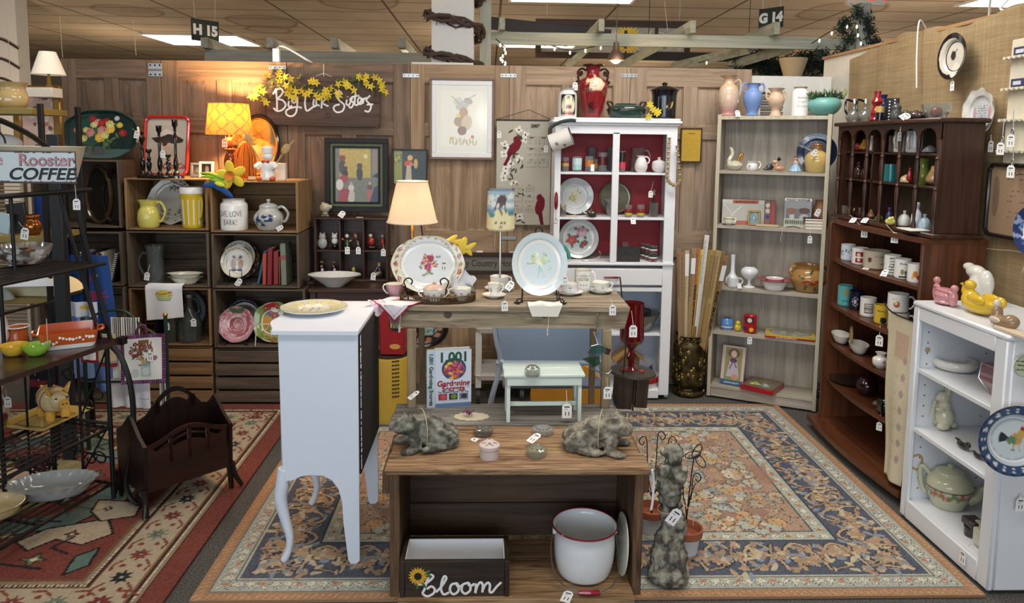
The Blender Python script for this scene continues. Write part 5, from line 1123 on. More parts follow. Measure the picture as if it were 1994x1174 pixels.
# ON THE CRATES
def zc_(t):return{'A1':1.035,'A2':.70,'B0':1.3235,'B1':1.0355,'B2':.7025,'B3':.3555,'C0':1.3135,'C1':1.0255,'C2':.7005,'C3':.3455}[t]
def cp(px,lv,Y=4.36):return V3((at(px,450,Y).x,Y,zc_(lv)+.001))
w,h=.445,.285;c=Cv(w,h,'123c3c',800);c.rect(.2,.06,w,h,'10302e').rect(0,0,w,.058,'4a6664').ell(.16,.16,.1,.08,'17605a',al=.5)
c.poly([(.16,.02),(.24,.02),(.26,.075),(.15,.075)],'4e555c')
rg=Rnd(6)
for k in range(40):c.leaf(rg.u(.1,.33),rg.u(.06,.2),.035,.013,rg.u(0,6),rg.choice(['2d5a34','3f7040','1f4428','527a48']))
for(x,y,r_,s)in((.165,.235,.020,'r'),(.20,.215,.022,'p'),(.225,.21,.026,'r'),(.25,.225,.018,'r'),(.175,.20,.020,'y2'),(.13,.17,.018,'y2'),(.155,.155,.026,'p'),(.075,.17,.018,'p'),(.09,.125,.018,'y'),(.12,.12,.020,'y2'),(.225,.165,.028,'p'),(.215,.125,.028,'y'),(.245,.14,.022,'y2'),(.275,.175,.026,'y'),(.27,.205,.024,'y2'),(.33,.20,.018,'y'),(.35,.155,.022,'r'),(.31,.24,.015,'w')):
 k=dict(r=('b3242c','8c1820','d04848'),p=('d38a86','b86a6c','e6b0a4'),y=('e6bd3c','c99a24','f2d870'),y2=('d9d67a','b5b452','ecebaa'),w=('d8c4cc','b8a0b0','f0e4e8'))[s];rosecv(c,x,y,r_,*k)
p=V3((at(191,295,4.40).x,4.42,1.4265));t=E('serving_tray','large rounded teal tray painted with bouquet of roses on left stack of crates','tray',p,rz=R(-3),rx=R(-10))
so=[(w/2*abs(cos(a))**.45*math.copysign(1,cos(a)),h/2+h/2*abs(sin(a))**.55*math.copysign(1,sin(a)))for a in tau(60)]
b=B(pa(.25,.4));b.grid(120,76,lambda u,v:((2*u-1)*w/2*math.sqrt(1-.5*abs(2*v-1)**3.2),-.003-.014*max(0,max(abs(2*u-1),abs(2*v-1))-.86)/.14,h/2+(2*v-1)*h/2*math.sqrt(1-.42*abs(2*u-1)**3.2)))
b.put('tray_face',t,cv=c,fn=lambda q:(q[:,0]+w/2,q[:,2]),fix=False)
b=B(gg('2c4a48'));g=[]
for k in range(64):
 a=2*PI*k/64;m_=max(abs(cos(a)),abs(sin(a)));u,v=cos(a)/m_,sin(a)/m_
 g.append((u*w/2*math.sqrt(1-.5*abs(v)**3.2),-.016,h/2+v*h/2*math.sqrt(1-.42*abs(u)**3.2)))
b.tt(g,.0045,cl=True,n=6).put('rim',t);b=B(gg('d9cf9c'))
for s in(-1,1):b.tt([(s*(w/2+.001),-.02,h/2-.045),(s*(w/2+.012),-.024,h/2),(s*(w/2+.001),-.02,h/2+.045)],.007,k=5)
b.put('handle',t,ll='pale yellow side handle');tag(t,at(266,262,4.37),at(258,250,4.38),1.1,roll=R(12))
for k,(px,r_,col,lab)in enumerate(((195,.15,'4a3320','dark oval wooden frame leaning in upper left crate'),(226,.13,'15100e','black oval picture frame edge in front of wooden one in upper left crate'))):
 p=cp(px,'A1',4.40-.05*k);b=B(gg(col));b.at(0,0,r_*1.15+.01,rx=PI/2).tt([(r_*.7*cos(a),r_*1.1*sin(a),0)for a in tau(40)],.012,cl=True,n=8);b.at(0,.004,r_*1.15+.01,rx=PI/2).la([(.001,0),(r_*.68,.001)],fa('1d1a16',.3),n=40,sy=1.6);b.put('oval_picture',loc=p+V3((0,0,.001)),rz=R(-25),ll=lab,cat='picture frame')
for k,(px,th,h_,col,tl,lab)in enumerate(((163,.02,.19,'e0d8c4',-12,'cream comb-bound cookbook at left of crate of cookbooks'),(177,.018,.185,'4a4a7a',-12,'blue and white comb-bound cookbook second in leaning row'),(190,.02,.18,'8a5a5a',-12,'rose-coloured cookbook third in leaning row'),(203,.016,.19,'e6dfc0',-13,'ivory comb-bound cookbook leaning before black one'),(222,.03,.185,'141414',14,'black spiral-bound cookbook with white coil at right of crate'))):
 p=cp(px,'A2',4.32);t=book(lab,p+V3((.02 if tl<0 else-.03,0,.005)),.2,h_,th,col,tilt=R(tl));b=B(fa('1c1c1c' if k!=4 else 'e8e8e8',.5))
 for j in range(14):b.box(-th*.45,th*.1,-.003,.002,.012+j*.0125,.018+j*.0125,bv=0)
 b.put('comb_binding',t)
w,h=.27,.365;c=Cv(w,h,'b9b3a2',800);c.ell(.145,.255,.062,.028,'cfc8b8').ell(.13,.27,.03,.022,'d8d0c4').poly([(.03,.235),(.10,.245),(.14,.262),(.2,.25),(.245,.225),(.235,.205),(.18,.20),(.12,.20),(.06,.205)],'231a1a')
c.ell(.135,.19,.024,.036,'d0a890').ell(.118,.205,.02,.025,'3a2620').ell(.142,.215,.022,.012,'3a2620').ell(.145,.172,.005,.003,'9a4040').poly([(.11,.16),(.16,.155),(.2,.04),(.06,.04)],'c4bba8').line([(.13,.15),(.15,.05)],.006,'9a8f80')
p=cp(326,'B0',4.45);t=E('advertising_tray','red-rimmed rectangular soda tray with lady in wide black hat','tray',p+V3((0,0,.002)),rx=R(-11))
panel(w-.03,h-.03,c,'tray_face',t,(0,0,.015),coat=.3);b=B(gg('c0241f'));b.tt([(x,-.010,z+h/2)for x,z in rrect(w/2-.008,h/2-.008,.035)],.011,cl=True,n=8);b.put('rim',t)
b=B(fa('b02020',.4));le(t,'Coca-Cola',.045,(.055,-.003,.062),fa('b0201f',.4),shear=.35,sx=.78,bold=.0006)
p=cp(317,'B0',4.335);t=E('candelabra','black candelabra of five turned candlesticks on oval base','candle holder',p);BK=gg('14100f')
B(BK).la([(.001,0),(.135,0),(.13,.012),(.115,.018),(.001,.018)],n=40,sy=.42).put('base',t)
for x,y,h_ in((-.098,0,.235),(-.052,-.025,.165),(-.008,.015,.30),(.055,-.02,.135),(.085,.01,.335)):
 q=sm([(.018,.016),(.016,.03),(.009,.04),(.013,.06),(.014,.09),(.008,.12)],2)+[(.007,h_*.55),(.011,h_*.72),(.007,h_*.76),(.008,h_*.86),(.015,h_*.9),(.016,h_*.98),(.016,h_)]
 B(BK).la(sorted(q,key=lambda a:a[1]),n=16).put('candlestick',t,loc=(x,y,0))
tag(t,at(317,300,4.29),at(316,278,4.32),1.05)
for px,w,h,col,bgc,lab,y in((386,.075,.085,'8d857c','6a6058','small grey photo frame at right end of crate beside soda tray',4.44),(404,.085,.095,'efe9da','2c2420','small cream photo frame with dark picture behind cloth flowers',4.40)):
 frame('photo_frame',lab,cp(px,'B0',y)+V3((0,0,.001)),w,h,Cv(w,h,bgc,200).ell(w/2,h/2,w*.2,h*.3,'a89888'),.014,fa(col,.5),lean=8,n=20)
GRN=fa('9cc62c',.9);YE=fa('e3c62a',.9);BLU=fa('1f4f9a',.9);t=E('cloth_flowers','bunch of stuffed cloth flowers, yellow daffodil and blue iris, spilling over crate edge','cloth flowers',at(430,348,4.27))
for a_,b_ in(((-.12,.02,.03),(.02,.0,0)),((-.11,.0,.01),(.01,.01,-.01)),((-.09,.02,-.01),(.03,0,-.03))):B(GRN).tt([a_,((a_[0]+b_[0])/2,-.01,(a_[2]+b_[2])/2+.012),b_],[.004,.011,.009],k=4).put('stem',t)
for k in range(5):a=2*PI*k/5+.5;B(YE).at(.06+.048*cos(a),0,.02+.045*sin(a),ry=-a).ball(0,0,0,.042,.008,.026).put('yellow_petal',t)
B(fa('e07f22',.9)).at(.06,-.01,.02,rx=PI/2).la([(.001,0),(.018,.002),(.027,.025),(.02,.02),(.001,.008)],n=14).put('trumpet',t)
for x,z,rr in((-.05,-.035,.3),(-.01,-.05,-.3),(.03,-.075,-.45)):B(BLU).at(x,-.012,z,ry=-rr+.2).ball(0,0,0,.05,.008,.017).put('blue_petal',t)
B(fa('e8e23a',.9)).at(.0,-.022,-.03,ry=.3).ball(0,0,0,.03,.007,.013).put('iris_tongue',t)
p=cp(452,'C0',4.42);t=E('table_lamp','lit lamp with yellow trellis-patterned shade and turned brown wood base','lamp',p)
m,nt,b_=_new('trellis_shade');N=nt.nodes.new;b_.inputs['Roughness'].default_value=.8
c=Cv(.60,.19,'e89a30',500)
for i in range(9):
 for j in range(6):
  x,y=i*.075+(.0375 if j%2 else 0),j*.042-.01
  for s in(-1,1):c.line([(x-.0375,y),(x-.026,y+s*.006),(x-.012,y+s*.03),(x,y+s*.042)],.0045,'9c7238').line([(x,y+s*.042),(x+.012,y+s*.03),(x+.026,y+s*.006),(x+.0375,y)],.0045,'9c7238')
at_=N('ShaderNodeAttribute');at_.attribute_name='Col';SH_=lambda c_:lk(nt,nod(nt,'MixShader',i0=.05,i1=b_.outputs[0],i2=nod(nt,'BsdfTranslucent',i0=c_).outputs[0]).outputs[0],nt.nodes['Material Output'].inputs[0]);lk(nt,at_.outputs[0],b_.inputs[0]);SH_(at_.outputs[0]);SHD=m
b=B(SHD);b.open=True;b.la([(.132-.020*k/30,.265+.178*k/30)for k in range(31)],n=120)
sh_=b.put('lamp_shade',t,cv=c,fn=wrapfn(c,0,.265,.443,half=PI),fix=False);b=B(fa('d8a838',.7));b.tt(ri(.132,40,.265),.002,cl=True,n=5).tt(ri(.112,40,.443),.002,cl=True,n=5).put('trim',sh_)
B(gg('6a2d14')).la(sm([(.001,0),(.045,0),(.048,.012),(.036,.028),(.022,.04),(.020,.052),(.034,.08),(.036,.105),(.028,.14),(.022,.155),(.034,.17),(.036,.18),(.018,.19),(.012,.20)],3),n=26).put('base',t);B(fa('c0702c',.5)).ball(0,0,.222,.03).put('wooden_ball',t);B(BRS).la([(.008,.2),(.008,.32),(.001,.33)],n=10).put('lamp_socket',t)
B(fa('fff0c8',.4,var=0,emit=5)).ball(0,0,.345,.028).put('bulb',t);point('yellow_lamp_light',p+V3((0,0,.37)),75,(1,.60,.27),.035);tag(t,p+V3((-.012,-.05,.215)),p+V3((-.01,-.035,.255)),1.2)
t=E('oval_mirror','dark-rimmed oval mirror with gold inner edge leaning behind yellow lamp','mirror',cp(504,'C0',4.56)+V3((0,0,.002)),rx=R(-8));rx_,rz_=.125,.195
ov=lambda r,q:[(rx_*q*cos(a),r,rz_+rz_*q*sin(a))for a in tau(48)]
b=B(gg('1c1210'));b.tt(ov(0,.965),.012,cl=True,n=8).put('mirror_frame',t);b=B(fa('c99a3c',.4,.6));b.tt(ov(-.004,.88),.004,cl=True,n=6).put('inner_trim',t);B(fa('d9c48c',.12,.85)).add([(0,0,rz_)]+ov(0,.9),[(0,1+j,1+(j+1)%48)for j in range(48)]).put('mirror_glass',t,fix=False)
t=E('straw_figure','orange raffia harvest figure with gold bow in front of oval mirror','decoration',cp(482,'C0',4.40)+V3((.0,0,0)));rg=Rnd(1);b=B(fa('e07a1c',.9))
for k in range(150):a=rg.u(0,2*PI);q=rg.u(.3,1);b.tt([(.02*q*cos(a),.02*q*sin(a),.22),(.062*q*cos(a),.045*q*sin(a),.15),(.066*q*cos(a),.05*q*sin(a),.07),(.06*q*cos(a)+rg.u(-.01,.01),.05*q*sin(a),rg.u(0,.03))],.0022,k=2,n=4)
b.put('raffia_body',t,kind='stuff');b=B(fa('dfa83c',.8))
for k in range(16):a=rg.u(-.5,PI+.5);b.at(.028*cos(a)*1.5,-.02,.23+.028*sin(a),ry=-a).ball(0,0,0,.032,.004,.014)
b.at().tt([(-.03,-.03,.02),(.02,-.05,.005),(.07,-.05,.01)],.003,k=3,n=5);b.put('ribbon',t);B(fa('d8c49a',.9)).box(.03,.075,-.06,-.055,.004,.024).put('straw_tag',t)
t=vv('utensil_jar','white ceramic chef utensil jar with red bow and orange feet on right top crate','jar',cp(524,'C0',4.33),sm([(.040,.008),(.042,.02),(.040,.06),(.045,.10),(.04,.112)],3),POR)
b=B(gg('e0561c'));b.ball(-.042,-.03,.014,.018,.02,.014).put('foot',t);B(gg('e0561c')).ball(.036,-.032,.014,.018,.02,.014).put('foot',t);B(gg('b8241c')).ball(-.012,-.042,.112,.012,.007,.008).ball(.012,-.042,.112,.012,.007,.008).put('bow',t)
o=B(POR).ball(0,0,.145,.030,.028,.030).la([(.03,.16),(.032,.178),(.034,.19),(.02,.202),(.001,.204)],n=20).put('lid',t);b=B(IVO)
for s in(-1,1):B(POR).tt([(s*.04,-.01,.10),(s*.058,-.03,.085),(s*.04,-.046,.08)],.013,k=4).put('handle',t)
SP=wood('c9a36a','a8824c','z',2,.6)
for(a_,b_,hr,lab)in(((-.045,.02,.10),(-.118,.02,.245),.018,'wooden spoon leaning left out of white utensil jar'),((.045,.02,.10),(.105,.0,.185),.022,'short wooden spoon leaning right out of white utensil jar'),((.04,.03,.10),(.145,.03,.235),0,'wooden spoon handle sticking out furthest right of utensil jar')):
 o_=cp(524,'C0',4.33)+V3(a_);d_=V3(b_)-V3(a_);s_=B(SP).tt([(0,0,0),d_],.005,n=8)
 if hr:L_=d_.length;s_.at(d_.x,d_.y,d_.z,ry=math.atan2(d_.x,d_.z)).ball(0,0,0,hr,.006,hr*1.5)
 s_.put('wooden_spoon',loc=o_,ll=lab,cat='spoon')
B(fa('e8e4da',.7)).box(-.028,.028,0,.04,0,.10).put('white_box',loc=cp(548,'C0',4.40),ll='plain white card box behind utensil jar',cat='box')
p=cp(291,'B1',4.34);t=vv('pitcher','pale yellow embossed pitcher in upper middle crate','pitcher',p,sm([(.05,0),(.056,.01),(.062,.05),(.056,.095),(.044,.12),(.05,.145),(.054,.158)],3),fa('d9cf5c',.2,coat=.4,bump=.5,scale=60),wob=lambda a,u:(.22*max(0,cos(a-PI))**8)*(u>.85)*(u-.85)/.15)
b=B(fa('d9cf5c',.2,coat=.4));handle(b,.045,.14,.055,.035,.045,.007);b.put('handle',t)
w=.29;c=Cv(w,w,'e6e2d2',600);rg=Rnd(2)
for a in(.6,.9,1.25,1.55,3.9,4.3,5.2,5.6):c.ss(w/2+.095*cos(a),w/2+.095*sin(a),.035,['8a5a72','a07a88','6a4a5a'],['6a7258','8a8a70'],8,.22)
p=cp(334,'B1',4.50);plate('platter','cream scalloped platter with mauve blossoms leaning in upper middle crate','platter',p,.136,c,lean=12,wob=lambda a,u:.07*abs(cos(2*a))**3*u+.015*cos(12*a)*u,well=.7,d=.014)
c=Cv(.3,.21,'d6b41c',600)
for k in range(13):c.rect(.004+k*.0235,.02,.012+k*.0235,.17,'f0ead2')
p=cp(376,'B1',4.34);t=vv('lidded_pitcher','tall yellow pitcher with white stripes and white plastic lid','pitcher',p,[(.053,0),(.056,.005),(.066,.205)],gg('d6b41c'),cv=c,half=PI);B(POR).la([(.067,.2),(.069,.225),(.066,.235),(.058,.238),(.05,.232),(.001,.232)],n=32).put('lid',t);b=B(gg('d6b41c'));handle(b,.064,.17,.058,.06,.02,.006,ang=-.5);b.put('handle',t)
c=Cv(.3,.15,'e9e6e0',900);p=cp(457,'C1',4.35);t=vv('canister','white ceramic canister lettered with dog motto in thin black capitals','canister',p,sm([(.07,0),(.076,.006),(.077,.06),(.077,.14),(.072,.155),(.062,.165),(.062,.172),(.066,.178)],2),POR)
bw_=lambda q:V3((.078*sin(q.x*.62/.078)/.62,q.y,(.078*cos(q.x*.62/.078)-.078)+q.z))
le(t,'LIVE, LOVE',.048,(0,-.0785,.097),fa('2a2a2c',.5),sx=.62,bend=bw_,bold=-.001);le(t,'BARK!',.048,(0,-.0785,.048),fa('2a2a2c',.5),sx=.62,bend=bw_,bold=-.001)
c=Cv(.4,.15,'b9bab4',800);x0_=.2
for a_,b_,r1,r2,ro in((.20,.095,.018,.013,.2),(.222,.09,.012,.016,0),(.215,.07,.02,.012,.1),(.185,.055,.006,.03,.5),(.165,.08,.005,.03,.1),(.155,.06,.006,.03,-.3),(.19,.035,.015,.006,.2)):c.ell(a_,b_,r1,r2,'27406e',ro)
c.ell(.212,.09,.009,.003,'c9cac4').ell(.205,.078,.012,.002,'c9cac4')
p=cp(524,'C1',4.34);t=vv('teapot','grey stoneware teapot with dark blue painted flower in right upper crate','teapot',p,sm([(.05,0),(.062,.01),(.084,.06),(.080,.09),(.055,.12),(.053,.138)],3),gg('b9bab4'),cv=c,half=PI);lo=B(gg('b9bab4')).la([(.054,.138),(.05,.146),(.03,.156),(.008,.16),(.007,.166),(.013,.172),(.012,.18),(.001,.183)],n=28).put('lid',t);b=B(gg('b9bab4'));handle(b,.055,.13,.075,.05,.045,.008,ang=.1);b.put('handle',t);tag(t,at(545,444,4.27),at(549,425,4.3),1,roll=R(60))
p=cp(300,'B2',4.36);t=vv('glass_pitcher','clear pressed-glass pitcher in dark middle crate','pitcher',p,sm([(.045,0),(.05,.008),(.05,.06),(.045,.12),(.047,.19),(.056,.225)],3),ga('c8d2d2',.12),t=.004,wob=lambda a,u:.02*cos(12*a)*sin(u*9));b=B(ga('c8d2d2',.12));handle(b,.045,.17,.048,.05,.05,.007,ang=PI);b.put('handle',t);tag(t,at(286,538,4.26),at(292,515,4.3),1.15,roll=R(10))
for k in range(2):vv('oval_dish',['bottom oval cream china dish of pair beside glass pitcher','top oval cream china dish of pair beside glass pitcher'][k],'dish',cp(358,'B2',4.34)+V3((0,0,.022*k)),sm([(.05,0),(.06,.006),(.085,.035),(.10,.042)],3),gg('dcd8c4'),sy=.6,wob=lambda a,u:.05*max(0,cos(2*a))**5*u)
c=Cv(.24,.24,'5a3a2c',500);rg=Rnd(3)
for k in range(36):c.ell(.12+.1*cos(k*.35),.12+.1*sin(k*.35),.008,.006,'8a6450')
p=cp(466,'C2',4.50);t=plate('souvenir_plate','brown scalloped plate lettered MOTHER at back of dark right crate','plate',p,.115,c,10,wob=lambda a,u:.05*cos(14*a)*u);q=le(t,'MOTHER',.026,(.01,-.016,.188),fa('d8ccb8',.5),bold=.001)
for k,(px,y,dz,r_)in enumerate(((463,4.44,.05,.096),(458,4.37,.032,.093))):
 c=Cv(.2,.2,'e2dac2',800);c.ell(.1,.1,.097,.097,'cfc4a4').ell(.1,.1,.094,.094,'e4ddc8')
 for j in range(17):a=PI*.82-j*PI*.64/16;c.line([(.1+.078*cos(a),.1+.078*sin(a)),(.1+.084*cos(a-.03),.1+.084*sin(a-.03))],.003,'6a5040')
 if k:
  for s in(-1,1):c.ell(.1+s*.022,.085,.016,.03,'b98a6a').ell(.1+s*.014,.118,.009,.011,'d8a888').ell(.1+s*.019,.128,.010,.009,'4a2a22').ell(.1+s*.018,.055,.014,.012,'6a5a8a')
  c.line([(.09,.112),(.11,.112)],.002,'9a4a4a').cs(.07,.13,.03,.006,.0015,'7a5a4a')
 plate('souvenir_plate',['cream plate with curved script half hidden behind its twin','cream plate with two kissing children painted on it, on scroll easel'][k],'plate',cp(px,'C2',y)+V3((0,0,dz)),r_,c,10,d=.010,well=.75)
t=ee(cp(458,'C2',4.35),.10,.09,'black scroll-footed easel holding cream souvenir plates',top=None);t2=B(BLKW)
for s in(-1,1):t2.tt([(s*.05,-.03,.045),(s*.045,-.034,.02),(s*.07,-.034,.018),(s*.085,-.034,.005),(s*.1,-.034,.018),(s*.085,-.034,.026)],.003,k=4,n=6)
t2.tt([(-.035,-.012,.03),(-.035,-.012,.085),(.035,-.012,.085),(.035,-.012,.03)],.003,n=6).put('scroll_foot',t);tag(t,cp(462,'C2',4.30)+V3((0,0,.02)),cp(458,'C2',4.32)+V3((0,0,.05)),1.2,roll=R(35))
for px,h_,th,col,tl,lab,y in((500,.20,.014,'2c5f84',13,'leaning blue book at left of book row',4.34),(512,.185,.020,'c2472a',2,'orange-red book beside leaning blue one',4.32),(522,.215,.024,'8a1f2a',2,'dark crimson book, third in crate row',4.31),(535,.195,.026,'9c3028',1,'thick brick-red book in middle of row',4.33),(542.5,.165,.008,'7a4a34',0,'thin brown book beside tall grey-green one',4.33),(551,.245,.03,'7a8470',-1,'tall grey-green book with red title block at right end',4.31)):
 book(lab,cp(px,'C2',y)+V3((0,0,.003)),.14,h_,th,col,tilt=R(tl),band='a34a3c' if px==551 else None)
c=Cv(.21,.22,'e4e6ea',800);c.ell(.105,.15,.05,.012,'e0c048').poly([(.055,.15),(.155,.15),(.14,.115),(.07,.115)],'b9cc8a').ell(.105,.155,.045,.018,'e3c24c').line([(.06,.155),(.1,.15),(.15,.162)],.004,'5a4020',1,3).line([(.055,.15),(.07,.113),(.14,.113),(.155,.15)],.002,'6a7a4a')
for k in range(9):c.line([(.066+k*.0095,.146),(.074+k*.008,.118)],.002,'8aa05a')
a=at(319,544,4.265)
def f_(u,v):
 q=(1-v)*.22
 return((u-.5)*.21+.05*max(0,q-.06)*(0.5),(.03 if q<.02 else 0)+.004*sin(u*9)-.012*min(1,q/.04),-.0-max(0,q-.015)+.02*(u-.3)*(q>.12)*((q-.12)/.1))
ch('tea_towel','white tea towel printed with yellow pie bowl hanging over crate edge',(a.x,4.268,.7135),.21,f_,c,cat='towel')
t=E('glass_jug','large clear glass jug with finger handle in lower middle crate','jug',cp(364,'B3',4.36));GJ=ga('b9c4c0',.1);b=B(GJ);b.la(shell(sm([(.06,0),(.07,.01),(.07,.09),(.06,.13),(.03,.18),(.018,.22),(.018,.255),(.022,.262),(.022,.275)],3),.003),n=28);handle(b,.018,.25,.04,.17,.025,.005);b.put('body',t);B(fa('b9b4a8',.4,.6)).cyl(0,0,.262,.28,.021).put('cap',t);tag(t,at(377,628,4.26),at(367,600,4.3),1.15)
for px,y,h_,r_,m_,cap,lab in((328,4.34,.22,.026,ga('c8d0c8',.1),'c0381c','slim clear bottle with orange-red cap in lower middle crate'),(342,4.42,.16,.032,ga('b9c6c4',.12),None,'short clear glass bottle without cap behind slim one'),(303,4.42,.21,.026,ga('16204a',.95),'2a2a2a','dark cobalt bottle in shadow of lower middle crate')):
 t=E('bottle',lab,'bottle',cp(px,'B3',y));B(m_).la(shell(sm([(r_*.9,0),(r_,.01),(r_,h_*.5),(r_*.5,h_*.72),(r_*.42,h_)],3),.002),n=20).put('body',t)
 if cap:B(gg(cap)).cyl(0,0,h_-.005,h_+.018,r_*.5).put('cap',t)
 if px==328:tag(t,at(325,635,4.27),at(327,612,4.3),1.15)
c=Cv(.3,.3,'4a5a60',500);c.ss(.17,.17,.05,['a87a3a','8a6a3a'],['4a4a30','6a6a40'],10,.3);plate('round_tray','round grey-rimmed tray with faded flowers at back of lower middle crate','tray',cp(352,'B3',4.52),.14,c,8,mat=fa('8a9498',.4),well=.84,rough=.35)
t=E('toy_chair','tiny orange-brown toy chair in lower middle crate','toy',cp(283,'B3',4.38));OC=gg('8a3c14')
B(OC).box(-.035,.035,-.03,.03,.05,.058).put('seat',t);B(OC).ps([(-.035,.12),(.035,.12),(.03,.135),(0,.145),(-.03,.135)],.024,.03).box(-.035,-.028,.024,.031,.058,.12).box(.028,.035,.024,.031,.058,.12).box(-.03,.03,.025,.029,.085,.095).put('backrest',t)
for x in(-.03,.03):
 for y in(-.025,.025):B(OC).box(x-.004,x+.004,y-.004,y+.004,0,.05).put('leg',t)
r_=.105;c=Cv(.23,.23,'c9808a',800);cx_=.115
for k in range(11):
 q=r_*(1-k*.088);a=k*2.3;c.ell(cx_+.006*cos(a),cx_+.006*sin(a),q,q*.97,['c98892','b96a78','d8a0a6','a85666'][k%4],k=3+k%3,amp=.045,rot=k)
 c.line([(cx_+q*.97*cos(t_),cx_+q*.95*sin(t_))for t_ in[a+.25*j for j in range(12)]],.0025,'ead0cc')
for s in(-1,1):c.leaf(cx_-s*.004,.185,.055,.03,PI/2-s*1.15,'3f6a48').line([(cx_,.19),(cx_-s*.045,.205)],.0025,'2a4a30')
plate('rose_plate','pink plate moulded like open rose with green leaves','plate',cp(455,'C3',4.33)+V3((0,0,.004)),r_,c,12,wob=lambda a,u:.03*cos(7*a)*u,d=.024,well=.3)
c=Cv(.25,.25,'8a8474',700);c.ell(.125,.125,.12,.12,'23284a').ell(.125,.125,.092,.092,'8f8a78').ell(.17,.07,.02,.03,'1a1a1a')
for j in range(24):a=PI-j*PI/23;c.line([(.125+.103*cos(a),.125+.103*sin(a)),(.125+.11*cos(a-.05),.125+.11*sin(a-.05))],.0035,'b9b4a0')
plate('rimmed_plate','tan plate with navy lettered rim standing behind pink rose plate','plate',cp(470,'C3',4.47),.118,c,8,well=.75);ee(cp(455,'C3',4.325),.115,.06,'small black stand under pink rose plate')
c=Cv(.25,.25,'8aa04a',700);c.ss(.125,.18,.07,['b9323a','e8e0d0','4a6a9a'],['4a7a3a','7a9a4a'],16,.3).ell(.08,.12,.03,.045,'d9982c').ell(.13,.1,.03,.05,'cf8f30').ss(.125,.06,.07,['c98a4a','b97a3a','8a5a3a'],['6a8a3a'],14,.25)
for k in range(22):c.line([(.04+.008*k,.02),(.05+.008*k,.075)],.0015,'8a5a2c')
plate('basket_plate','colourful fruit-basket plate peeping out left of white dresser','plate',cp(518,'C3',4.34)+V3((.028,0,.002)),.118,c,12,wob=lambda a,u:.05*cos(5*a)*u)
t=B(fa('d8d4c8',.4));t.tt([(-.06,-.03,.0),(-.055,-.02,.10),(-.05,-.02,.125),(.02,-.02,.13)],.003,k=3,n=6);tg(t.put('wire_stand',loc=cp(515,'C3',4.31)),'white wire stand holding fruit-basket plate','plate stand')
# SHADOW BOX AND SIDE TABLE
SBY=SY+.05
def sbp(px,row,y=SBY):return V3((at(px,480,y).x,y,[sz0+.0135,sz0+SBH*.49+.0015,sz0+SBH+.001][row]))
fig('pig_figurine','pale speckled pig figurine on legs on left end of shadow box','figurine',sbp(634,2),[('body','b5a88a',[(0,0,.055,.034,.022,.030),(.03,0,.06,.015,.014,.014),(-.012,0,.08,.012,.01,.01)]),('stand','8f836a',[(0,0,.018,.02,.014,.018),(-.015,0,.004,.012,.01,.005),(.015,0,.004,.012,.01,.005)])])
t=fig('trinket','small brown trinket lying on top of shadow box','trinket',sbp(661,2),[('body','5a3420',[(0,0,.014,.022,.016,.014),(.01,0,.022,.01,.008,.008)])]);tag(t,at(666,417,SBY-.06),None,1.3,roll=R(30),rx=R(-50))
tag_=B(TAGW).box(-.02,.02,-.012,.012,0,.001,bv=0).put('paper_label',loc=sbp(701,2,SY+.02),ll='small white paper label lying flat on shadow box',cat='paper label')
for px,row,lab,parts,tg_ in(
 (628,1,'grey glass owl figurine in top left compartment',[('body','a9aca6',[(0,0,.035,.03,.022,.036),(0,0,.075,.022,.018,.02),(-.012,0,.095,.006,.005,.008),(.012,0,.095,.006,.005,.008)])],0),
 (652,1,'white puppy figurine on black base in top left compartment',[('body','e8e4da',[(0,0,.05,.02,.016,.022),(0,-.004,.078,.018,.016,.016),(-.012,0,.094,.005,.004,.007),(.012,0,.094,.005,.004,.007)]),('base','14100f',[(0,0,.015,.022,.017,.016)])],0),
 (676,1,'slim striped figurine with gold arms in middle top compartment',[('body','2f4a44',[(0,0,.03,.014,.012,.03)]),('head','e0d8c8',[(0,-.002,.082,.012,.011,.014)]),('arm','b98a3c',[(-.03,0,.062,.014,.006,.006,.5),(.02,0,.05,.012,.006,.006,-.6)]),('base','a8946a',[(0,0,.008,.02,.014,.008)]),('hat','1c1c1c',[(0,0,.096,.012,.01,.01)])],1),
 (697,1,'bent brown elf figurine in middle top compartment',[('body','4a3424',[(0,0,.03,.018,.013,.026),(-.01,0,.065,.012,.01,.022,.3)]),('hat','8a2a20',[(-.018,0,.092,.012,.008,.01)]),('face','c99a7a',[(-.012,-.006,.082,.009,.009,.009)])],1),
 (723,1,'figurine in red coat in right top compartment',[('coat','a32a1c',[(0,0,.048,.022,.015,.026)]),('head','d8b898',[(-.004,-.002,.085,.012,.011,.013)]),('hat','2a1c18',[(-.004,0,.098,.011,.01,.007)]),('base','2c1a12',[(0,0,.012,.034,.02,.013)])],0),
 (745,1,'small red figurine at far right of top row',[('coat','9c241c',[(0,0,.04,.013,.012,.03)]),('head','8a7a6a',[(0,0,.08,.011,.01,.012)])],1)):
 t=fig('figurine',lab,'figurine',sbp(px,row),parts)
 if tg_:q=sbp(px+3,row);tag(t,q+V3((.004,-.065,.0 if px!=745 else-.01)),q+V3((0,-.03,.04)),1.1)
for px,lab in((626,'black and pink figural shaker at left of bottom compartment'),(650,'black and pink figural shaker beside its twin in bottom compartment')):
 t=fig('salt_shaker',lab,'salt shaker',sbp(px,0),[('body','201a1c',[(0,0,.028,.022,.018,.03),(0,0,.062,.015,.013,.022)]),('cap','8a6a3a',[(0,0,.098,.013,.012,.007)]),('painted_shirt','d8c8c4',[(.005,-.010,.045,.010,.01,.018),(-.008,-.012,.02,.008,.01,.012)]),('painted_face','c9707a',[(.0,-.012,.072,.007,.006,.008)])],grp='figural shakers in shadow box')
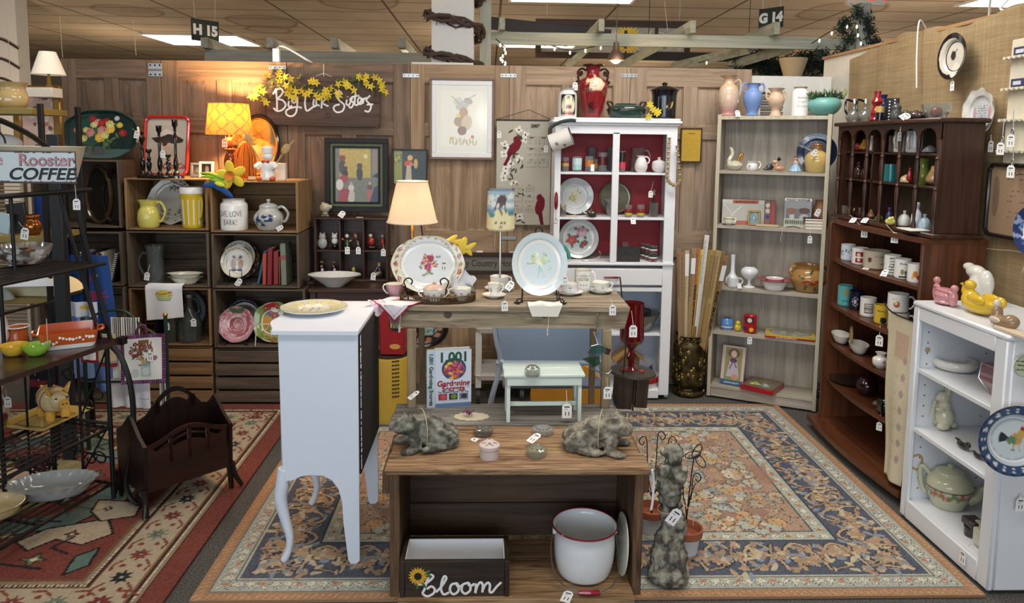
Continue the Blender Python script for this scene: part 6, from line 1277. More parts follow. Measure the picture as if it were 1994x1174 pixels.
fig('figurine','green and yellow dragon-like figurine in bottom middle compartment','figurine',sbp(688,0),[('body','4a7a3a',[(0,0,.02,.03,.016,.02),(-.03,0,.012,.02,.008,.006,.3),(.032,0,.012,.02,.008,.006,-.3)]),('head','b9b03a',[(0,0,.05,.012,.010,.018)]),('chest','24305a',[(0,-.012,.022,.014,.01,.014)])])
t=E('bottle','small dark flask with cork in bottom right compartment','bottle',sbp(738,0));B(gg('241c14')).la(sm([(.02,0),(.03,.012),(.03,.035),(.012,.058),(.009,.075)],3),n=20,sy=.6).put('body',t);B(fa('b98a5a',.9)).cyl(0,0,.074,.095,.009).put('cork',t);B(fa('c9b48a',.5)).disc((-.008,-.0185,.03),.012,k=5,a=.2).put('painted_flower',t,fix=False);tag(t,at(727,538,SY-.03),at(735,520,SY),1.15,roll=R(8))
p=V3((at(650,555,4.33).x,4.35,sz0));t=vv('fluted_bowl','wide white fluted china bowl on dark side table','bowl',p,sm([(.05,0),(.06,.008),(.11,.045),(.155,.072)],3),gg('d9dad4'),n=64,wob=lambda a,u:.018*cos(16*a)*u,sy=.72);
def fpic(name,lab,x0,x1,y0,y1,Y,cv,**k):
 a=at((x0+x1)/2,(y0+y1)/2,Y);z0=at(x0,y1,Y).z;z1=at(x0,y0,Y).z;w=at(x1,400,Y).x-at(x0,400,Y).x;return frame(name,lab,(a.x,Y,z0),w,z1-z0,cv,**k)
c=Cv(.3,.38,'6e7262',500);c.rect(.03,.17,.245,.38,'b9a13c').noise(.05,5).rect(.26,.2,.3,.38,'8a7a6a')
for(x,y,s,a_,b_)in((.17,.22,1,'3a3030','4a3a34'),(.05,.27,1.1,'4a3a34','8c3a2c'),(.24,.07,1,'a85a52','5a4a44'),(.11,.06,1.1,'b9b4a8','c8c4b8'),(.07,.21,.8,'2a2420','4a3020')):
 c.ell(x,y-.02*s,.022*s,.05*s,a_).ell(x,y+.035*s,.02*s,.02*s,b_).ell(x,y+.062*s,.009*s,.011*s,'c99a7a')
c.ell(.06,.16,.03,.03,'a8323a').poly([(.02,0),(.08,0),(.1,.08),(.03,.11)],'a02a34').ell(.03,.12,.025,.04,'d0ccc0').poly([(.24,0),(.3,0),(.3,.12),(.27,.1)],'24304a').rect(.2,.31,.225,.335,'d8cc9a').poly([(.26,.18),(.3,.21),(.3,.17)],'14141c')
t=fpic('framed_print','black-framed print of figures against yellow backdrop above shadow box',632,755,268,412,4.60,c,fw=.032,mat=fa('120c0a',.6),mat2=(fa('5c6a50',.7),.018),mat3=(fa('0e0a08',.6),.012),lean=1,dp=.03)
c=Cv(.2,.2,'2a3430',500);rg=Rnd(4)
c.rect(0,0,.05,.2,'8a8a3a').ss(.03,.15,.03,['4a6a3a','a8a03a'],['3a5a3a'],10).ell(.15,.1,.04,.05,'1c3034').ell(.09,.12,.028,.02,'c94a2c').poly([(.07,.02),(.11,.02),(.105,.11),(.08,.11)],'b9a88a').ell(.1,.155,.018,.016,'d9a84a').ell(.135,.12,.013,.03,'c99a4a').line([(.1,.12),(.13,.11)],.006,'c9a07a')
fpic('framed_print','small dark-framed painting of child with puppy above pleated lamp',764,832,290,360,4.62,c,fw=.009,mat=fa('1a1a1c',.4),dp=.02)
c=Cv(.34,.43,'d9d6c4',500);c.rect(.03,.04,.31,.39,'e0dcc8')
for(x,y,r1,r2,ro,col)in((.17,.30,.045,.03,.3,'b9b7a8'),(.21,.33,.03,.02,-.4,'a8a496'),(.14,.33,.03,.018,.6,'c8c4b4'),(.18,.25,.03,.04,0,'b58a5a'),(.155,.2,.04,.035,.2,'a9865c'),(.2,.19,.035,.05,-.2,'c8b088'),(.17,.14,.03,.03,0,'8a5a3a'),(.145,.235,.015,.012,0,'e6c25a')):c.ell(x,y,r1,r2,col,ro)
for k in range(26):c.leaf(.09+.007*k,.05+.01*sin(k),.03+.02*((k*7)%5)/5,.006,PI/2+.3*sin(k*2),['8aa05a','a8b46a','c98a7a'][k%3])
c.ell(.1,.09,.012,.01,'d89a3a').ell(.24,.1,.012,.012,'c96a4a').line([(.15,.31),(.1,.36)],.004,'8a8678').line([(.2,.34),(.26,.37)],.004,'8a8678')
fpic('framed_print','pale watercolour bird print in brown frame with white mat',837,962,151,310,4.625,c,fw=.013,mat=fa('7a5a44',.4),mat2=(fa('e4e6e6',.6),.03),dp=.02,rough=.15)
a=at(518,244,4.60);e_=at(738,150,4.60);sw_,sh__=e_.x-a.x,e_.z-a.z;YS=4.612;SGW=wood('5e4636','3e2d22','x',.7,.7,'4f3a2c',.3,.4)
t=E('wooden_sign','dark two-plank wooden sign hand-lettered in white hanging on doors','sign',((a.x+e_.x)/2,YS,a.z),ry=R(.8))
for z0,z1 in((0,sh__*.49),(sh__*.497,sh__)):B(SGW).box(-sw_/2,sw_/2,0,.02,z0,z1).put('plank',t)
def script(t,strokes,sc,ox,oy,scale,r,y=-.002,mat=None,name='lettering'):
 for g in strokes:
  b=B(mat or fa('eceae6',.6));P=[((x-ox)/sc*scale,0,-(yy-oy)/sc*scale)for x,yy in g]
  b.at(0,y,0,sc=(1,.25,1)).tt(P,r,k=5 if len(P)>2 else 0,n=8);b.put(name,t,ll='white brush lettering')
S1=[[(605,305),(612,390),(612,470)],[(583,348),(605,315),(640,303),(657,328),(635,362),(612,380),(655,390),(677,425),(650,462),(612,470),(586,448)],[(702,392),(697,425),(708,440),(724,425)],[(712,352),(713,358)],
   [(765,362),(738,360),(722,385),(735,407),(757,392),(765,362),(762,425),(752,480),(722,506),(686,497),(680,468),(710,447),(762,436),(797,442)],[(828,348),(820,405),(832,462),(868,442),(888,428)],[(888,372),(882,412),(895,428),(908,412)],
   [(935,368),(908,378),(905,412),(930,422)],[(948,345),(945,395),(942,442)],[(988,362),(950,398),(972,415),(996,424)],[(1098,335),(1078,310),(1050,335),(1075,378),(1112,412),(1100,455),(1060,468),(1034,445),(1042,420),(1078,408)],
   [(1132,372),(1128,402),(1148,410),(1172,352),(1156,375),(1182,395),(1165,430),(1146,422)],[(1136,348),(1137,352)],[(1197,318),(1190,398),(1210,408),(1240,372),(1226,352),(1212,380),(1225,402),(1247,392),(1252,355),(1252,398),(1258,368),(1280,352)],[(1172,350),(1225,338)],
   [(1306,335),(1277,372),(1312,412),(1296,455),(1264,450)],[(1280,405),(1328,400)]]
script(t,S1,3.9125,955.5,573,4.6/1440,.0055)
for z in(.11,):B(fa('3a2a20',.8)).at(.03,-.0006,.065,rx=PI/2).tt(ri(.013,16),.002,cl=True,n=4).put('knot',t)
B(fa('e6e4de',.5)).tt([(.0,.012,sh__),(-.0,.012,sh__+.075)],.002,n=4).tt([(-.05,.01,sh__),(0,.012,sh__+.02),(.05,.01,sh__)],.0015,n=4).put('hanging_cord',t)
t=E('forsythia_garland','garland of yellow forsythia blossoms draped over wooden sign','garland',at(620,150,4.58));o0=t.location.copy();rg=Rnd(12)
gp=[(488,188),(500,182),(510,196),(498,178),(505,172),(522,150),(538,142),(548,140),(556,150),(545,155),(556,168),(562,178),(572,175),(558,182),(590,178),(595,182),(608,158),(604,178),(615,186),(624,190),(632,180),(640,190),(636,175),(648,172),(655,180),(660,162),(670,158),(675,166),(680,170),(698,148),(702,152),(714,150),(716,164),(730,148),(738,158),(745,168),(742,175),(612,160),(566,186),(630,186)]
b=B(fa('52682e',.8));b.tt([at(x,y,4.59)-o0 for x,y in((492,190),(515,165),(548,148),(575,168),(610,176),(650,176),(690,158),(730,150),(744,172))],.003,k=4,n=5)
for k in range(70):x=495+k*3.6;q=at(x+rg.u(-6,6),168+14*sin(k*.19+1)+rg.u(-14,12),4.585)-o0;b.at(q.x,q.y,q.z,rz=rg.u(-1,1),ry=rg.u(0,6)).ball(0,0,0,.016,.002,.006,n=6,m=4)
b.put('leafy_stem',t)
fb=B(fa('e6c61e',.7));
for k in range(5):a=2*PI*k/5;fb.add([(0,0,0),(.013*cos(a-.5),-.012,.013*sin(a-.5)),(.028*cos(a),-.004,.028*sin(a)),(.013*cos(a+.5),-.012,.013*sin(a+.5))],[(0,1,2,3)])
f0=None
for x,y in gp+[(x+7,y+5)for x,y in gp[::2]]:
 q=at(x+rg.u(-2,2),y+rg.u(-2,2),4.575)-o0
 if f0 is None:f0=fb.put('blossom',t,fix=False);o=f0
 else:o=f0.copy();COL.objects.link(o)
 o.location=q;o.rotation_euler=(rg.u(-.6,.6),rg.u(0,6),rg.u(-.6,.6))
c=Cv(.27,.27,'e0dccb',700);c.ell(.135,.135,.129,.129,'cfc6a8').ell(.135,.135,.125,.125,'e2decf').ell(.135,.135,.052,.052,'cfcab4').ell(.135,.135,.049,.049,'dedac8')
for a in tau(10):c.ell(.135+.092*cos(a),.135+.092*sin(a),.030,.021,'c9c48e',a).ell(.135+.092*cos(a),.135+.092*sin(a),.027,.018,'e6e2a2',a)
for k in range(24):c.ell(.12+.035*sin(k*2.1),.135+.03*cos(k*1.3),.004,.003,('8a5a34','5a5a5a','b98a4a')[k%3])
b=B(PNT);b.open=True;q,un=disk_prof(.13,.014,.42,.4);b.la(q,n=90,wob=lambda a,u:.012*cos(10*a)*u);t=E('egg_plate','round cream egg plate with ten yellow wells on white dresser','plate',az(612,606,DTZ)+V3((0,0,.007)));b.put('face',t,cv=c,fn=lambda q:(q[:,0]+.135,q[:,1]+.135),fix=False)
b=B(POR);b.open=True;b.la(un,n=60,wob=lambda a,u:.012*cos(10*a)*(1-u)).put('back',t,fix=False)
# CHINA ON THE POTTING TABLE
def up(px,py):q=az(px,py,UZ);return q
t=E('table_lamp','lit table lamp with cream pleated shade and thin brass stem behind floral platter','lamp',(at(803,500,3.215).x,3.215,UZ));p=t.location;sz_=at(803,432,p.y).z-UZ;sh2=at(803,353,p.y).z-UZ
m,nt,b_=_new('pleated_shade');b_.inputs[0].default_value=lin(hx('ecd2ae'))+(1,);b_.inputs['Roughness'].default_value=.9;SH_(lin(hx('f0c898'))+(1,))
b=B(m);b.open=True;b.la([(.108,sz_),(.102,sz_+.02),(.066,sh2)],n=240,wob=lambda a,u:.012*cos(80*a));o=b.put('lamp_shade',t,fix=False,ang=80);B(fa('e8cfa8',.7)).tt(ri(.109,40,sz_),.0035,cl=True,n=6).tt(ri(.067,40,sh2),.003,cl=True,n=6).put('trim',o)
B(BRS).la([(.001,0),(.05,0),(.045,.02),(.012,.04),(.007,.1),(.007,sz_+.02),(.001,sz_+.03)],n=18).put('base',t);B(fa('fff0d0',.4,var=0,emit=5)).ball(0,0,sz_+.07,.024).put('bulb',t);point('pleated_lamp_light',p+V3((0,0,sz_+.07)),13,(1,.62,.32),.03)
w=.31;c=Cv(w,w,'dfd9bc',900);cx_=w/2;c.ell(cx_,cx_,.118,.118,'b9b49a').ell(cx_,cx_,.115,.115,'dfe4e6')
for k in range(44):a=2*PI*k/44;c.ell(cx_+.111*cos(a),cx_+.111*sin(a),.0028,.0028,'a89a6a')
for k in range(26):a=2*PI*k/26;x,y=cx_+.136*cos(a),cx_+.136*sin(a);c.leaf(x,y,.014,.005,a+1.2,'6a7a4a').leaf(x,y,.013,.005,a-1.9,'8a8a5a');c.flower(x,y,.0105 if k%2 else .007,'a84a5a',5,'d89aa0','8c3040')
c.ss(cx_,cx_,.045,['b8506a','c9707a','a83a58','d8a0a0'],['6a8a4a','8aa06a','5a7a4a'],12,.24);rosecv(c,cx_-.002,cx_-.012,.014,'b83a6a','93204a','d86a90');rosecv(c,cx_+.012,cx_+.018,.010,'b84050','8a2030','d87080')
pl=up(832,583);pl=V3((pl.x,3.09,UZ+.018));plate('platter','large oval cream-rimmed platter with pink roses on black scroll easel','platter',pl,.155,c,14,sy=.78,d=.016,well=.70,wob=lambda a,u:.012*cos(10*a)*u*u)
t=ee(V3((pl.x,3.075,UZ)),.155,.26,'black iron easel with double-scroll top holding oval platter',top=None);b=B(BLKW);z_=at(810,400,3.14).z-UZ
for s in(-1,1):b.tt([(-.04,.10,z_-.09),(-.042,.10,z_-.01),(-.042+s*.014,.10,z_+.012),(-.042+s*.034,.10,z_+.01),(-.042+s*.038,.10,z_-.012),(-.042+s*.024,.10,z_-.016),(-.042+s*.020,.10,z_-.006)],.0028,k=6,n=6)
b.tt([(-.042,.10,z_-.03),(.0,.13,.0)],.0035,n=6).put('scroll_top',t);b=B(BLKW)
for s in(-1,1):b.tt([(s*.078,-.03,.02),(s*.084,-.05,.06),(s*.092,-.05,.085),(s*.075+0,-.05,.10),(s*.058,-.05,.09),(s*.062,-.05,.072)],.003,k=6,n=6)
b.put('front_scroll',t);tag(t,at(864,518,3.0),at(866,508,3.03),1.1,roll=R(6))
q=up(853,583);tc_=V3((q.x,3.055,UZ));t=E('gallery_tray','oval bronze gallery tray with pierced rim on potting table','tray',tc_+V3((0,.0,0)));BZM=fa('6a5238',.4,.7)
b=B(BZM);b.la([(.001,.002),(.15,.002),(.152,.0),(.158,.006),(.150,.006),(.001,.005)],n=56,sy=.55);b.tt([(.158*cos(a),.0869*sin(a),.03)for a in tau(60)],.0025,cl=True,n=6);b.put('tray_body',t)
b=B(BZM)
for k in range(90):a=2*PI*k/90;b.tt([(.157*cos(a),.0864*sin(a),.004),(.158*cos(a),.0869*sin(a),.03)],.0015,n=4)
b.put('pierced_rim',t)
def te(ll,p,r,h,cv,hd=0,saucer=None,sr=.06,name='teacup',fancy=False,rim='c9b478',half=PI):
 t=vv(name,ll,'cup',p,sm([(r*.5,0),(r*.55,.004),(r*.85,h*.4),(r*.97,h*.75),(r,h)],3),POR,cv=cv,half=half,t=.0022);b=B(POR);handle(b,r*.93,h*.85,r*.72,h*.25,.02,.003,ang=hd)
 if fancy:handle(b,r*.93,h*.9,r*.72,h*.2,.026,.0035,ang=hd+PI)
 b.put('handle',t)
 if rim:B(fa(rim,.3,.5)).tt(ri(r,28,h),.0009,cl=True,n=4).put('gilt_rim',t)
 if saucer:vv('saucer',saucer,'saucer',p-V3((0,0,.007)),sm([(sr*.45,0),(sr*.5,.003),(sr*.8,.007),(sr,.014)],3),POR,t=.002)
 return t
def fo(w,h,bg,cols,seed=1,n=6,y=.5,lv=('6a7a5a','8a8a6a')):
 c=Cv(w,h,bg,900);rg=Rnd(seed)
 for k in range(n):c.ss(w*(k+.5)/n,h*y,h*.22,list(cols),list(lv),5,.35,rg)
 return c
FC=('b8506a','a83a4a','d88a98')
t=te('two-handled china sugar bowl with pink roses in gallery tray',tc_+V3((-.012,-.03,.0065)),.047,.052,fo(.3,.055,'e8e6da',FC,2,9),.15,name='sugar_bowl',fancy=True);l=B(fa('c9a898',.3)).la([(.046,.052),(.036,.062),(.014,.068),(.001,.069)],n=26).la([(.005,.066),(.009,.076),(.001,.082)],n=12).put('lid',t)
te('china creamer cup with pink roses draped by white napkin in gallery tray',tc_+V3((.10,-.012,.0065)),.04,.05,fo(.25,.05,'e8e6e0',FC,3,7),PI)
b=B(fa('d9dade',.9));b.grid(26,22,lambda u,v:(-.055+.11*u+.008*sin(v*8),.02+.012*sin(u*9+v*4),.005+.105*v*(1-.35*abs(2*u-1)**2)+.006*sin(u*15)));b.grid(14,12,lambda u,v:(-.045+.03*u,-.01-.03*v*sin(u*3),.005+.10*v*(1-.2*u)))
b.put('napkin',loc=tc_+V3((.098,.03,.006)),ll='white patterned napkin gathered behind creamer cup',cat='napkin',ang=80,fix=False)
q=up(775,572);te('dusty pink mug with painted leaves left of gallery tray',V3((q.x-.005,3.12,UZ)),.038,.058,fo(.24,.06,'b98a94',('8a5a6a','6a7a5a'),4,4),PI*.95,rim=None)
q=up(803,578);te('dark plum glass cup beside pink mug',V3((q.x-.012,3.16,UZ)),.03,.045,fo(.2,.045,'4a1f30',('6a2a44',),5,3),.4,rim=None)
B(gg('6a5028')).ball(0,0,.018,.017).la([(.004,.034),(.006,.04),(.001,.044)],n=10).put('brass_ball',loc=tc_+V3((.062,-.045,.0065)),ll='small dark brass ball ornament in gallery tray',cat='ornament')
w=.175;c=Cv(w,w,'e6dfe2',700);c.rect(0,0,.006,w,'b03050').rect(0,0,w,.006,'b03050').rect(w-.006,0,w,w,'b03050').ss(.10,.11,.03,['b8304a','c04a60'],['5a7a4a'],7,.35)
for k in range(24):c.ell(.015+.0065*k,.018,.0015,.003,'8a8aa0').ell(.018,.015+.0065*k,.0015,.003,'8a8aa0')
q=at(775,590,2.94)
def hk(u,v):
 a,e2=u*w,v*w;x=(a-e2)*.707;d=(a+e2)*.707;
 return(x*.9-.015,(-.003-.004*sin(x*60))if d<.07 else(-.003+(d-.07)),(d-.075)*.95 if d<.07 else-.002+.006*sin(d*40)**2)
ch('handkerchief','white handkerchief with red edge and roses hanging over left table corner',(q.x,2.950,UZ+.004),w,hk,c,cat='handkerchief',rz=R(-6));hko=D.objects['handkerchief']
tag(hko,at(778,640,2.93),at(780,612,2.94),.7,rz=R(75))
b=B(fa('e3ccd4',.9));b.grid(20,16,lambda u,v:(-.05+.09*u,-.02+.03*v+.01*sin(u*12),.012+.012*sin(u*10+v*3)-.045*max(0,.3-v)*3*(u>.1)));q=at(735,592,2.97)
b.put('pink_cloth',loc=(q.x+.01,2.985,DTZ+.004),ll='crumpled pink-edged cloth between dresser and potting table',cat='cloth',ang=80,fix=False)
def upc(px,py,dy=0):q=az(px,py,UZ);return V3((q.x,min(max(q.y+dy,2.985),3.27),UZ+.0075))
t=te('tall demitasse cup with grey leaves on small saucer at front of table',upc(962,579),.027,.055,fo(.17,.055,'e9e8e2',('a8a8a0','8a9a8a'),6,4),.25,'small white saucer under demitasse cup at table front',.052);tag(t,at(983,596,2.94),at(984,578,2.95),1.0)
t=te('wide white breakfast cup with silver rim behind demitasse',upc(972,563,.06),.043,.058,fo(.27,.058,'dfe3e4',('d8dcd8',),7,5,.5,('cfd4d0',)),.2,'white saucer under wide breakfast cup',.066,rim='8a8f94');tag(t,at(993,556,3.03),None,1.1,roll=R(40),rx=R(-30))
t=te('low white cup with gold rim beside tall motto mug',upc(1108,573),.042,.042,fo(.26,.042,'e6e8ec',('9a5a6a','dfe0e2'),8,3),PI*.95,'white saucer under low gold-rimmed cup',.062)
t=te('floral cup with bold pink rose at right end of table',upc(1170,571,.01),.041,.042,fo(.26,.042,'dfe3da',('c8508a','a8aaa0','8a9a8a'),12,5),.1,'white saucer under pink-rose cup',.054);tag(t,at(1193,604,2.935),at(1190,582,2.95),1.05)
q=upc(1134,566,.05);t=mug('tall white mug with gold motto lettering behind gold-rimmed cup',q-V3((0,0,.0075)),.037,.098,POR,hd=.3,rim=fa('c9b478',.3,.5));gl=fa('8a6a2a',.4)
for k,(s,z)in enumerate((('~ oOo ~',.075),('SISTER',.058),('* * *',.03))):le(t,s,.018,(0,-.0375,z),gl,bend=lambda v:V3((.037*sin(v.x/.037),v.y,.037*cos(v.x/.037)-.037+v.z)))
r_=.118;c=Cv(.24,.24,'d4e2e6',900);c.ell(.12,.12,.088,.088,'c6d6dc').ell(.12,.12,.086,.086,'d2e0e4').ss(.118,.14,.034,['dfe8c4','c9dca0','eef2dc'],['8fae6a','a8c487','6f9a5a','b8d09a'],16,.3)
for k in range(8):c.line([(.118,.115),(.1+.006*k,.07-.004*(k%3))],.0015,'a8cfc4',1)
c.line([(.07,.118),(.072,.13),(.078,.116),(.084,.124),(.09,.118),(.098,.124),(.106,.12)],.0018,'c9a47a',1,3).line([(.145,.095),(.15,.105),(.158,.094),(.165,.104),(.172,.098),(.18,.106)],.0018,'c9a47a',1,3)
q=up(1049,580);pl=V3((q.x-.0,3.07,UZ+.012));plate('large_plate','big pale blue-white plate with green calla bouquet on black easel','plate',pl,r_,c,12,sy=1.13,well=.72,wob=lambda a,u:.006*cos(20*a)*u*u)
t=ee(V3((pl.x,3.05,UZ)),.15,.27,'black wire easel with loop top behind big pale plate',top='loop');b=B(BLKW)
for s in(-1,1):b.tt([(s*.074,-.03,.0+.05),(s*.076,-.055,.03),(s*.086,-.07,.008),(s*.1,-.06,.0045),(s*.108,-.04,.004)],.0032,k=5,n=6)
b.put('foot_scroll',t);tag(t,at(1100,546,3.0),at(1099,532,3.05),.9)
c=Cv(.14,.11,'e4dfd2',500);q=at(1062,578,2.95)
ch('folded_linen','folded ivory linen napkin drooping over front edge of table',(q.x,2.953,UZ+.003),.14,lambda u,v:((u-.5)*.14*(1-.5*max(0,.5-v)),-.004 if v<.5 else(v-.5)*.1,(v-.5)*.09 if v<.5 else .008*sin(u*5+v*6)**2),c,cat='linen');o=tag(D.objects['folded_linen.003'],at(1067,645,2.93),at(1069,606,2.94),.8,rz=R(70))
q=up(972,552);t=E('table_lamp','slim steel lamp with laced picture shade of beach scene','lamp',V3((q.x,3.24,UZ)));Y_=3.24;z0=at(972,447,Y_).z-UZ;z1=at(972,368,Y_).z-UZ;c=Cv(.42,.18,'dfcf9a',500)
c.rect(0,.09,.42,.18,'9ab8c8').rect(0,.075,.42,.095,'6f9aae')
for k in range(14):c.ell(.03*k,.13+.02*sin(k*3),.03,.012,'d8dcd4')
c.ell(.21,.045,.05,.05,'e3d8a4').ell(.215,.135,.022,.025,'5a4a48').line([(.2,.14),(.18,.10)],.008,'5a4644').line([(.22,.12),(.20,.095),(.215,.075)],.011,'6a5450').line([(.225,.125),(.235,.08)],.009,'5a4644').ell(.16,.07,.02,.01,'4a8a9a').ell(.27,.075,.02,.012,'3f8098').line([(.18,.035),(.2,.03),(.22,.036),(.24,.03)],.003,'4a4a3a').ell(.21,.018,.008,.006,'b86a7a')
b=B(pa(.7));b.open=True;b.la([(.063-.006*k/20,z0+(z1-z0)*k/20)for k in range(21)],n=80);s_=b.put('lamp_shade',t,cv=c,fn=wrapfn(c,0,z0,z1,half=PI),fix=False);b=B(fa('3a2c26',.8))
for k in range(44):
 a=2*PI*k/44
 for z,r_ in((z0,.0635),(z1-.006,.0575)):b.tt([(r_*cos(a),r_*sin(a),z),(r_*cos(a+.07),r_*sin(a+.07),z+.007)],.0012,n=4)
b.put('lacing',s_);B(SILV).la([(.001,0),(.04,0),(.038,.008),(.005,.012),(.005,z0+.03),(.001,z0+.04)],n=18).put('base',t)
sg=at(945,512,4.63);t=E('wooden_sign','long grey sign in dark frame lettered My Country Home behind china','sign',(sg.x,4.60,at(945,534,4.6).z));b=B(wood('3a241a','261610','x',1));ww=.21;hh=.135;b.box(-ww,ww,0,.03,0,.022).box(-ww,ww,0,.03,hh-.022,hh).box(-ww,-ww+.02,0,.03,.022,hh-.022).box(ww-.02,ww,0,.03,.022,hh-.022).put('sign_frame',t)
B(fa('6f6d64',.8)).box(-ww+.02,ww-.02,.012,.02,.022,hh-.022,bv=0).put('sign_board',t);le(t,'My Country Home',.06,(-.16,.011,hh/2),fa('2a2622',.7),align='LEFT',sx=.8)
for px,py,w_,h_,lab,col in((934,492,.04,.024,'small blank white card taped to door above grey sign','e8e4da'),(1000,510,.05,.13,'white wall-mounted switch strip between steel lamp and big plate','e4e6e8')):
 q=at(px,py,4.63);B(fa(col,.5)).box(-w_/2,w_/2,0,.012,-h_/2,h_/2).put('wall_card',loc=(q.x,4.625,q.z),ll=lab,cat='card')
q=at(990,464,4.64);B(GALV).box(-.05,.05,0,.004,-.012,.012).put('mending_plate',loc=(q.x,4.652,q.z),ll='steel mending plate on door right of picture-shade lamp',cat='metal plate')
b=B(fa('e3c53a',.8));q=at(893,470,3.2);rg=Rnd(3);t=E('yellow_bow','sheer yellow mesh bow glimpsed behind right edge of oval platter','bow',q)
for k in range(9):a=rg.u(-1.3,1.3);b.at(.01*k-.04,0,-.004*k,ry=a).ball(0,0,0,.045,.006,.013)
b.put('mesh_loop',t);B(fa('c9a42a',.8)).tt([(0,.005,0),(.0,.02,-.06),(0,.03,q.z*-1+UZ)],.003,k=3).put('stem',t)
x0,x1=at(967,300,4.6).x,at(1073,300,4.6).x;zt,zb=at(1020,234,4.6).z,at(1020,438,4.6).z;w,h=x1-x0,zt-zb;c=Cv(w,h,'b9b2a2',700);rg=Rnd(5)
for(x,y)in[(.10+.03*sin(k*1.1),h-.06-.030*k)for k in range(20)]:c.leaf(x,y,.035,.012,rg.u(0,6),'3f4a34').leaf(x+.03,y,.03,.01,rg.u(0,6),'39422f');c.flower(x+rg.u(-.06,.06),y,.024,'e2ded4',4,'3a3a2a')
c.line([(.1,.02),(.12,.2),(.09,.35),(.13,h-.08)],.004,'5a4a3a',1,5)
for x,y,ro in((.11,h-.17,.9),(.275,.12,1.35)):c.ell(x,y,.06,.028,'7a1f2c',ro).ell(x+.035*cos(ro+.3),y+.05,.02,.022,'7a1f2c').poly([(x-.03,y-.03),(x-.07,y-.11),(x-.05,y-.115),(x-.01,y-.03)]if ro<1 else[(x-.012,y-.05),(x+.005,y-.12),(x+.025,y-.12),(x+.015,y-.04)],'6a1a28')
c.rect(.1,h-.175,.1,h-.175,'000000')
for k in range(12):
 i,j=k%2,k//2;x,y=(.185+.075*i,h-.155-.068*j)if j<3 else(.10+.075*i,.2-.065*(j-3));c.rect(x,y,x+.062,y+.054,'8f8878').rect(x+.002,y+.002,x+.06,y+.052,'bcb5a5').rect(x+.018,y+.043,x+.044,y+.049,'5a5448')
 for a in range(5):
  for e2 in range(7):c.rect(x+.007+e2*.0073,y+.006+a*.007,x+.010+e2*.0073,y+.0095+a*.007,'6a6458')
t=E('calendar_towel','linen calendar tea towel with red cardinals and dogwood hanging beside hutch','calendar',((x0+x1)/2,4.615,zb));b=B(pa(.9,0,.2,700,.2));b.grid(110,160,lambda u,v:((u-.5)*w,.004*sin(u*9)*(1-v),v*h));b.put('towel',t,cv=c,fn=lambda q:(q[:,0]+w/2,q[:,2]),fix=False)
B(fa('2a2422',.5)).tt([(-w/2-.008,0,h),(w/2+.008,0,h)],.005,n=8).put('hanging_rod',t);B(fa('3a3028',.8)).tt([(-w/2,0,h+.004),(.09-.06,.0,h+.065),(w/2,0,h+.004)],.0018,n=4).put('hanging_cord',t);le(t,'2009',.028,(.07,-.006,h-.035),fa('3a3630',.8),bold=.001)
tag(t,at(972,262,4.58),at(967,240,4.6),1);tag(t,at(1063,290,4.55),None,1)
# UNDER AND BEHIND THE POTTING TABLE
BLC=fa('a9bdd6',.45);t=E('folding_chair','pale blue metal folding chair with herringbone woven seat behind potting table','chair',(0,0,0));Yc=3.45
m,nt,b_=_new('herringbone_weave');N=nt.nodes.new;tc=N('ShaderNodeTexCoord');sx=N('ShaderNodeSeparateXYZ');lk(nt,tc.outputs['Object'],sx.inputs[0])
zz_=mth('ADD',mth('MULTIPLY',mth('PINGPONG',sx.outputs[0],.014),1),sx.outputs[2]);wv=mth('PINGPONG',mth('ADD',zz_,5),.005);lk(nt,mixc(nt,mth('MULTIPLY',wv,200),lin(hx('7f9ab8'))+(1,),lin(hx('b4cbe2'))+(1,)),b_.inputs[0]);b_.inputs['Roughness'].default_value=.6
a=at(978,705,Yc);e_=at(1170,600,Yc);B(m).ps([(a.x,a.z),(e_.x,a.z),(e_.x+.03,e_.z+.06),(a.x-.05,e_.z+.06)],Yc,Yc+.012).put('backrest',t,ll='pale blue herringbone woven panel')
for s,xx in((-1,a.x),(1,e_.x)):B(BLC).tt([(xx+s*.05,Yc+.03,.80),(xx+s*.03,Yc+.01,.62),(xx+s*.01,Yc,.50),(xx+s*.06,Yc-.06,.30),(xx+s*.075,Yc-.10,.12),(xx+s*.05,Yc-.14,.007)],.013,k=5).put('leg',t);B(BLC).tt([(xx,Yc-.02,.52),(xx+s*.05,Yc+.08,.28),(xx+s*.06,Yc+.2,.007)],.012,k=4).put('leg',t)
B(BLC).tt([(a.x-.03,Yc,a.z-.004),(e_.x+.03,Yc,a.z-.004)],.012).put('crossbar',t);B(fa('6a7686',.6)).box(a.x,e_.x,Yc-.13,Yc-.01,.42,.44,bv=.006).put('seat',t)
t=E('utility_cart','grey-white plastic utility cart on castors behind potting table','cart',(0,0,0));CW=fa('c9cbc8',.45);x0,x1=at(925,700,4.25).x,at(995,700,4.25).x
for z in(at(950,732,4.25).z,at(950,640,4.25).z):loft(B(CW).at((x0+x1)/2+.1,4.42,0),[(rrect(.2,.16,.03),z-.03),(rrect(.21,.17,.03),z),(rrect(.2,.16,.03),z),(rrect(.2,.16,.03),z-.018)],cap1=True).put('shelf',t)
for x in(x0+.02,x0+.28):
 for y in(4.28,4.56):B(CW).box(x-.018,x+.018,y-.015,y+.015,.1,at(950,640,4.25).z-.03).put('post',t);B(fa('1a1a1c',.6)).at(x,y,.045,ry=PI/2).cyl(0,0,-.012,.012,.045).at().box(x-.01,x+.01,y-.01,y+.01,.05,.1).put('castor',t)
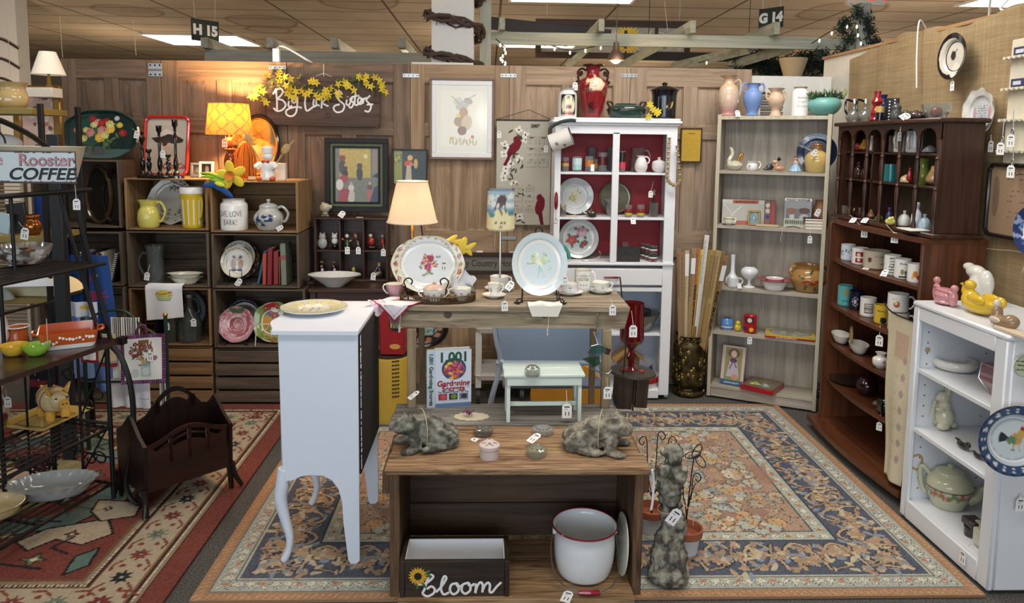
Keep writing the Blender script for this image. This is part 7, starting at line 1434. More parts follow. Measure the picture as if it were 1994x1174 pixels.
q=at(765,690,4.0);t=E('cracker_tin','tall red cracker tin with yellow-lettered black oval','tin',V3((q.x+.012,4.0,at(765,692,4.0).z)),rz=R(-3));B(fa('a8141f',.35)).box(-.085,.05,0,.13,0,.27,bv=.006).put('body',t);B(fa('14110f',.5)).at(.008,-.0008,.17,rx=PI/2).la([(.001,.001),(.042,.001),(.042,0)],n=24,sy=.8).put('oval',t)
le(t,'RITZ',.045,(.008,-.0025,.17),fa('e2c94a',.5),sx=.7,bold=.002);B(fa('d8a24a',.5)).at(0,-.001,.05,rx=PI/2).la([(.001,.001),(.03,.001),(.03,0)],n=16,sy=.5).put('biscuit',t)
b=B(fa('c9a430',.4));zt=t.location.z-.012;b.la([(.115,.001),(.12,zt-.02),(.117,zt)],n=30);q=at(765,760,4.0);t=E('popcorn_tin','large round yellow tin with black printing under red cracker tin','tin',(q.x-.02,4.06,0));b.put('body',t)
b=B(fa('1d1a14',.7))
for k in range(10):
 for j in range(3):b.at(.118*sin(.25+.12*j),-.118*cos(.25+.12*j)-.0015,.16+.022*k,rz=.25+.12*j).box(-.006,.005,-.001,0,-.004,.004,bv=0)
b.put('printed_text',t,fix=False);B(fa('2a2420',.6)).cyl(0,0,zt,zt+.008,.1).put('lid',t)
c=Cv(.36,.26,'1a1614',500);c.poly([(.17,.14),(.25,.14),(.24,.09),(.18,.09)],'8fb5b0').ell(.21,.14,.04,.012,'a8c8c4').line([(.25,.13),(.27,.12),(.245,.1)],.006,'8fb5b0').ss(.21,.115,.02,['3f5a5a'],['3f5a5a'],4)
for x,y in((.13,.09),(.17,.07),(.22,.06),(.27,.09),(.29,.13)):c.ell(x,y,.02,.014,'b07a5a',.4)
c.ell(.14,.045,.03,.02,'8a8a90').ell(.2,.035,.03,.015,'9a9aa0');plate('painted_tray','black oval tray painted with teal cup and eggs under potting table','tray',V3((at(818,660,4.3).x,4.42,at(818,690,4.3).z)),.16,c,6,sy=.75,well=.8,d=.01,mat=fa('14110f',.4));
q=at(1095,776,4.0);B(fa('d2921e',.45)).at(0,0,.17,rx=PI/2).la([(.001,.012),(.19,.012),(.2,0),(.001,.0)][::-1],n=40,wob=lambda a,u:.05*abs(cos(4*a))*u).put('pumpkin_board',loc=(q.x+.02,3.95,0),ll='round orange-gold scalloped board standing on floor behind mint stool',cat='board')
q=az(828,797,PZ);t=E('book','hardback gardening book with bright flowers on its cover standing on grey planks','book',q+V3((.005,.01,0)),rz=R(11));bw,bh=.148,.24;c=Cv(bw,bh,'cfdaea',900);c.rect(0,0,bw,.016,'5f86b8').ell(.075,.16,.05,.046,'33406a')
rg=Rnd(1)
for _ in range(70):a=rg.u(0,6.3);q_=.036*math.sqrt(rg.random());rosecv(c,.075+q_*cos(a),.156+q_*sin(a),rg.u(.006,.012),*rg.choice([('b0243a','7a1a2c','d04a5a'),('e08a20','b86a10','f0c040'),('c94a7a','93305a','e890b0'),('e8c84a','c9a020','f2e08a'),('d86a2c','a84a1a','f09a5a'),('7a3a8a','5a2a6a','a86ab8')]))
for x,col in((.012,'b02a3a'),(.055,'2a3a24'),(.098,'6a7a94')):c.rect(x,.030,x+.036,.056,col).ell(x+.02,.043,.012,.010,{'b02a3a':'d84a5a','2a3a24':'6a8a3a','6a7a94':'2a2a30'}[col])
c.cs(.015,.135,.027,.004,.0015,'4a5a7a');panel(bw,bh,c,'front_cover',t,(.036+bw/2,0,0),n=130,coat=.3);b=B(fa('c3d0e4',.4));b.box(0,.0365,.0,.003,0,bh).box(.036,.036+bw,.038,.041,0,bh).put('spine',t).rotation_euler=(0,0,0)
B(fa('e6dfca',.8)).box(.004,.036+bw-.005,.003,.038,.004,bh-.004,bv=0).put('pages',t);DG=fa('1f5a34',.5);le(t,'1,001',.056,(.036+bw/2,-.001,.208),DG,bold=.0018);RD_=fa('a3202c',.5);le(t,'Gardening',.032,(.036+bw/2,-.001,.099),RD_,bold=.001);le(t,'Secrets',.032,(.036+bw/2,-.001,.077),RD_,bold=.001);le(t,'The Experts Never Tell You',.011,(.036+bw/2,-.001,.063),fa('1a1a1a',.5));le(t,'1,001 Gardening Secrets',.022,(.018,-.001,bh*.5),DG,rx=PI/2,ry=PI/2,bold=.0006)
MT=fa('cfe0d6',.4,var=.04,bump=.08);f0=az(986,822,PZ);f1=az(1130,816,PZ);sw2=f1.x-f0.x;t=E('step_stool','small mint-white painted wooden step stool on grey planks','stool',V3(((f0.x+f1.x)/2,f0.y,PZ+.001)),rz=R(1.5));Hs=.19
for x in(-sw2/2,sw2/2-.014):B(MT).ps([(-.0,0),(.04,0),(.05,Hs-.02),(.10,Hs-.02),(.12,0),(.155,0),(.145,Hs-.012),(.01,Hs-.012)],x,x+.014,pl='yz').put('end_board',t)
for y0_,y1_ in((-.006,.078),(.081,.162)):B(MT).box(-sw2/2-.012,sw2/2+.012,y0_,y1_,Hs-.012,Hs+.002,bv=.004).put('top_slat',t)
B(MT).box(-sw2/2+.0,sw2/2,.0,.012,Hs-.045,Hs-.012).put('front_rail',t);B(MT).box(-sw2/2+.014,sw2/2-.014,.04,.054,.05,.066).put('stretcher',t);tag(t,at(1104,800,f0.y-.02),at(1103,760,f0.y),1.45)
def frog(ll,px,py,r,h,mat,k=10,z=PZ):
 t=E('flower_frog',ll,'flower frog',az(px,py,z)+V3((0,.01,.0)));b=B(mat);b.la([(.001,0),(r*.9,0),(r,h*.3),(r*.92,h*.75),(r*.5,h),(.001,h*.98)],n=3*k,wob=lambda a,u:.06*cos(k*a)*(u>.2));b.put('glass_dome',t)
 b=B(fa('5a5c54',.4))
 for j in range(k-2):a=2*PI*j/(k-2);b.cyl(r*.62*cos(a),r*.62*sin(a),h*.86,h*.93,r*.1,n=8)
 b.put('stem_hole',t,kind='stuff');return t
GF=ti('b9bda8',.5);t=frog('large dim clear glass flower frog beside doily',941,848,.036,.03,ti('8f948a',.5));tag(t,az(930,857,PZ),None,1.2,rx=R(-85),rz=R(70))
frog('sparkling clear ribbed flower frog behind tilted tags',1057,845,.042,.026,ti('dfe3e4',.4),14);t=frog('thick greenish glass flower frog at front of brown planks',1045,889,.036,.034,ti('b9c0a4',.55));tag(t,az(1040,868,PZ)+V3((0,0,.03)),None,1.3,rx=R(-70),rz=R(-50))
t=frog('fluted glass jelly mould upside down on mint stool',1037,733,.03,.04,ti('a8ada0',.55),10,PZ+Hs+.002)
t=lidded('small pale pink lidded trinket box with ribbon-carved top',az(953,893,PZ)+V3((0,.012,0)),[(.032,0),(.033,.004),(.033,.036)],[(.036,.036),(.036,.046),(.03,.05),(.001,.052)],fa('cdb9b4',.6),name='trinket_box',cat='box');b=B(fa('d8c8c0',.6))
for k in range(6):b.at(0,0,.052,rz=k*PI/3).tt([(0,0,.004),(.015,0,.004),(.028,0,.0)],[.003,.005,.002],k=2,n=6)
b.put('ribbon_relief',t)
q=az(918,812,PZ);b=B(fa('cfc3a2',.9));b.la([(.001,.002),(.062,.002),(.070,.003),(.07,.001),(.001,.0005)],n=60,sy=.62,wob=lambda a,u:.05*cos(14*a)*(u>.2)*(u<.9));b.put('doily',loc=q,ll='scalloped cream doily lying on grey planks',cat='doily')
b=B(fa('8a4a6a',.9));rg=Rnd(6)
for k in range(26):a=rg.u(0,6.3);L=rg.u(.01,.032);b.tt([(0,0,.006),(L*.6*cos(a),L*.5*sin(a),.02),(L*cos(a),L*.7*sin(a),rg.u(.005,.03))],.0018,k=2,n=4)
b.put('dried_flower',loc=q+V3((-.008,0,.003)),ll='dried mauve flower head lying on doily',cat='dried flower')
STN=fa('7d7768',.95,var=.6,bump=1.0,scale=30);ST2=fa('6e6e62',.9,var=.7,bump=1.0,scale=26)
def toad(ll,px,py,rz,s,mat,mossy=False):
 t=E('stone_frog',ll,'statue',az(px,py,PZ)+V3((0,.03,0)),rz=rz);b=B(mat);s_=s
 for e in((0,0,.048,.075,.058,.048,-.35),(.062,0,.075,.045,.046,.030,-.1),(-.055,0,.032,.045,.058,.032,0),(.09,0,.068,.026,.034,.018,-.1)):b.at(e[0]*s,0,e[2]*s,ry=e[6]).ball(0,0,0,e[3]*s,e[4]*s,e[5]*s)
 for y in(-1,1):
  b.at(-.04*s,y*.05*s,.032*s,ry=-.4).ball(0,0,0,.052*s,.024*s,.03*s);b.at(-.005*s,y*.062*s,.012*s).ball(0,0,0,.045*s,.018*s,.012*s);b.at(.055*s,y*.042*s,.03*s,ry=.35).ball(0,0,0,.018*s,.018*s,.036*s);b.at(.075*s,y*.05*s,.008*s).ball(0,0,0,.03*s,.018*s,.009*s);b.at(.065*s,y*.026*s,.103*s).ball(0,0,0,.014*s,.012*s,.012*s)
 o=oo(b.put('body',t),.0045,3);tx=D.textures.new('stone','CLOUDS');tx.noise_scale=.012;m=o.modifiers.new('rough','DISPLACE');m.texture=tx;m.strength=.012
 B(fa('c9b48a',.9)).tt([(.02*s,.062*s*cos(a),.058*s+.062*s*sin(a))for a in tau(20)],.0014,cl=True,n=5).put('twine',t);return t
t=toad('weathered stone frog with green paint remains on left end of brown bench',833,872,R(200),1.12,ST2);b=B(fa('1f5248',.7));b.ball(.03,-.05,.04,.04,.03,.025);t=toad('grey stone frog facing right on right end of brown bench',1160,878,R(-18),1.18,STN)
tag(D.objects['stone_frog'],az(850,812,PZ)+V3((-.09,.0,.09)),None,1.2,rx=R(-60),rz=R(-60))
q=at(1160,700,2.86);t=E('suncatcher','wire-framed stained glass hummingbird hanging from chain of potting table','ornament',q,rz=R(15));LD=fa('8a8d90',.3,.8)
for pts,m_ in(([(-.035,.03),(-.02,.055),(.01,.06),(.035,.05),(.045,.03),(.02,.018),(-.015,.018)],ti('3a7a70',.6)),([(-.06,.008),(-.03,.012),(.015,.012),(.02,-.02),(-.01,-.035),(-.03,-.01)],ti('2c5a34',.8)),([(.045,.045),(.07,.035),(.06,.015),(.04,.02)],ti('6a1a2c',.8))):
 B(m_).ps(pts,0,.002).put('glass_piece',t);B(LD).tt([(x,.001,z)for x,z in pts],.0028,cl=True,n=6).put('lead_frame',t)
B(LD).tt([(-.03,0,-.03),(.04,-.01,-.06),(.07,0,-.05)],.003,k=3).put('wire_perch',t);B(STR).tt([(.02,.02,.05),(.01,.05,.1)],.001,n=4).put('string',t);tag(t,at(1183,765,2.85),at(1182,735,2.85),1.25)
q=at(1228,730,3.40);fz=q.z;t=E('bird_feeder','dark metal and wood bird feeder with round lid hanging beside right table leg','bird feeder',(q.x,3.40,fz-.16),ry=R(3));BF=fa('4a4038',.5,.3)
b=B(BF).la([(.001,.158),(.03,.168),(.095,.160),(.098,.152),(.092,.148),(.001,.15)],n=36).put('lid',t);b=B(wood('4f3a2c','33241a','z',1));b.box(-.068,-.004,-.06,.05,.012,.148).box(.008,.06,-.055,.05,.02,.148).put('body',t);B(BF).tt([(0,-.062,.01),(0,-.062,.148)],.004).put('strap',t);B(fa('9c2c1c',.6)).ball(-.04,-.02,.168,.018,.012,.006).ball(.03,-.03,.168,.014,.01,.008).put('painted_berries',t)
B(BF).tt([(-.05,-.04,.1),(-.06,-.1,.3),(.575-q.x,-.125,UZ-.015-fz+.16)],.003,k=3).put('hanger',t);t.scale=(1.13,)*3;RG=ti('8a0a12',.85);t=E('hurricane_vase','tall ruby red fluted glass vase standing on bird feeder lid','vase',(q.x,3.40,fz+.022));pr=sm([(.035,0),(.03,.008),(.014,.02),(.016,.05),(.026,.066),(.014,.08),(.02,.1),(.046,.125),(.05,.16),(.046,.24),(.048,.29)],2);z9=(at(1230,596,3.40).z-fz)/.33
t.scale=(1.12,)*3;B(RG).la([(r_,z*z9)for r_,z in shell(pr,.003)],n=48,wob=lambda a,u:.03*cos(16*a)*(.3<u<.7)).put('body',t);tag(t,at(1233,645,2.95),at(1230,605,2.97),1.25)
# IN FRONT: PLANTER, POT, STATUE, WIRE TREES
x0,x1=-.285,.083;yf,yb=2.352,2.51;DKW=wood('3c2a1c','241810','x',.8,.6,'4d3522',.3,.4);DKWz=wood('3c2a1c','241810','z',.8,.6,'4d3522',.3,.4)
t=E('planter_box','dark stained wooden planter box with sunflower and word bloom in white','planter',((x0+x1)/2,yf,.0305));w=(x1-x0)/2;zt_=at(900,1092,yf).z-.0305
B(DKW).box(-w+.016,w-.016,0,.014,0,zt_).put('front_board',t);B(DKW).box(-w+.016,w-.016,yb-yf-.014,yb-yf,0,zt_).put('back_board',t);B(DKW).box(-w+.016,w-.016,.014,yb-yf-.014,0,.012).put('bottom_board',t)
for s in(-1,1):B(DKWz).box(s*w,s*(w-.016),-.004,yb-yf+.004,0,zt_).put('end_board',t)
B(WHITE).box(-w+.017,w-.017,yb-yf-.017,yb-yf-.0142,.013,zt_-.002,bv=0).box(-w+.0165,-w+.019,.0145,yb-yf-.015,.013,zt_-.002,bv=0).box(w-.019,w-.0165,.0145,yb-yf-.015,.013,zt_-.002,bv=0).box(-w+.017,w-.017,.0142,yb-yf-.015,.0122,.03,bv=0).put('white_lining',t,ll='white painted inside')
S2=[[(207,1055),(250,1050),(288,1022),(300,1002),(282,994),(262,1030),(248,1085),(236,1112),(262,1132),(300,1115),(310,1088),(290,1068),(262,1084)],[(318,1105),(350,1070),(380,1018),(368,1002),(354,1035),(348,1085),(364,1120),(398,1108)],[(445,1048),(412,1058),(403,1095),(425,1120),(454,1098),(452,1060),(440,1048),(455,1072),(484,1058)],[(515,1045),(482,1058),(475,1095),(497,1117),(527,1094),(524,1057),(510,1045),(528,1068),(552,1052)],
   [(558,1050),(562,1078),(558,1112),(570,1068),(590,1043),(604,1062),(602,1108)],[(602,1100),(616,1065),(635,1046),(648,1062),(646,1102),(662,1108),(690,1072),(718,1044)]]
o_=at(740+450/2.98,780+1174/2.98,yf-.004);PS=1440/yf;script(t,S2,2.98,450+(t.location.x-o_.x)*PS*2.98,1174+(o_.z-.0305)*PS*2.98,1/PS,.0042)
fb=B(fa('e2ab1e',.6));f2=B(fa('d8951a',.6));cxz=((212-450)/2.98/600-(t.location.x-o_.x),-.003,-(1003-1174)/2.98/600+o_.z-.0305)
for k in range(18):a=2*PI*k/18;(fb if k%2 else f2).at(cxz[0],cxz[1]-.0005*(k%2),cxz[2],ry=a).add([(0,0,.006),(-.006,0,.02),(0,0,.034),(.006,0,.02)],[(0,1,2,3)])
fb.put('sunflower_petals',t,fix=False);f2.put('sunflower_petals',t,fix=False);B(fa('2a1a10',.9)).at(cxz[0],cxz[1]-.001,cxz[2],rx=PI/2).la([(.001,.002),(.012,.0015),(.013,0)],n=16).put('sunflower_centre',t);b=B(fa('3f6a34',.7))
for dx,dz,a in((.03,.012,.9),(.036,0,1.4),(-.002,-.034,3.1),(.02,-.032,2.6)):b.at(cxz[0]+dx,-.0025,cxz[2]+dz,ry=a).ball(0,0,0,.006,.0008,.014,n=8,m=5)
b.put('painted_leaf',t)
EN=gg('e6e9ea',rough=.15);q=V3((at(1137,1090,2.49).x,2.49,.0305));rr=.108;hh=at(1135,1020,2.49).z-.0305;t=E('enamel_pot','large white enamel pot with red rim and wire bail handle','pot',q);b=B(EN);b.la(shell(sm([(rr*.72,0),(rr*.86,.012),(rr*.97,.06),(rr,.12),(rr*.98,hh*.9),(rr*1.06,hh)],3),.003),n=56).put('body',t)
B(gg('8c1220')).tt(ri(rr*1.06,56,hh),.0028,cl=True,n=6).put('rim',t);b=B(fa('6a6862',.35,.8));b.tt([(-rr*1.02,0,hh*.86),(-rr*1.13,-.03,hh*.6),(-rr*1.05,-.08,hh*.25),(-rr*.7,-.12,.02),(-rr*.25,-.135,.006)],.0022,k=6,n=6).tt([(rr*1.02,0,hh*.82),(rr*1.1,-.05,hh*.3),(rr*.8,-.11,.02),(rr*.35,-.135,.008)],.0022,k=6,n=6).put('bail_wire',t)
B(gg('a3182a')).tt([(-rr*.32,-.136,.010),(-rr*.25,-.136,.010),(0,-.137,.010),(rr*.3,-.136,.010),(rr*.36,-.136,.010)],[.006,.009,.009,.006]).put('grip',t,ll='red wooden grip')
for s in(-1,1):B(EN).box(s*rr*.96,s*(rr*1.06),-.012,.012,hh*.82,hh*.92,bv=.003).put('ear',t)
tag(t,q+V3((-.075,-.148,.004)),None,1.3,rx=R(-80),rz=R(-25))
t=E('pot_lid','round white enamel pot lid with knob leaning on edge beside pot','lid',q+V3((rr*1.17,-.0,.001)),ry=R(4));b=B(fa('dcdccb',.3,coat=.3));b.at(0,0,rr*.98+.001,ry=PI/2).la([(.001,.014),(rr*.5,.013),(rr*.88,.006),(rr*.97,.003),(rr*.98,-.001),(rr*.9,-.002),(.001,.006)][::-1],n=48).put('disc',t);B(EN).at(.012,0,rr*.98,ry=PI/2).la([(.001,0),(.012,0),(.014,.012),(.018,.016),(.018,.024),(.001,.026)],n=18).put('knob',t)
q=az(1310,1150,.004)+V3((0,.07,0));STS=fa('827d6e',.95,var=.7,bump=1.0,scale=30);t=E('garden_statue','lichen-stained cement cherub statue with bowed head on rounded base','statue',q,rz=R(8));b=B(STS)
for e in((0,0,.035,.078,.075,.05),(0,0,.09,.068,.062,.06),(.0,0,.15,.055,.048,.05),(.022,-.01,.2,.036,.034,.06),(.0,0,.24,.036,.032,.07),(-.005,0,.31,.040,.034,.05),(-.012,-.012,.36,.048,.038,.045),(-.035,-.018,.405,.036,.034,.032),(.008,.0,.42,.028,.028,.03),(.03,-.005,.385,.024,.024,.034),(.045,-.0,.40,.016,.018,.022),(.004,-.002,.472,.034,.034,.036),(.0,-.02,.458,.024,.02,.022),(.035,.01,.23,.018,.02,.06)):b.ball(*e)
o=oo(b.put('body',t),.006,4,.5);tx=D.textures.new('stone','CLOUDS');tx.noise_scale=.014;m=o.modifiers.new('rough','DISPLACE');m.texture=tx;m.strength=.018
for s in(-1,1):o2=B(STS).ball(.0+s*.030,.012,.47,.012,.012,.014).put('ear',t)
b=B(fa('c9c6ba',.95,bump=.6,scale=60));rg=Rnd(2)
tag(t,at(1313,1006,q.y-.06),None,1.5,roll=R(35));B(fa('c9b48a',.9)).tt([(.046*cos(a),.042*sin(a),.272+.01*cos(a))for a in tau(20)],.0014,cl=True,n=5).tt([(.046,0,.28),(.075,-.01,.25),(.085,-.01,.2)],.0014,k=4,n=5).put('twine',t)
TC=fa('a8593a',.85,bump=.2);WT_=fa('2a2018',.6,.4)
def wiretree(ll,q,seed,hs,x0=0):
 t=E('wire_tree',ll,'wire tree',q);b=B(TC);b.open=True;b.la([(.0005,.0),(.044,0),(.052,.07),(.062,.07),(.064,.098),(.058,.1),(.052,.07),(.04,.055),(.0005,.05)],n=32).put('pot',t)
 b=B(fa('cdd2da',.7));b.open=True;b.la([(.0447,.001),(.0528,.0695)],n=32);b.put('white_band',t,fix=False,ll='white painted lower half of pot');b=B(WT_);rg=Rnd(seed);b.tt([(x0,0,.05),(x0,0,.16)],.0035)
 for dx,top in hs:
  s=1 if dx>0 else-1;b.tt([(x0,0,.14),(x0+dx*.45,0,.2),(x0+dx*.8,0,top*.75),(x0+dx,0,top),(x0+dx+s*.018,0,top+.012),(x0+dx+s*.03,0,top-.006),(x0+dx+s*.018,0,top-.022),(x0+dx+s*.008,0,top-.008)],.0022,k=5,n=5);b.tt([(x0+dx*.5,.01,.2),(x0+dx*.9,.01,.23),(x0+dx*1.3,.01,.22+.03*s),(x0+dx*1.4,0,.25+.02*s)],.0018,k=4,n=5)
 b.put('wire_branches',t);return t
q=az(1272,1042,0)+V3((0,.04,0));wiretree('curled wire tree in white-dipped terracotta pot right of bench',q,1,((-.07,.34),(-.03,.38),(.015,.40),(.06,.38),(.085,.30)))
q=az(1345,1090,0)+V3((-.005,.06,0));t=wiretree('second wire tree with leaf loops in terracotta pot behind statue',q,2,((.02,.30),(-.02,.3)));b=B(WT_)
for cx_,cz_,ro in((.03,.40,.5),(.045,.36,-.6),(.015,.385,1.4)):b.at(cx_,0,cz_,ry=ro).tt([(.014*cos(a),0,.03*sin(a))for a in tau(12)],.002,cl=True,n=5)
b.at().tt([(.0,0,.14),(.012,0,.3),(.02,0,.38)],.0025,k=3,n=5).put('wire_leaf',t)
# HUTCH WARES
HT=1.7045
def hp(px,row,y=4.47):return V3((at(px,300,y).x,y,[HT,HS[0]+.0012,HS[1]+.0012,HS[2]+.0012,.405,.061][row]))
c=Cv(.3,.17,'e6e6e2',800);c.rect(.105,.01,.195,.135,'1d2420').ell(.15,.075,.042,.058,'e8e0c0').leaf(.15,.085,.03,.014,.4,'3f5a34').leaf(.15,.085,.028,.012,2.8,'3f5a34').ell(.142,.058,.010,.01,'9c1f24').ell(.158,.056,.010,.01,'9c1f24').line([(.12,.03),(.15,.02),(.18,.03)],.01,'b8403a').line([(.122,.105),(.15,.122),(.178,.105)],.008,'7a7a60')
t=vv('canister','white ceramic canister with cherry label on top of hutch','canister',hp(1103,0,4.44),sm([(.052,0),(.056,.004),(.056,.12),(.05,.145),(.038,.155),(.038,.16),(.042,.168)],2),POR,cv=c,half=PI*.85);B(fa('8f8f84',.4)).tt(ri(.042,24,.168),.003,cl=True,n=6).put('rim',t)
c=Cv(.5,.31,'8c1c22',700);c.flower(.265,.20,.045,'e3c9a0',7,'b99a6a','d8b88a').flower(.27,.205,.028,'efdcb8',6,'b08a50').leaf(.23,.175,.035,.018,-2.4,'5a5a30').leaf(.3,.16,.035,.018,-.9,'6a5a30').leaf(.3,.22,.03,.014,.4,'5a5a30').ell(.21,.215,.010,.016,'e8c8a0',.4).poly([(.2,.03),(.26,.03),(.24,.1),(.21,.08)],'4a1418')
t=vv('floral_vase','large dark red vase with cream magnolia and scrolled bronze handles on hutch','vase',hp(1151,0,4.50),sm([(.05,0),(.052,.01),(.078,.10),(.090,.18),(.078,.225),(.045,.245),(.038,.27),(.044,.305),(.058,.315)],3),gg('7a1a20'),cv=c,half=PI);BZ_=fa('4a3424',.35,.7);B(BZ_).tt(ri(.057,32,.315),.006,cl=True,n=8).put('rim',t)
for s in(-1,1):B(BZ_).tt([(s*.04,0,.285),(s*.07,0,.295),(s*.092,0,.275),(s*.085,0,.255),(s*.068,0,.262),(s*.072,0,.278),(s*.09,0,.25),(s*.085,0,.225),(s*.1,0,.215),(s*.082,0,.2)],.007,k=5,n=6).put('handle',t)
tag(t,at(1120,168,4.42),at(1118,150,4.43),1.15)
t=vv('green_bowl','low dark green bowl with small bronze handles on top of hutch','bowl',hp(1217,0,4.46),sm([(.08,0),(.10,.008),(.115,.045),(.105,.07),(.075,.078),(.062,.088)],3),gg('26413a'),sy=.8);b=B(BZ_)
for s in(-1,1):b.tt([(s*.10,0,.065),(s*.115,0,.095),(s*.095,0,.1),(s*.08,0,.08)],.007,k=4)
b.put('handle',t);B(BZ_).tt([(.117*cos(a),.0936*sin(a),.05)for a in tau(40)],.0035,cl=True,n=6).put('band',t)
t=E('yellow_flowers','sprig of yellow silk flowers drooping over hutch top beside black jar','flowers',hp(1272,0,4.36)+V3((0,-.0,.01)));b=B(fa('e0c41e',.7));rg=Rnd(2)
for x,z in((0,.035),(.012,.02),(-.012,.045),(-.03,.07),(.02,.03),(-.035,0)):
 for k in range(6):a=2*PI*k/6;b.at(x,-.002*k,z,ry=a).add([(0,0,0),(-.006,-.006,.014),(0,-.004,.024),(.006,-.006,.014)],[(0,1,2,3)])
b.put('silk_blossom',t);B(fa('5f7a2c',.8)).tt([(-.05,.02,-.008),(-.02,.01,.03),(0,0,.03)],.004,k=3).put('stem',t)
c=Cv(.4,.2,'15161a',600);c.ss(.22,.09,.03,['5a2434','6a3040'],['2a4a3a'],9,.25).line([(.16,.15),(.22,.16)],.003,'1f4a3c')
t=vv('cookie_jar','glossy black lidded jar with faint red flowers at right end of hutch top','jar',hp(1290,0,4.50),[(.068,0),(.07,.006),(.074,.14),(.08,.17)],gg('121318'),cv=c,half=PI);b=B(gg('121318')).la(sm([(.088,.168),(.086,.176),(.05,.195),(.016,.2),(.012,.205),(.018,.214),(.001,.222)],3),n=36).put('lid',t)
t=E('flour_sifter','white enamel sifter with cherries hanging tilted from hutch corner','sifter',at(1092,272,4.30),ry=R(-28));t.rotation_euler=(R(10),R(68),0);b=B(PNTM);cc=Cv(.35,.13,'dcd9d0',500)
for x,y in((.13,.08),(.17,.03),(.2,.1),(.24,.05),(.1,.04)):cc.ell(x,y,.009,.009,'7a1420').leaf(x,y+.01,.014,.006,1,'3a5a34')
b.open=True;b.la([(.052,-.065+.013*k)for k in range(11)],n=48);b.put('body',t,cv=cc,fn=wrapfn(cc,0,-.065,.065,half=PI,a0=0),fix=False);B(fa('4a4a48',.4,.7)).la([(.001,.05),(.05,.05),(.05,.052),(.001,.052)],n=24).tt(ri(.052,32,.065),.002,cl=True,n=5).tt(ri(.052,32,-.065),.002,cl=True,n=5).put('mesh',t)
B(fa('3a3c38',.35,.8)).tt([(-.05,0,-.05),(-.085,0,-.03),(-.095,0,.03),(-.085,0,.09),(-.07,0,.12)],.006,k=4,flat_=1.6).put('handle',t)
for px,r_,h_,al,lab,band,y in((1101,.024,.085,.15,'small glass with red and gold print at left of top hutch shelf',(('b9a04a',.03,.05),('8c2a24',.05,.06)),4.45),(1124,.030,.09,.2,'glass printed in pale blue and mint on top hutch shelf',(('9acbc8',.01,.04),('c9dde0',.04,.08)),4.45),(1148,.026,.092,.15,'glass with orange print on top hutch shelf',(('c9742a',.03,.07),),4.44),(1161,.02,.075,.15,'little glass with amber print behind white tag',(('a8702a',.02,.05),),4.50),(1174,.030,.115,.15,'tall glass with dark red figure band beside hutch centre post',(('5a1c20',.04,.09),),4.47),(1152,.028,.145,.45,'tall frosted grey glass at back of top hutch shelf',(),4.57),(1188,.024,.145,.45,'second tall frosted grey glass against hutch centre post',(),4.57),(1212,.022,.125,.15,'tall cola glass with pink and white logo on top right hutch shelf',(('d8344a',.02,.06),('2a1c1a',.06,.12)),4.44)):
 t=tu(lab,hp(px,1,y),r_,h_,mat=ga('dfe2e2' if al<.4 else '8a8a8e',al),band=[(z0,z1,col)for col,z0,z1 in band])
 if px==1148:B(TAGW).box(.004,.026,-.034,-.033,.004,.045,bv=0).put('price_tag',t)
t=vv('glass_pitcher','clear glass pitcher with red at its base behind white creamer','pitcher',hp(1242,1,4.54),sm([(.045,0),(.048,.06),(.042,.12),(.048,.145)],3),ga('c8a8a8',.2));b=B(ga('e8e0e0',.3));handle(b,.045,.125,.045,.04,.03,.006);b.put('handle',t)
WM_=fa('dcd6d6',.5);t=vv('creamer','smooth matte white creamer with loop handle on top right hutch shelf','creamer',hp(1249,1,4.43),sm([(.025,0),(.036,.02),(.038,.045),(.028,.075),(.02,.088),(.022,.1)],3),WM_,wob=lambda a,u:.35*max(0,cos(a-PI))**6*(u>.9));b=B(WM_);handle(b,.022,.09,.034,.055,.022,.004);b.put('handle',t)
lidded('round matte white sugar bowl with knobbed lid on top right hutch shelf',hp(1284,1,4.44),sm([(.022,0),(.04,.02),(.043,.045),(.04,.055)],3),sm([(.043,.054),(.036,.066),(.012,.075),(.007,.08),(.011,.087),(.001,.092)],3),WM_,name='sugar_bowl',cat='bowl')
c=Cv(.24,.24,'c9d0d2',700);c.ell(.12,.12,.07,.07,'b8bfc0').ell(.12,.12,.067,.067,'d2d6d4').ss(.12,.12,.035,['c9c88a','b9b46a','d8d4a0'],['a8a86a','8a9a5a'],16,.28);t=plate('flower_plate','pale plate with yellow-green flower cluster on middle left hutch shelf','plate',hp(1122,2,4.52),.112,c,8)
c=Cv(.26,.26,'c9d4d6',700)
for x,y,r_,k in((.15,.17,.034,('d3a8b4','b8849a','e8ccd4')),(.09,.12,.03,('c9402c','9c2a20','e06a50')),(.165,.10,.014,('c9402c','9c2a20','e06a50')),(.15,.085,.01,('b8403a','8a2420','d06050'))):
 for j in range(5):c.leaf(x,y,r_*1.6,.018,j*1.3+x*9,'3c5a38')
 rosecv(c,x,y,r_,*k)
plate('flower_plate','pale plate with bold pink and red roses on lower left hutch shelf','plate',hp(1131,3,4.50),.122,c,10,well=.75)
t=E('saucepan','little lidded metal pan with two handles on middle hutch shelf','pan',hp(1155,2,4.41));DM=fa('7a7264',.25,.9);b=B(DM).la([(.001,0),(.028,0),(.032,.006),(.032,.026),(.001,.026)],n=24).put('body',t);B(DM).la([(.034,.026),(.03,.034),(.006,.04),(.004,.046),(.009,.05),(.001,.054)],n=24).put('lid',t);b=B(DM)
for s in(-1,1):b.tt([(s*.03,-.008,.02),(s*.055,-.004,.026),(s*.055,.004,.026),(s*.03,.008,.02)],.003,k=3,n=5)
b.put('handle',t)
t=E('jar','small glass jar with tan lid at left of middle hutch shelf','jar',hp(1098,2,4.43));B(ga('b9bcae',.3)).cyl(0,0,0,.065,.021,n=20).put('body',t);B(fa('b9a484',.5)).cyl(0,0,.065,.078,.022,n=20).put('lid',t)
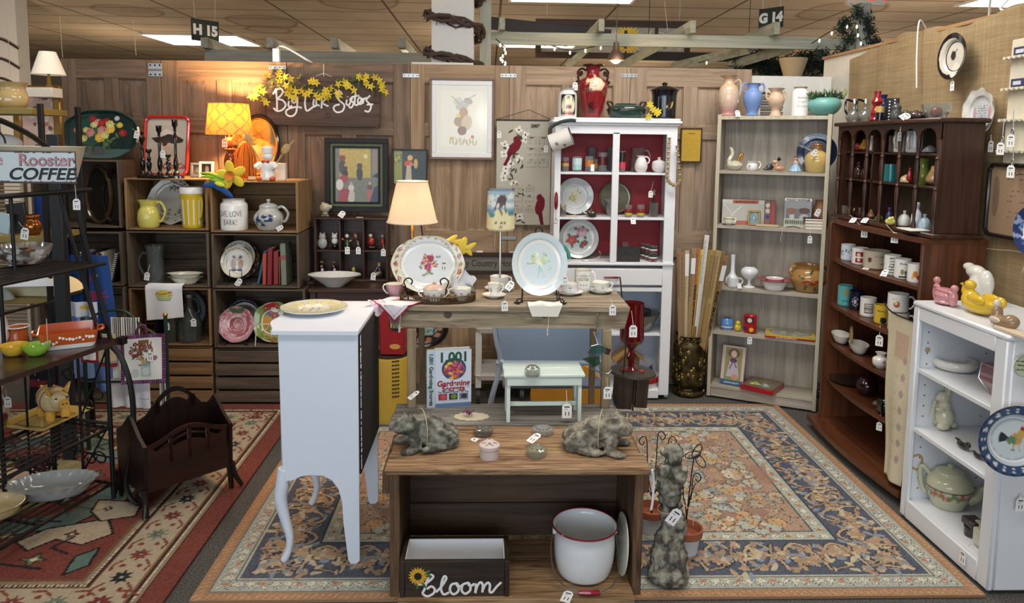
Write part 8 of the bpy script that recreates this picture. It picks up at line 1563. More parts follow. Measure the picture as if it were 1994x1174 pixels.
B(fa('c9b89a',.8)).ps([(-.04,0),(.05,0),(.03,.012),(-.02,.006)],-.015,.0).put('paper_fold',loc=hp(1113,2,4.41),ll='folded cream paper lying at front of middle left hutch shelf',cat='paper')
c=Cv(.21,.21,'6f6a4e',500);c.ell(.11,.12,.07,.06,'7d785a',0,.6);plate('pewter_plate','round dull olive metal plate at back behind hutch centre post','plate',hp(1200,2,4.59),.10,c,5,mat=DM,rough=.35,well=.9,d=.006)
t=vv('glass_vase','clear fluted glass vase in front of olive metal plate','vase',hp(1193,2,4.50),sm([(.022,0),(.038,.05),(.03,.08),(.05,.105)],3),ga('c9d0cc',.25),wob=lambda a,u:.12*cos(6*a)*(u>.8))
for px,lab in((1227,'left one of two little glasses with red and yellow prints'),(1251,'right one of two little glasses with red and yellow prints')):tu(lab,hp(px,2,4.42),.024,.075,mat=ga('e4e4de',.12),band=[(.012,.028,'c9a82a'),(.028,.034,'1a1a1a'),(.034,.05,'a82a24')],grp='little printed glasses')
tag(D.objects['drinking_glass.008'],at(1233,430,4.34),None,1.1,rx=R(-40))
t=tu('plain thick glass tumbler holding small bottle on middle right hutch shelf',hp(1276,2,4.46),.030,.085,mat=ga('c8ccc4',.15));t=E('bottle','slim dark bottle with metal stopper standing in plain tumbler','bottle',hp(1276,2,4.46)+V3((0,0,.0065)));B(ga('5a3a34',.5)).la(sm([(.017,0),(.018,.06),(.012,.09),(.007,.11),(.007,.125)],3),n=18).put('body',t);B(fa('b9ac98',.3,.7)).la([(.009,.125),(.008,.14),(.012,.15),(.001,.16)],n=14).put('stopper',t);tag(t,at(1267,378,4.42),at(1273,352,4.43),1)
t=vv('glass_jar','squat clear glass jar on lower right hutch shelf behind carved block','jar',hp(1223,3,4.52),sm([(.04,0),(.042,.04),(.028,.06),(.026,.10),(.034,.105)],3),ga('d8c0c0',.2));c=Cv(.17,.1,'2b2825',600);c.line([(.02,.03),(.05,.07),(.1,.075),(.14,.04),(.1,.03),(.05,.03)],.002,'4a4640',1,3).line([(.06,.03),(.06,.015)],.003,'4a4640').line([(.11,.03),(.11,.015)],.003,'4a4640')
t=E('carved_block','black carved rectangular block at front of lower right hutch shelf','plaque',hp(1227,3,4.40));panel(.158,.09,c,'carved_face',t,th=.02,rough=.6)
for i in range(2):
 for j in range(3):tu(['striped red, white and green glass %s'%s for s in('bottom left of the stack','bottom middle of the stack','bottom right of the stack','top left of the stack','top middle of the stack','top right of the stack')][i*3+j],hp(1262+j*8,3,4.52-j*.05)+V3((0,0,i*.048)),.028,.045,mat=ga('d8c8c8',.15),taper=.004,band=[(.012,.02,'7a1a1e'),(.02,.03,'dcdcd8'),(.03,.04,'1f3a2c')],grp='striped glasses stacked in hutch')
t=E('kitchen_tool','old kitchen tool with turquoise handle on lower left hutch shelf','utensil',hp(1104,3,4.40));b=B(fa('3a9a8c',.4)).tt([(-.04,0,.085),(-.005,0,.09),(.02,0,.05),(.03,0,.015)],.006,k=4,flat_=1.6).put('handle',t);B(SILV).tt([(-.05,0,.09),(-.03,0,.06),(-.03,-.005,.0)],.004,k=3).put('shaft',t)
B(SILV).tt([(-.06,0,.003),(-.02,0,.006),(.03,-.0,.02),(.045,0,.045),(.035,0,.06)],.0025,k=4,n=6).box(-.07,-.02,-.01,.01,0,.003).put('ladle',loc=hp(1160,3,4.42),ll='thin metal server with wire hook lying on lower left hutch shelf',cat='utensil')
t=E('masher','vintage whisk with red wooden handle hanging on left post of hutch','utensil',at(1083,392,4.355));B(gg('8c1622')).la(sm([(.004,-.05),(.010,-.03),(.011,.01),(.008,.045),(.001,.06)],3),n=14).put('handle',t);B(SILV).tt([(0,0,-.05),(0,0,-.10),(-.012,0,-.125),(0,-.01,-.13),(.012,0,-.125),(0,0,-.10)],.002,k=3,n=6).put('wire',t)
b=B(wood('b59c78','94794f','z',3,.6));pth=spl([at(x,y,4.34)for x,y in((1303,272),(1302,290),(1301,310),(1300,330),(1300,348),(1308,358),(1318,360),(1324,348),(1322,325),(1320,300),(1317,275))],4);t=E('spool_string','string of tan wooden spools hanging down right edge of hutch','spools',(0,0,0));b2=None
for k in range(0,len(pth)-1,2):
 if(pth[k+1]-pth[k]).length<.002:continue
 d=pth[k+1]-pth[k];o=B(b.mat).la([(.012,-.012),(.012,-.008),(.008,-.006),(.008,.006),(.012,.008),(.012,.012)],n=12).put('spool',t,loc=pth[k]);o.rotation_euler=d.to_track_quat('Z','Y').to_euler()
w,h=.125,.20;c=Cv(w,h,'c9a02c',600)
for k in range(17):c.cs(.015,w-.015,.02+k*.009,.008,.0015,'8a6414',k)
c.rect(.04,.17,.085,.176,'8a6414');q=at(1345,316,4.63);t=frame('gold_plaque','small gold plaque of fine print in dark frame right of hutch',(q.x,4.63,q.z),.135,.215,c,.007,fa('4a2c1c',.4),rough=.3)
t=vv('steel_bowl','dull steel mixing bowl in open lower part of hutch','bowl',hp(1255,4,4.47),sm([(.05,0),(.06,.004),(.10,.06),(.125,.11)],3),fa('9a9890',.35,.85));b=B(fa('1d1f1f',.4));o=b.at(-.03,0,.10,rx=.2).la([(.001,0),(.075,0),(.09,.03),(.086,.03),(.07,.006),(.001,.006)],n=28).at().box(.02,.08,-.03,.0,.10,.14,bv=.01);b.put('skillet',loc=hp(1250,4,4.47),ll='black pan resting inside steel mixing bowl',cat='pan')
t=E('cake_tin','round white cake tin with red lid rim on bottom hutch shelf','tin',hp(1262,5,4.49));B(fa('e0dcd6',.4)).cyl(0,0,0,.03,.112,n=36).put('base',t);B(gg('b01424')).la([(.001,.03),(.118,.028),(.12,.032),(.119,.055),(.112,.06),(.001,.06)],n=40).put('lid',t);B(fa('d8c4c0',.4)).cyl(0,0,.0595,.0625,.108,n=36).put('lid_top',t)
t=E('birdhouse','wooden birdhouse with slanted pine roof standing in lower hutch','birdhouse',hp(1240,5,4.46)+V3((-.02,-.02,.063)));PN=wood('9a7348','6e4e2e','z',1);B(PN).ps([(-.06,0),(.06,0),(.06,.12),(0,.17),(-.06,.12)],-.05,.05).put('body',t);B(wood('b0884e','8a6636','x',1)).ps([(0,.17),(.10,.10),(.10,.112),(0,.185)],-.08,.06).ps([(0,.17),(-.10,.10),(-.10,.112),(0,.185)],-.08,.06).put('roof',t)
fig('rooster_figurine','small black and white rooster figure before birdhouse in lower hutch','figurine',hp(1268,5,4.42)+V3((.01,0,.063)),[('body','1c1a1a',[(0,0,.03,.03,.016,.02),(.03,0,.05,.012,.008,.02),(-.03,0,.045,.01,.008,.02,.5)]),('comb','a82a24',[(.036,0,.072,.008,.003,.006)]),('foot','c9a03a',[(0,0,.007,.014,.01,.007)])])
q=az(1347,776,-.0115)+V3((0,.09,0));UB=fa('4f4224',.38,.75,bump=1.0,scale=26,var=.5);t=E('brass_urn','tall embossed dark brass umbrella stand beside hutch','umbrella stand',q)
b=B(UB);b.la(shell(sm([(.09,0),(.095,.02),(.07,.045),(.072,.06),(.098,.075),(.10,.12),(.1,.28),(.098,.32),(.086,.34),(.075,.352),(.085,.375),(.094,.385)],3),.005),n=48,wob=lambda a,u:.02*cos(8*a)*(u>.95));b.put('body',t);b=B(fa('8a7440',.32,.85));rg=Rnd(4)
for k in range(46):a=rg.u(-1.7,1.7);z=rg.u(.11,.3);b.at(.099*sin(a),-.099*cos(a),z,rz=a).ball(0,0,0,rg.u(.006,.015),.007,rg.u(.01,.022),n=8,m=6)
for k in range(9):a=-1.7+.42*k;b.at(.094*sin(a),-.094*cos(a),.365,rz=a).tt([(-.014,0,-.005),(0,-.006,.014),(.014,-.004,.006),(.008,-.003,-.006),(0,0,.0)],.0035,k=3,n=5);b.at(.092*sin(a),-.092*cos(a),.03,rz=a).tt([(-.014,0,-.008),(0,-.006,.008),(.012,-.004,.0)],.004,k=3,n=5)
b.put('relief',t,fix=False)
for k,(px,py,col,dx,lab)in enumerate(((1322,484,'9c7854',-.05,'reddish wooden yardstick at far left of brass urn'),(1330,490,'9c7a50',-.045,'thin brown yardstick second from left in urn'),(1338,488,'c9b489',-.03,'pale ruler with white sticker leaning left in urn'),(1352,484,'a8865a',-.012,'tan notched ruler with white sticker in middle of urn'),(1360,484,'b8704c',-.005,'orange-red yardstick with black capitals in urn'),(1371,458,'8a6634',0,'tall brown square stick rising above rulers'),(1377,458,'dcdad2',.006,'tall white flat stick beside tall brown one'),(1369,486,'d8b82c',.006,'bright yellow yardstick in urn'),(1379,487,'b8954a',.018,'golden yardstick right of yellow one'),(1389,487,'b3945c',.028,'tan yardstick crowded with black print'),(1396,488,'a8854c',.036,'brown printed yardstick fourth from right'),(1401,489,'b99a62',.045,'light oak yardstick third from right'),(1408,490,'9a7440',.05,'narrow dark oak yardstick second from right'),(1415,499,'9c7848',.055,'wide brown yardstick with white sticker leaning furthest right'))):
 p0=q+V3((dx,-.03+.014*(k%5),.04));p1=at(px,py,4.41+.01*(k%3)if k<9 else 4.32-.008*(k%4));d=p1-p0;L=d.length;wd=.014 if k!=5 else .009;t2=E('yardstick',lab,'yardstick',p0);t2.rotation_euler=(math.atan2(-d.y,math.hypot(d.x,d.z)),math.atan2(d.x,d.z),0)
 B(fa(col,.6,bump=.1)).box(-wd,wd,0,.006,0,L,bv=.0008).put('stick',t2);b=B(fa('2a2018',.8))
 for j in range(34):b.box(-wd*.9,-wd*(.2 if j%4 else-.1),-.0006,0,L-.30+.008*j,L-.298+.008*j,bv=0)
 b.put('ruler_mark',t2,kind='stuff')
 if k in(2,3,13):B(TAGW).box(-wd*.95,wd*.95,-.0014,-.0007,L-.16,L-.06 if k!=2 else L-.02,bv=0).put('sticker',t2)
 if k in(4,13):le(t2,'SUPERLATIVE BRANDS' if k==4 else 'GIFTER HOME CENTER',.026,(0,-.0012,L-.36),fa('1a1410',.6),ry=-PI/2,bold=.0006)
# TAN BOOKCASE WARES
TT=1.7285
t=vv('pitcher_vase','tall matte peach and pink pitcher vase with embossed grapes on tan bookcase','vase',tp(1419,180,TT,.06),sm([(.04,0),(.042,.008),(.038,.02),(.055,.07),(.06,.13),(.05,.17),(.03,.195),(.03,.22),(.05,.24)],3),PNTM,cv=(lambda c:[c.ss(.17+.06*sin(k*2),.06+.012*k,.02,['d8cdb0','cfc0a0'],['c8bc98','d8c8a8'],4,.3)for k in range(9)]and c)((lambda c:[c.rect(0,.02*k,.4,.02*(k+1),('c98a84','cc948a','d0a090','d4ac98','d6b49c','d8b8a0','d8b89c','d8b898','d6b490','d4b08c','d2ac88','d0a884')[k])for k in range(12)]and c)(Cv(.4,.24,'d8b8a0',500))),half=PI,wob=lambda a,u:(.12*cos(3*a)+.25*max(0,cos(a-PI))**4)*(u>.9));b=B(fa('d6b49c',.6));b.tt([(.03,0,.2),(.055,0,.215),(.07,0,.2),(.072,0,.15),(.055,0,.09),(.04,0,.05)],.006,k=4).put('handle',t);tag(t,tp(1437,200,TT,-.0)+V3((0,-.004,.012)),None,1.1,rx=R(-30))
t=vv('handled_vase','periwinkle blue two-handled vase on top of tan bookcase','vase',tp(1466,190,TT,.06),sm([(.036,0),(.04,.006),(.03,.018),(.05,.07),(.056,.11),(.046,.14),(.032,.155),(.034,.18),(.042,.19)],3),fa('7090cc',.45));b=B(fa('7090cc',.45))
for s in(-1,1):b.tt([(s*.034,0,.18),(s*.055,0,.19),(s*.066,0,.17),(s*.06,0,.145),(s*.045,0,.138)],.006,k=4)
b.put('handle',t)
t=vv('urn_vase','small peach footed vase with ear handles on top of tan bookcase','vase',tp(1511,195,TT,.06),sm([(.034,0),(.03,.01),(.024,.035),(.044,.07),(.048,.10),(.034,.125),(.03,.14),(.046,.16)],3),fa('cfae90',.5,bump=.5,scale=50),wob=lambda a,u:.12*cos(4*a)*(u>.92));b=B(fa('cfb68a',.5))
for s in(-1,1):b.tt([(s*.034,0,.13),(s*.055,0,.14),(s*.058,0,.11),(s*.045,0,.09)],.006,k=4)
b.put('handle',t)
t=vv('lettered_jar','white ceramic jar with three lines of stamped lettering on tan bookcase','jar',tp(1558,195,TT,.06),sm([(.042,0),(.047,.01),(.047,.12),(.036,.148),(.032,.15),(.034,.162)],3),POR);B(fa('8a7a64',.5)).tt(ri(.034,24,.162),.004,cl=True,n=6).put('rim',t);b=B(fa('a8988a',.6));bw_=lambda v:V3((.0475*sin(v.x/.0475),v.y,.0475*cos(v.x/.0475)-.0475+v.z))
for k in range(3):le(t,('PEANUT','PARTY','PEANUT')[k],.018,(0,-.048,.1-.024*k),b.mat,bend=bw_)
t=vv('planter_bowl','round turquoise planter of mixed succulents at right end of tan bookcase','planter',tp(1606,195,TT,.07),sm([(.04,0),(.07,.02),(.09,.055),(.085,.085),(.065,.10)],3),fa('6fb5aa',.35,bump=.2,scale=12));rg=Rnd(3)
for col,cx_,n,L in(('3f6a3c',-.07,26,.045),('2a3a30',-.02,30,.035),('27382e',.06,34,.045),('4f7a48',.02,16,.07),('8a9a5a',.09,10,.07)):
 b=B(fa(col,.6))
 for k in range(n):a=rg.u(0,6.3);e_=rg.u(.2,1.3);d=V3((cos(a)*cos(e_),sin(a)*cos(e_),sin(e_)))*L*rg.u(.6,1.2);o_=V3((cx_+rg.u(-.02,.02),rg.u(-.03,.03),.098));b.tt([o_,o_+d*.6,o_+d],[.006,.005,.001],n=4)
 b.put('succulent',t)
B(fa('7a5a40',.8)).la([(.001,.09),(.07,.09)],n=20).put('soil',t)
ts=TS[0]+.0012
t=vv('swan_pitcher','iridescent cream pitcher with tall curved beak spout and gold handle','pitcher',tp(1431,320,ts,.07),sm([(.025,0),(.04,.012),(.05,.03),(.03,.05),(.001,.06)],3),gg('c9c0a8'),t=0);B(gg('c9c0a8')).tt([(-.03,0,.03),(-.035,0,.06),(-.018,0,.095),(-.024,0,.125),(-.035,0,.135)],[.018,.012,.011,.006],k=4).put('spout',t);B(fa('a8782c',.25,.7)).tt([(.02,0,.05),(.028,0,.085),(.045,0,.1),(.035,0,.06)],.007,k=4).put('handle',t)
t=vv('creamer','small white creamer with blue bird print and dark gilt handles','creamer',tp(1465,320,ts,.05),sm([(.026,0),(.034,.012),(.034,.03),(.028,.045),(.034,.056)],3),POR,cv=fo(.22,.056,'e6e6e0',('7a8a9a','5a6a7a'),4,4,.45),half=PI);b=B(POR);handle(b,.03,.05,.032,.015,.02,.004);b.put('handle',t)
fig('bird_figurine','small grey and black bird figurine beside sleeping figure','figurine',tp(1499,322,ts,.06),[('body','3a3634',[(0,0,.022,.024,.014,.018),(-.02,0,.012,.02,.01,.008)]),('head','6a7480',[(.008,0,.048,.01,.009,.018,.4)])])
fig('deer_figurine','tan reclining deer figurine with dark antlers on upper tan shelf','figurine',tp(1515,322,ts,.04),[('body','c98f6a',[(.01,0,.018,.032,.018,.016),(-.01,0,.035,.012,.012,.02)]),('head','d8a480',[(-.018,-.002,.056,.018,.011,.011)]),('antlers','2a1c18',[(.008,0,.068,.014,.004,.005,-.6),(.002,0,.078,.006,.004,.012,.4),(-.004,0,.07,.004,.004,.012)])])
t=fig('lady_figurine','porcelain lady figurine in wide pale blue gown on upper tan shelf','figurine',tp(1549,322,ts,.05),[('bodice','d8a890',[(0,0,.055,.010,.009,.014),(-.010,-.006,.052,.006,.005,.006),(.010,-.006,.052,.006,.005,.006)]),('head','d8a48a',[(0,0,.078,.009,.009,.010)]),('hair','5a3424',[(0,.002,.083,.010,.010,.008)])]);B(gg('8fb8d8')).la([(.034,0),(.036,.006),(.022,.03),(.008,.05),(.001,.052)],n=36,wob=lambda a,u:.08*cos(7*a)*(1-u)).put('gown',t)
c=Cv(.3,.3,'1c2c4e',500);c.ell(.15,.15,.1,.1,'33456a',al=.6).line([(.03,.2),(.12,.16),(.1,.08)],.010,'a8b4c8').line([(.06,.24),(.12,.26),(.2,.25)],.008,'8a9ab4').ss(.12,.1,.05,['8a9ab4','a8b4c8'],['5a6a8a'],8,.3)
for k in range(5):c.line([(.05+.02*k,.18),(.07+.02*k,.23)],.003,'a8b4c8')
tq=tp(1589,322,ts,.165);plate('blue_platter','large cobalt blue patterned platter leaning at back of upper tan shelf','platter',tq,.112,c,9,rz=TA,d=.012,dr=.135)
t=vv('stoneware_jug','pale yellow stoneware jug with brown ribbed neck before blue platter','jug',tp(1590,325,ts,.075),sm([(.05,0),(.056,.01),(.068,.06),(.06,.10),(.03,.125)],3),gg('c9a860'));B(gg('8a5a2c')).la([(.03,.124),(.03,.13),(.026,.134),(.028,.142),(.025,.15),(.028,.156),(.026,.165),(.02,.166),(.001,.16)],n=26).put('neck',t);tag(t,tp(1586,300,ts,-.01)+V3((0,0,.115)),None,1,roll=R(35))
ts=TS[1]+.0012
c=Cv(.31,.15,'b5b1a6',500);c.rect(0,.125,.31,.15,'c9c4b8').rect(.06,.128,.21,.146,'b8543a').rect(.245,0,.31,.15,'3a2c34').rect(.25,.004,.28,.146,'8a5a4a').rect(.283,.004,.306,.146,'b03a3a').ell(.265,.12,.013,.013,'d8ccb8').ell(.265,.085,.013,.014,'c9c0b0').ell(.265,.05,.013,.013,'2c3a7a').rect(.085,0,.15,.02,'b85a3c').line([(.01,.12),(.06,.06),(.11,.11)],.003,'dedcd4').line([(.03,.02),(.09,.09)],.002,'dedcd4')
q=tp(1457,425,ts,.10);t=E('game_box','wide cellophane-fronted board game box with orange lettering on third tan shelf','box',q,rz=TA*.5);panel(.31,.15,c,'box_front',t,th=.035,coat=.6);le(t,'MARINE ROAD',.018,(-.02,-.001,.137),fa('7a2018',.5),bold=.0005)
c=Cv(.15,.155,'8a8c8e',500);c.rect(.01,.0,.14,.11,'6a6c70').rect(.03,.02,.055,.09,'b9b9b8').ell(.04,.095,.025,.02,'8a5a40').ell(.11,.10,.03,.018,'5a3a2c').ell(.11,.05,.03,.03,'a8aaa8').rect(0,.0,.15,.05,'b4b6a2')
for k in range(12):c.ell(.01+.012*k,.03,.005,.014,'5a6052')
q=tp(1552,440,ts,.08);t=E('toy_box','grey window box with white header standing on third tan shelf','box',q+V3((0,0,0)),rz=TA);panel(.15,.155,c,'box_front',t,th=.07,coat=.5);B(fa('e6e4dc',.5)).box(-.075,.075,-.001,.07,.155,.172).put('header',t);le(t,'WACKY WOBBLER',.0155,(0,-.0018,.163),fa('17171a',.5),bold=.0006)
t=vv('ribbed_vase','tall reddish brown ribbed pottery vase at right end of third tan shelf','vase',tp(1597,430,ts,.13),[(.044,0)]+[(.045-.002*(k%2)+.003*sin(k*.3),.006+.007*k)for k in range(16)]+[(.032,.13),(.030,.155),(.034,.165)],fa('8a5538',.4));tag(t,tp(1592,420,ts,.02)+V3((0,0,.10)),None,1.1,roll=R(25))
for k,(dz,col,th,lab)in enumerate(((0,'cfc4a4',.018,'bottom cream book of small stack on third tan shelf'),(.0185,'d8cdb0',.016,'second cream book in small stack on third tan shelf'),(.035,'b8452c',.018,'orange-red book in small stack on third tan shelf'),(.0535,'1c1a1c',.012,'black book on top of small stack on third tan shelf'))):
 q=tp(1590,445,ts,.045);t=E('book',lab,'book',(q.x-.004*k,q.y,q.z+dz),rz=TA+R(3*k));B(fa(col,.6)).box(-.06,.05,-.04,.05,0,th).put('cover',t);B(fa('e0d8c4',.8)).box(-.057,.051,-.0405,.047,.002,th-.002,bv=0).put('pages',t)
tag(t,tp(1578,450,ts,-.02)+V3((0,0,-.055)),tp(1578,430,ts,-.018)+V3((0,0,.01)),1.05)
t=te('gold-trimmed cream teacup on its saucer at left of third tan shelf',tp(1420,415,ts,.035)+V3((0,0,.007)),.030,.034,Cv(.2,.034,'e0dcc8',300).rect(0,.024,.2,.03,'b99a4a'),0,'cream saucer under gold-trimmed teacup',.042)
frame('small_picture','small ornate gold picture frame leaning on cellophane game box',tp(1468,425,ts,.055)+V3((0,0,.002)),.07,.09,blobcv(.06,.08,'6a8a9a',['3a4a4a','c9b48a'],10,2),.01,fa('a8843c',.35,.6),rz=TA,lean=8,n=20)
B(fa('b9a882',.7)).box(-.08,.05,-.015,.03,0,.012).put('pale_board',loc=tp(1500,430,ts,.04),rz=TA,ll='short pale wooden slat with clutter lying before game box',cat='slat')
t=B(fa('4a4a48',.3,.8)).tt([(-.04,0,.006),(0,0,.012),(.04,0,.004)],.003,k=3).put('steel_tool',loc=tp(1545,440,ts,.015),rz=TA,ll='thin dark metal tool at shelf edge before window box',cat='tool');tag(t,tp(1522,450,ts,-.02)+V3((0,0,-.06)),tp(1524,440,ts,-.015),.9,rz=R(60))
ts=TS[2]+.0012;MG=gg('dfe2e4')
t=vv('bud_vase','tall slim milk glass bud vase with hobnail foot on fourth tan shelf','vase',tp(1426,540,ts,.08),sm([(.03,0),(.042,.02),(.04,.045),(.022,.065),(.014,.09),(.012,.15),(.015,.19)],3),MG,wob=lambda a,u:.03*cos(10*a)*(u<.35))
t=mug('hobnail milk glass cup in front of bud vase',tp(1428,545,ts,.03),.034,.058,fa('d8dadc',.2,bump=.6,scale=80),name='milk_glass_cup');tag(t,tp(1440,548,ts,.0)+V3((0,0,.015)),None,.9,rx=R(-40))
vv('footed_vase','round milk glass rose bowl on pedestal foot on fourth tan shelf','vase',tp(1459,543,ts,.06),sm([(.036,0),(.034,.006),(.011,.018),(.011,.045),(.03,.058),(.05,.085),(.048,.11),(.028,.124),(.024,.128)],3),MG)
vv('enamel_bowl','wide white enamel bowl with red rim on fourth tan shelf','bowl',tp(1508,552,ts,.07),sm([(.045,0),(.055,.004),(.078,.05),(.10,.058)],3),POR);B(gg('a82a3c')).at(0,0,.0585).la([(.084,-.002),(.101,.001),(.101,.0025),(.084,-.0005)],n=40).put('red_rim',D.objects['enamel_bowl'])
t=vv('small_bowl','smaller red-banded bowl nested inside wide enamel bowl','bowl',tp(1508,552,ts,.07)+V3((0,0,.025)),sm([(.03,0),(.045,.01),(.052,.045)],3),POR);b=B(gg('b8344a'));b.open=True;b.la([(.0515,.034),(.053,.041)],n=36).put('red_band',t,fix=False)
c=Cv(.5,.17,'a87a3c',500)
for k in range(10):c.ell(.2+.014*k,.07+.012*sin(k*1.7),.009,.009,'a8241c')
for x,y,a in((.2,.09,2.6),(.22,.12,.8),(.27,.12,.2),(.3,.1,.1),(.25,.04,-1.2),(.3,.06,-.6),(.21,.05,-2)):c.leaf(x,y,.035,.013,a,'2f4a30')
t=vv('bean_pot','mustard stoneware bean pot with red berries and green leaves on fourth tan shelf','pot',tp(1573,560,ts,.105),sm([(.06,0),(.07,.008),(.10,.06),(.102,.09),(.085,.125),(.075,.135),(.08,.155),(.084,.16)],3),gg('a87a3c'),cv=c,half=PI);b=B(gg('a87a3c'))
for s in(-1,1):b.tt([(s*.08,0,.15),(s*.10,0,.145),(s*.112,0,.12),(s*.10,0,.10)],.010,k=4)
b.put('handle',t)
ts=TS[3]+.0012
t=vv('blue_pot','small blue and white glazed pot at left of fifth tan shelf','pot',tp(1416,632,ts,.06),sm([(.028,0),(.038,.02),(.038,.05),(.028,.075)],3),gg('5a8ac9'));b=B(POR);b.open=True;b.la([(.029,.001),(.0387,.022),(.039,.03)],n=30).put('white_base',t,fix=False)
fig('duck_toy','translucent yellow plastic chick toy beside blue pot','toy',tp(1437,636,ts,.05),[('body','d8b81c',[(0,0,.025,.022,.018,.025),(0,0,.052,.016,.015,.015)]),('beak','e08a1c',[(-.004,-.016,.05,.006,.005,.004)])])
t=E('toy_player','red plastic toy music player with blue and yellow buttons on fifth tan shelf','toy',tp(1459,645,ts,.03),rz=TA-R(6));RD2=gg('b3141c');b=B(RD2).box(-.038,.038,0,.035,0,.115,bv=.008).put('case',t);B(fa('2a2630',.4)).box(-.028,.026,-.001,.002,.062,.10).put('screen',t);B(fa('d8c8b0',.5)).at(.0,-.0015,.08,rx=PI/2).cyl(0,0,0,.001,.014).put('picture_dot',t);B(gg('24348a')).at(-.022,-.001,.034,rx=PI/2).cyl(0,0,0,.004,.009).put('button',t);B(gg('e0b81c')).at(.012,-.001,.024,rx=PI/2).cyl(0,0,0,.006,.013).put('button',t);tag(t,tp(1460,660,ts,-.025)+V3((0,0,-.03)),None,1.1)
c=Cv(.28,.18,'d0b23a',400);c.ell(.14,.09,.12,.075,'6a3a4a').ell(.14,.09,.112,.068,'8a949a').ss(.14,.09,.07,['6a7a8a','a8a88a','5a6a5a'],['6a7a5a','8a8a7a'],14,.3);q=tp(1538,655,ts,.08);t=E('puzzle_box','flat wrapped children puzzle with yellow and red edges lying on fifth tan shelf','puzzle',q+V3((0,0,0)),rz=TA+R(4))
b=B(pa(.2,.5));b.grid(80,50,lambda u,v:((u-.5)*.28,(v-.5)*.18,.0205));b.put('puzzle_face',t,cv=c,fn=lambda q:(q[:,0]+.14,q[:,1]+.09),fix=False);B(gg('a8202a')).box(-.14,.14,-.09,.09,0,.010).put('tray',t);B(gg('d8b82c')).box(-.139,.139,-.089,.089,.010,.020).put('tray_edge',t);le(t,'BIG PRESS PICTURE PUZZLE',.0095,(-.02,-.0905,.005),fa('f0e8dc',.5),depth=.0004)
ts=.0762;c=Cv(.14,.24,'c8b0a8',500);c.rect(0,0,.14,.03,'2c5a80').rect(.02,.03,.12,.23,'8a8a50').ell(.07,.195,.035,.03,'6a4c3c').ell(.07,.19,.018,.022,'d8b8a0').poly([(.05,.16),(.09,.16),(.11,.05),(.03,.05)],'b9a8b4').ell(.07,.15,.022,.014,'5a2c5a').line([(.07,.15),(.05,.1)],.006,'6a3c6a').line([(.07,.15),(.09,.11)],.006,'6a3c6a').ell(.085,.05,.02,.018,'c98a70')
t=E('doll_box','boxed doll in lilac gown leaning at left of bottom tan shelf','doll box',tp(1424,740,ts,.03)+V3((0,0,.002)),rz=TA-R(6),rx=R(-12));panel(.14,.24,c,'box_front',t,th=.05,coat=.5);le(t,'SLEEPING BEAUTY',.014,(0,-.001,.014),fa('e8e8f0',.5),sx=.8)
c=Cv(.2,.2,'b9a84a',400);c.rect(.01,.01,.19,.19,'6a6a4a').ss(.08,.08,.05,['d8c82a','e0d85a'],['4a5a3a'],9,.3).ss(.13,.08,.045,['b8c4cc','8a9aa8'],['6a7a7a'],9,.3).ss(.1,.15,.05,['7a7a3a','8a6a3a'],['5a6a3a'],9).rect(0,0,.2,.01,'a01c24').rect(0,.19,.2,.2,'a01c24').rect(0,0,.01,.2,'a01c24').rect(.19,0,.2,.2,'a01c24')
t=E('game_box','flat red-edged square game box lying on bottom tan shelf','box',tp(1484,755,ts,.06),rz=TA-R(14));b=B(pa(.3,.4));b.grid(50,50,lambda u,v:((u-.5)*.2,(v-.5)*.2,.0305));b.put('box_top',t,cv=c,fn=lambda q:(q[:,0]+.1,q[:,1]+.1),fix=False);B(gg('a8121c')).box(-.1,.1,-.1,.1,0,.03).put('box_side',t)
B(fa('1a1a1c',.5)).box(-.015,.015,-.02,.02,0,.05,bv=.004).put('black_box',loc=tp(1594,775,ts,.03),ll='tiny black box in right corner of bottom tan shelf',cat='box')
# BROWN BOOKCASE, CURIO, WHITE BOOKCASE, RIGHT WALL
def bp_(px,py,z,X=1.90):
 q=ax(px,py,X);return V3((X,q.y,z+.0012))
def rmug(ll,px,py,z,r,h,col,cv=None,hd=1.2,X=1.91,rim=None,nm='mug'):
 t=mug(ll,bp_(px,py,z,X),r,h,gg(col),cv,hd,rim=rim,name=nm);t.rotation_euler[2]=0 if cv is None else-.42;return t
def mcv(bg,*ops):
 c=Cv(.26,.1,bg,600)
 for o in ops:(c.ell if o[0]=='e' else c.rect if o[0]=='r' else c.cs)(*o[1:])
 return c
W_='e6e4de'
rmug('white mug with blue willow leaves at left of top mug shelf',1651,505,BS[0],.036,.085,W_,fo(.23,.085,'c9d2dc',('2c4a8a','3a5a9a','e6e6e6'),3,6,.5,('2c4a8a','1f3a6a')))
t=rmug('white mug with red block print second on top mug shelf',1674,515,BS[0],.040,.085,W_,mcv(W_,('r',.09,.012,.17,.078,'a3182a'),('r',.09,.042,.17,.05,W_),('e',.115,.06,.014,.012,'e0ccb8'),('e',.115,.03,.012,.01,'e0ccb8')))
rmug('very wide tan soup mug with faded print on top mug shelf',1706,522,BS[0],.062,.09,'b9ac92',mcv('b9ac92',('e',.09,.05,.012,.014,'5a3a2a'),('e',.16,.03,.02,.006,'9a7a5a'),('s',.12,.17,.07,.008,.003,'7a6a54')),-.3,1.93)
t=rmug('white mug covered in black print beside tan soup mug',1737,530,BS[0],.037,.095,W_,mcv(W_,*[('s',.10,.17,.014+.014*k,.010,.007,'2a2a2a',k)for k in range(6)]));
rmug('white mug with cartoonish kitchen print near right of top mug shelf',1757,538,BS[0],.036,.09,W_,mcv(W_,('s',.10,.16,.075,.01,.005,'2a2a2a'),('e',.12,.035,.016,.014,'9a8a4a'),('e',.15,.03,.012,.014,'6a5a7a'),('r',.095,.008,.165,.016,'1f3a30')))
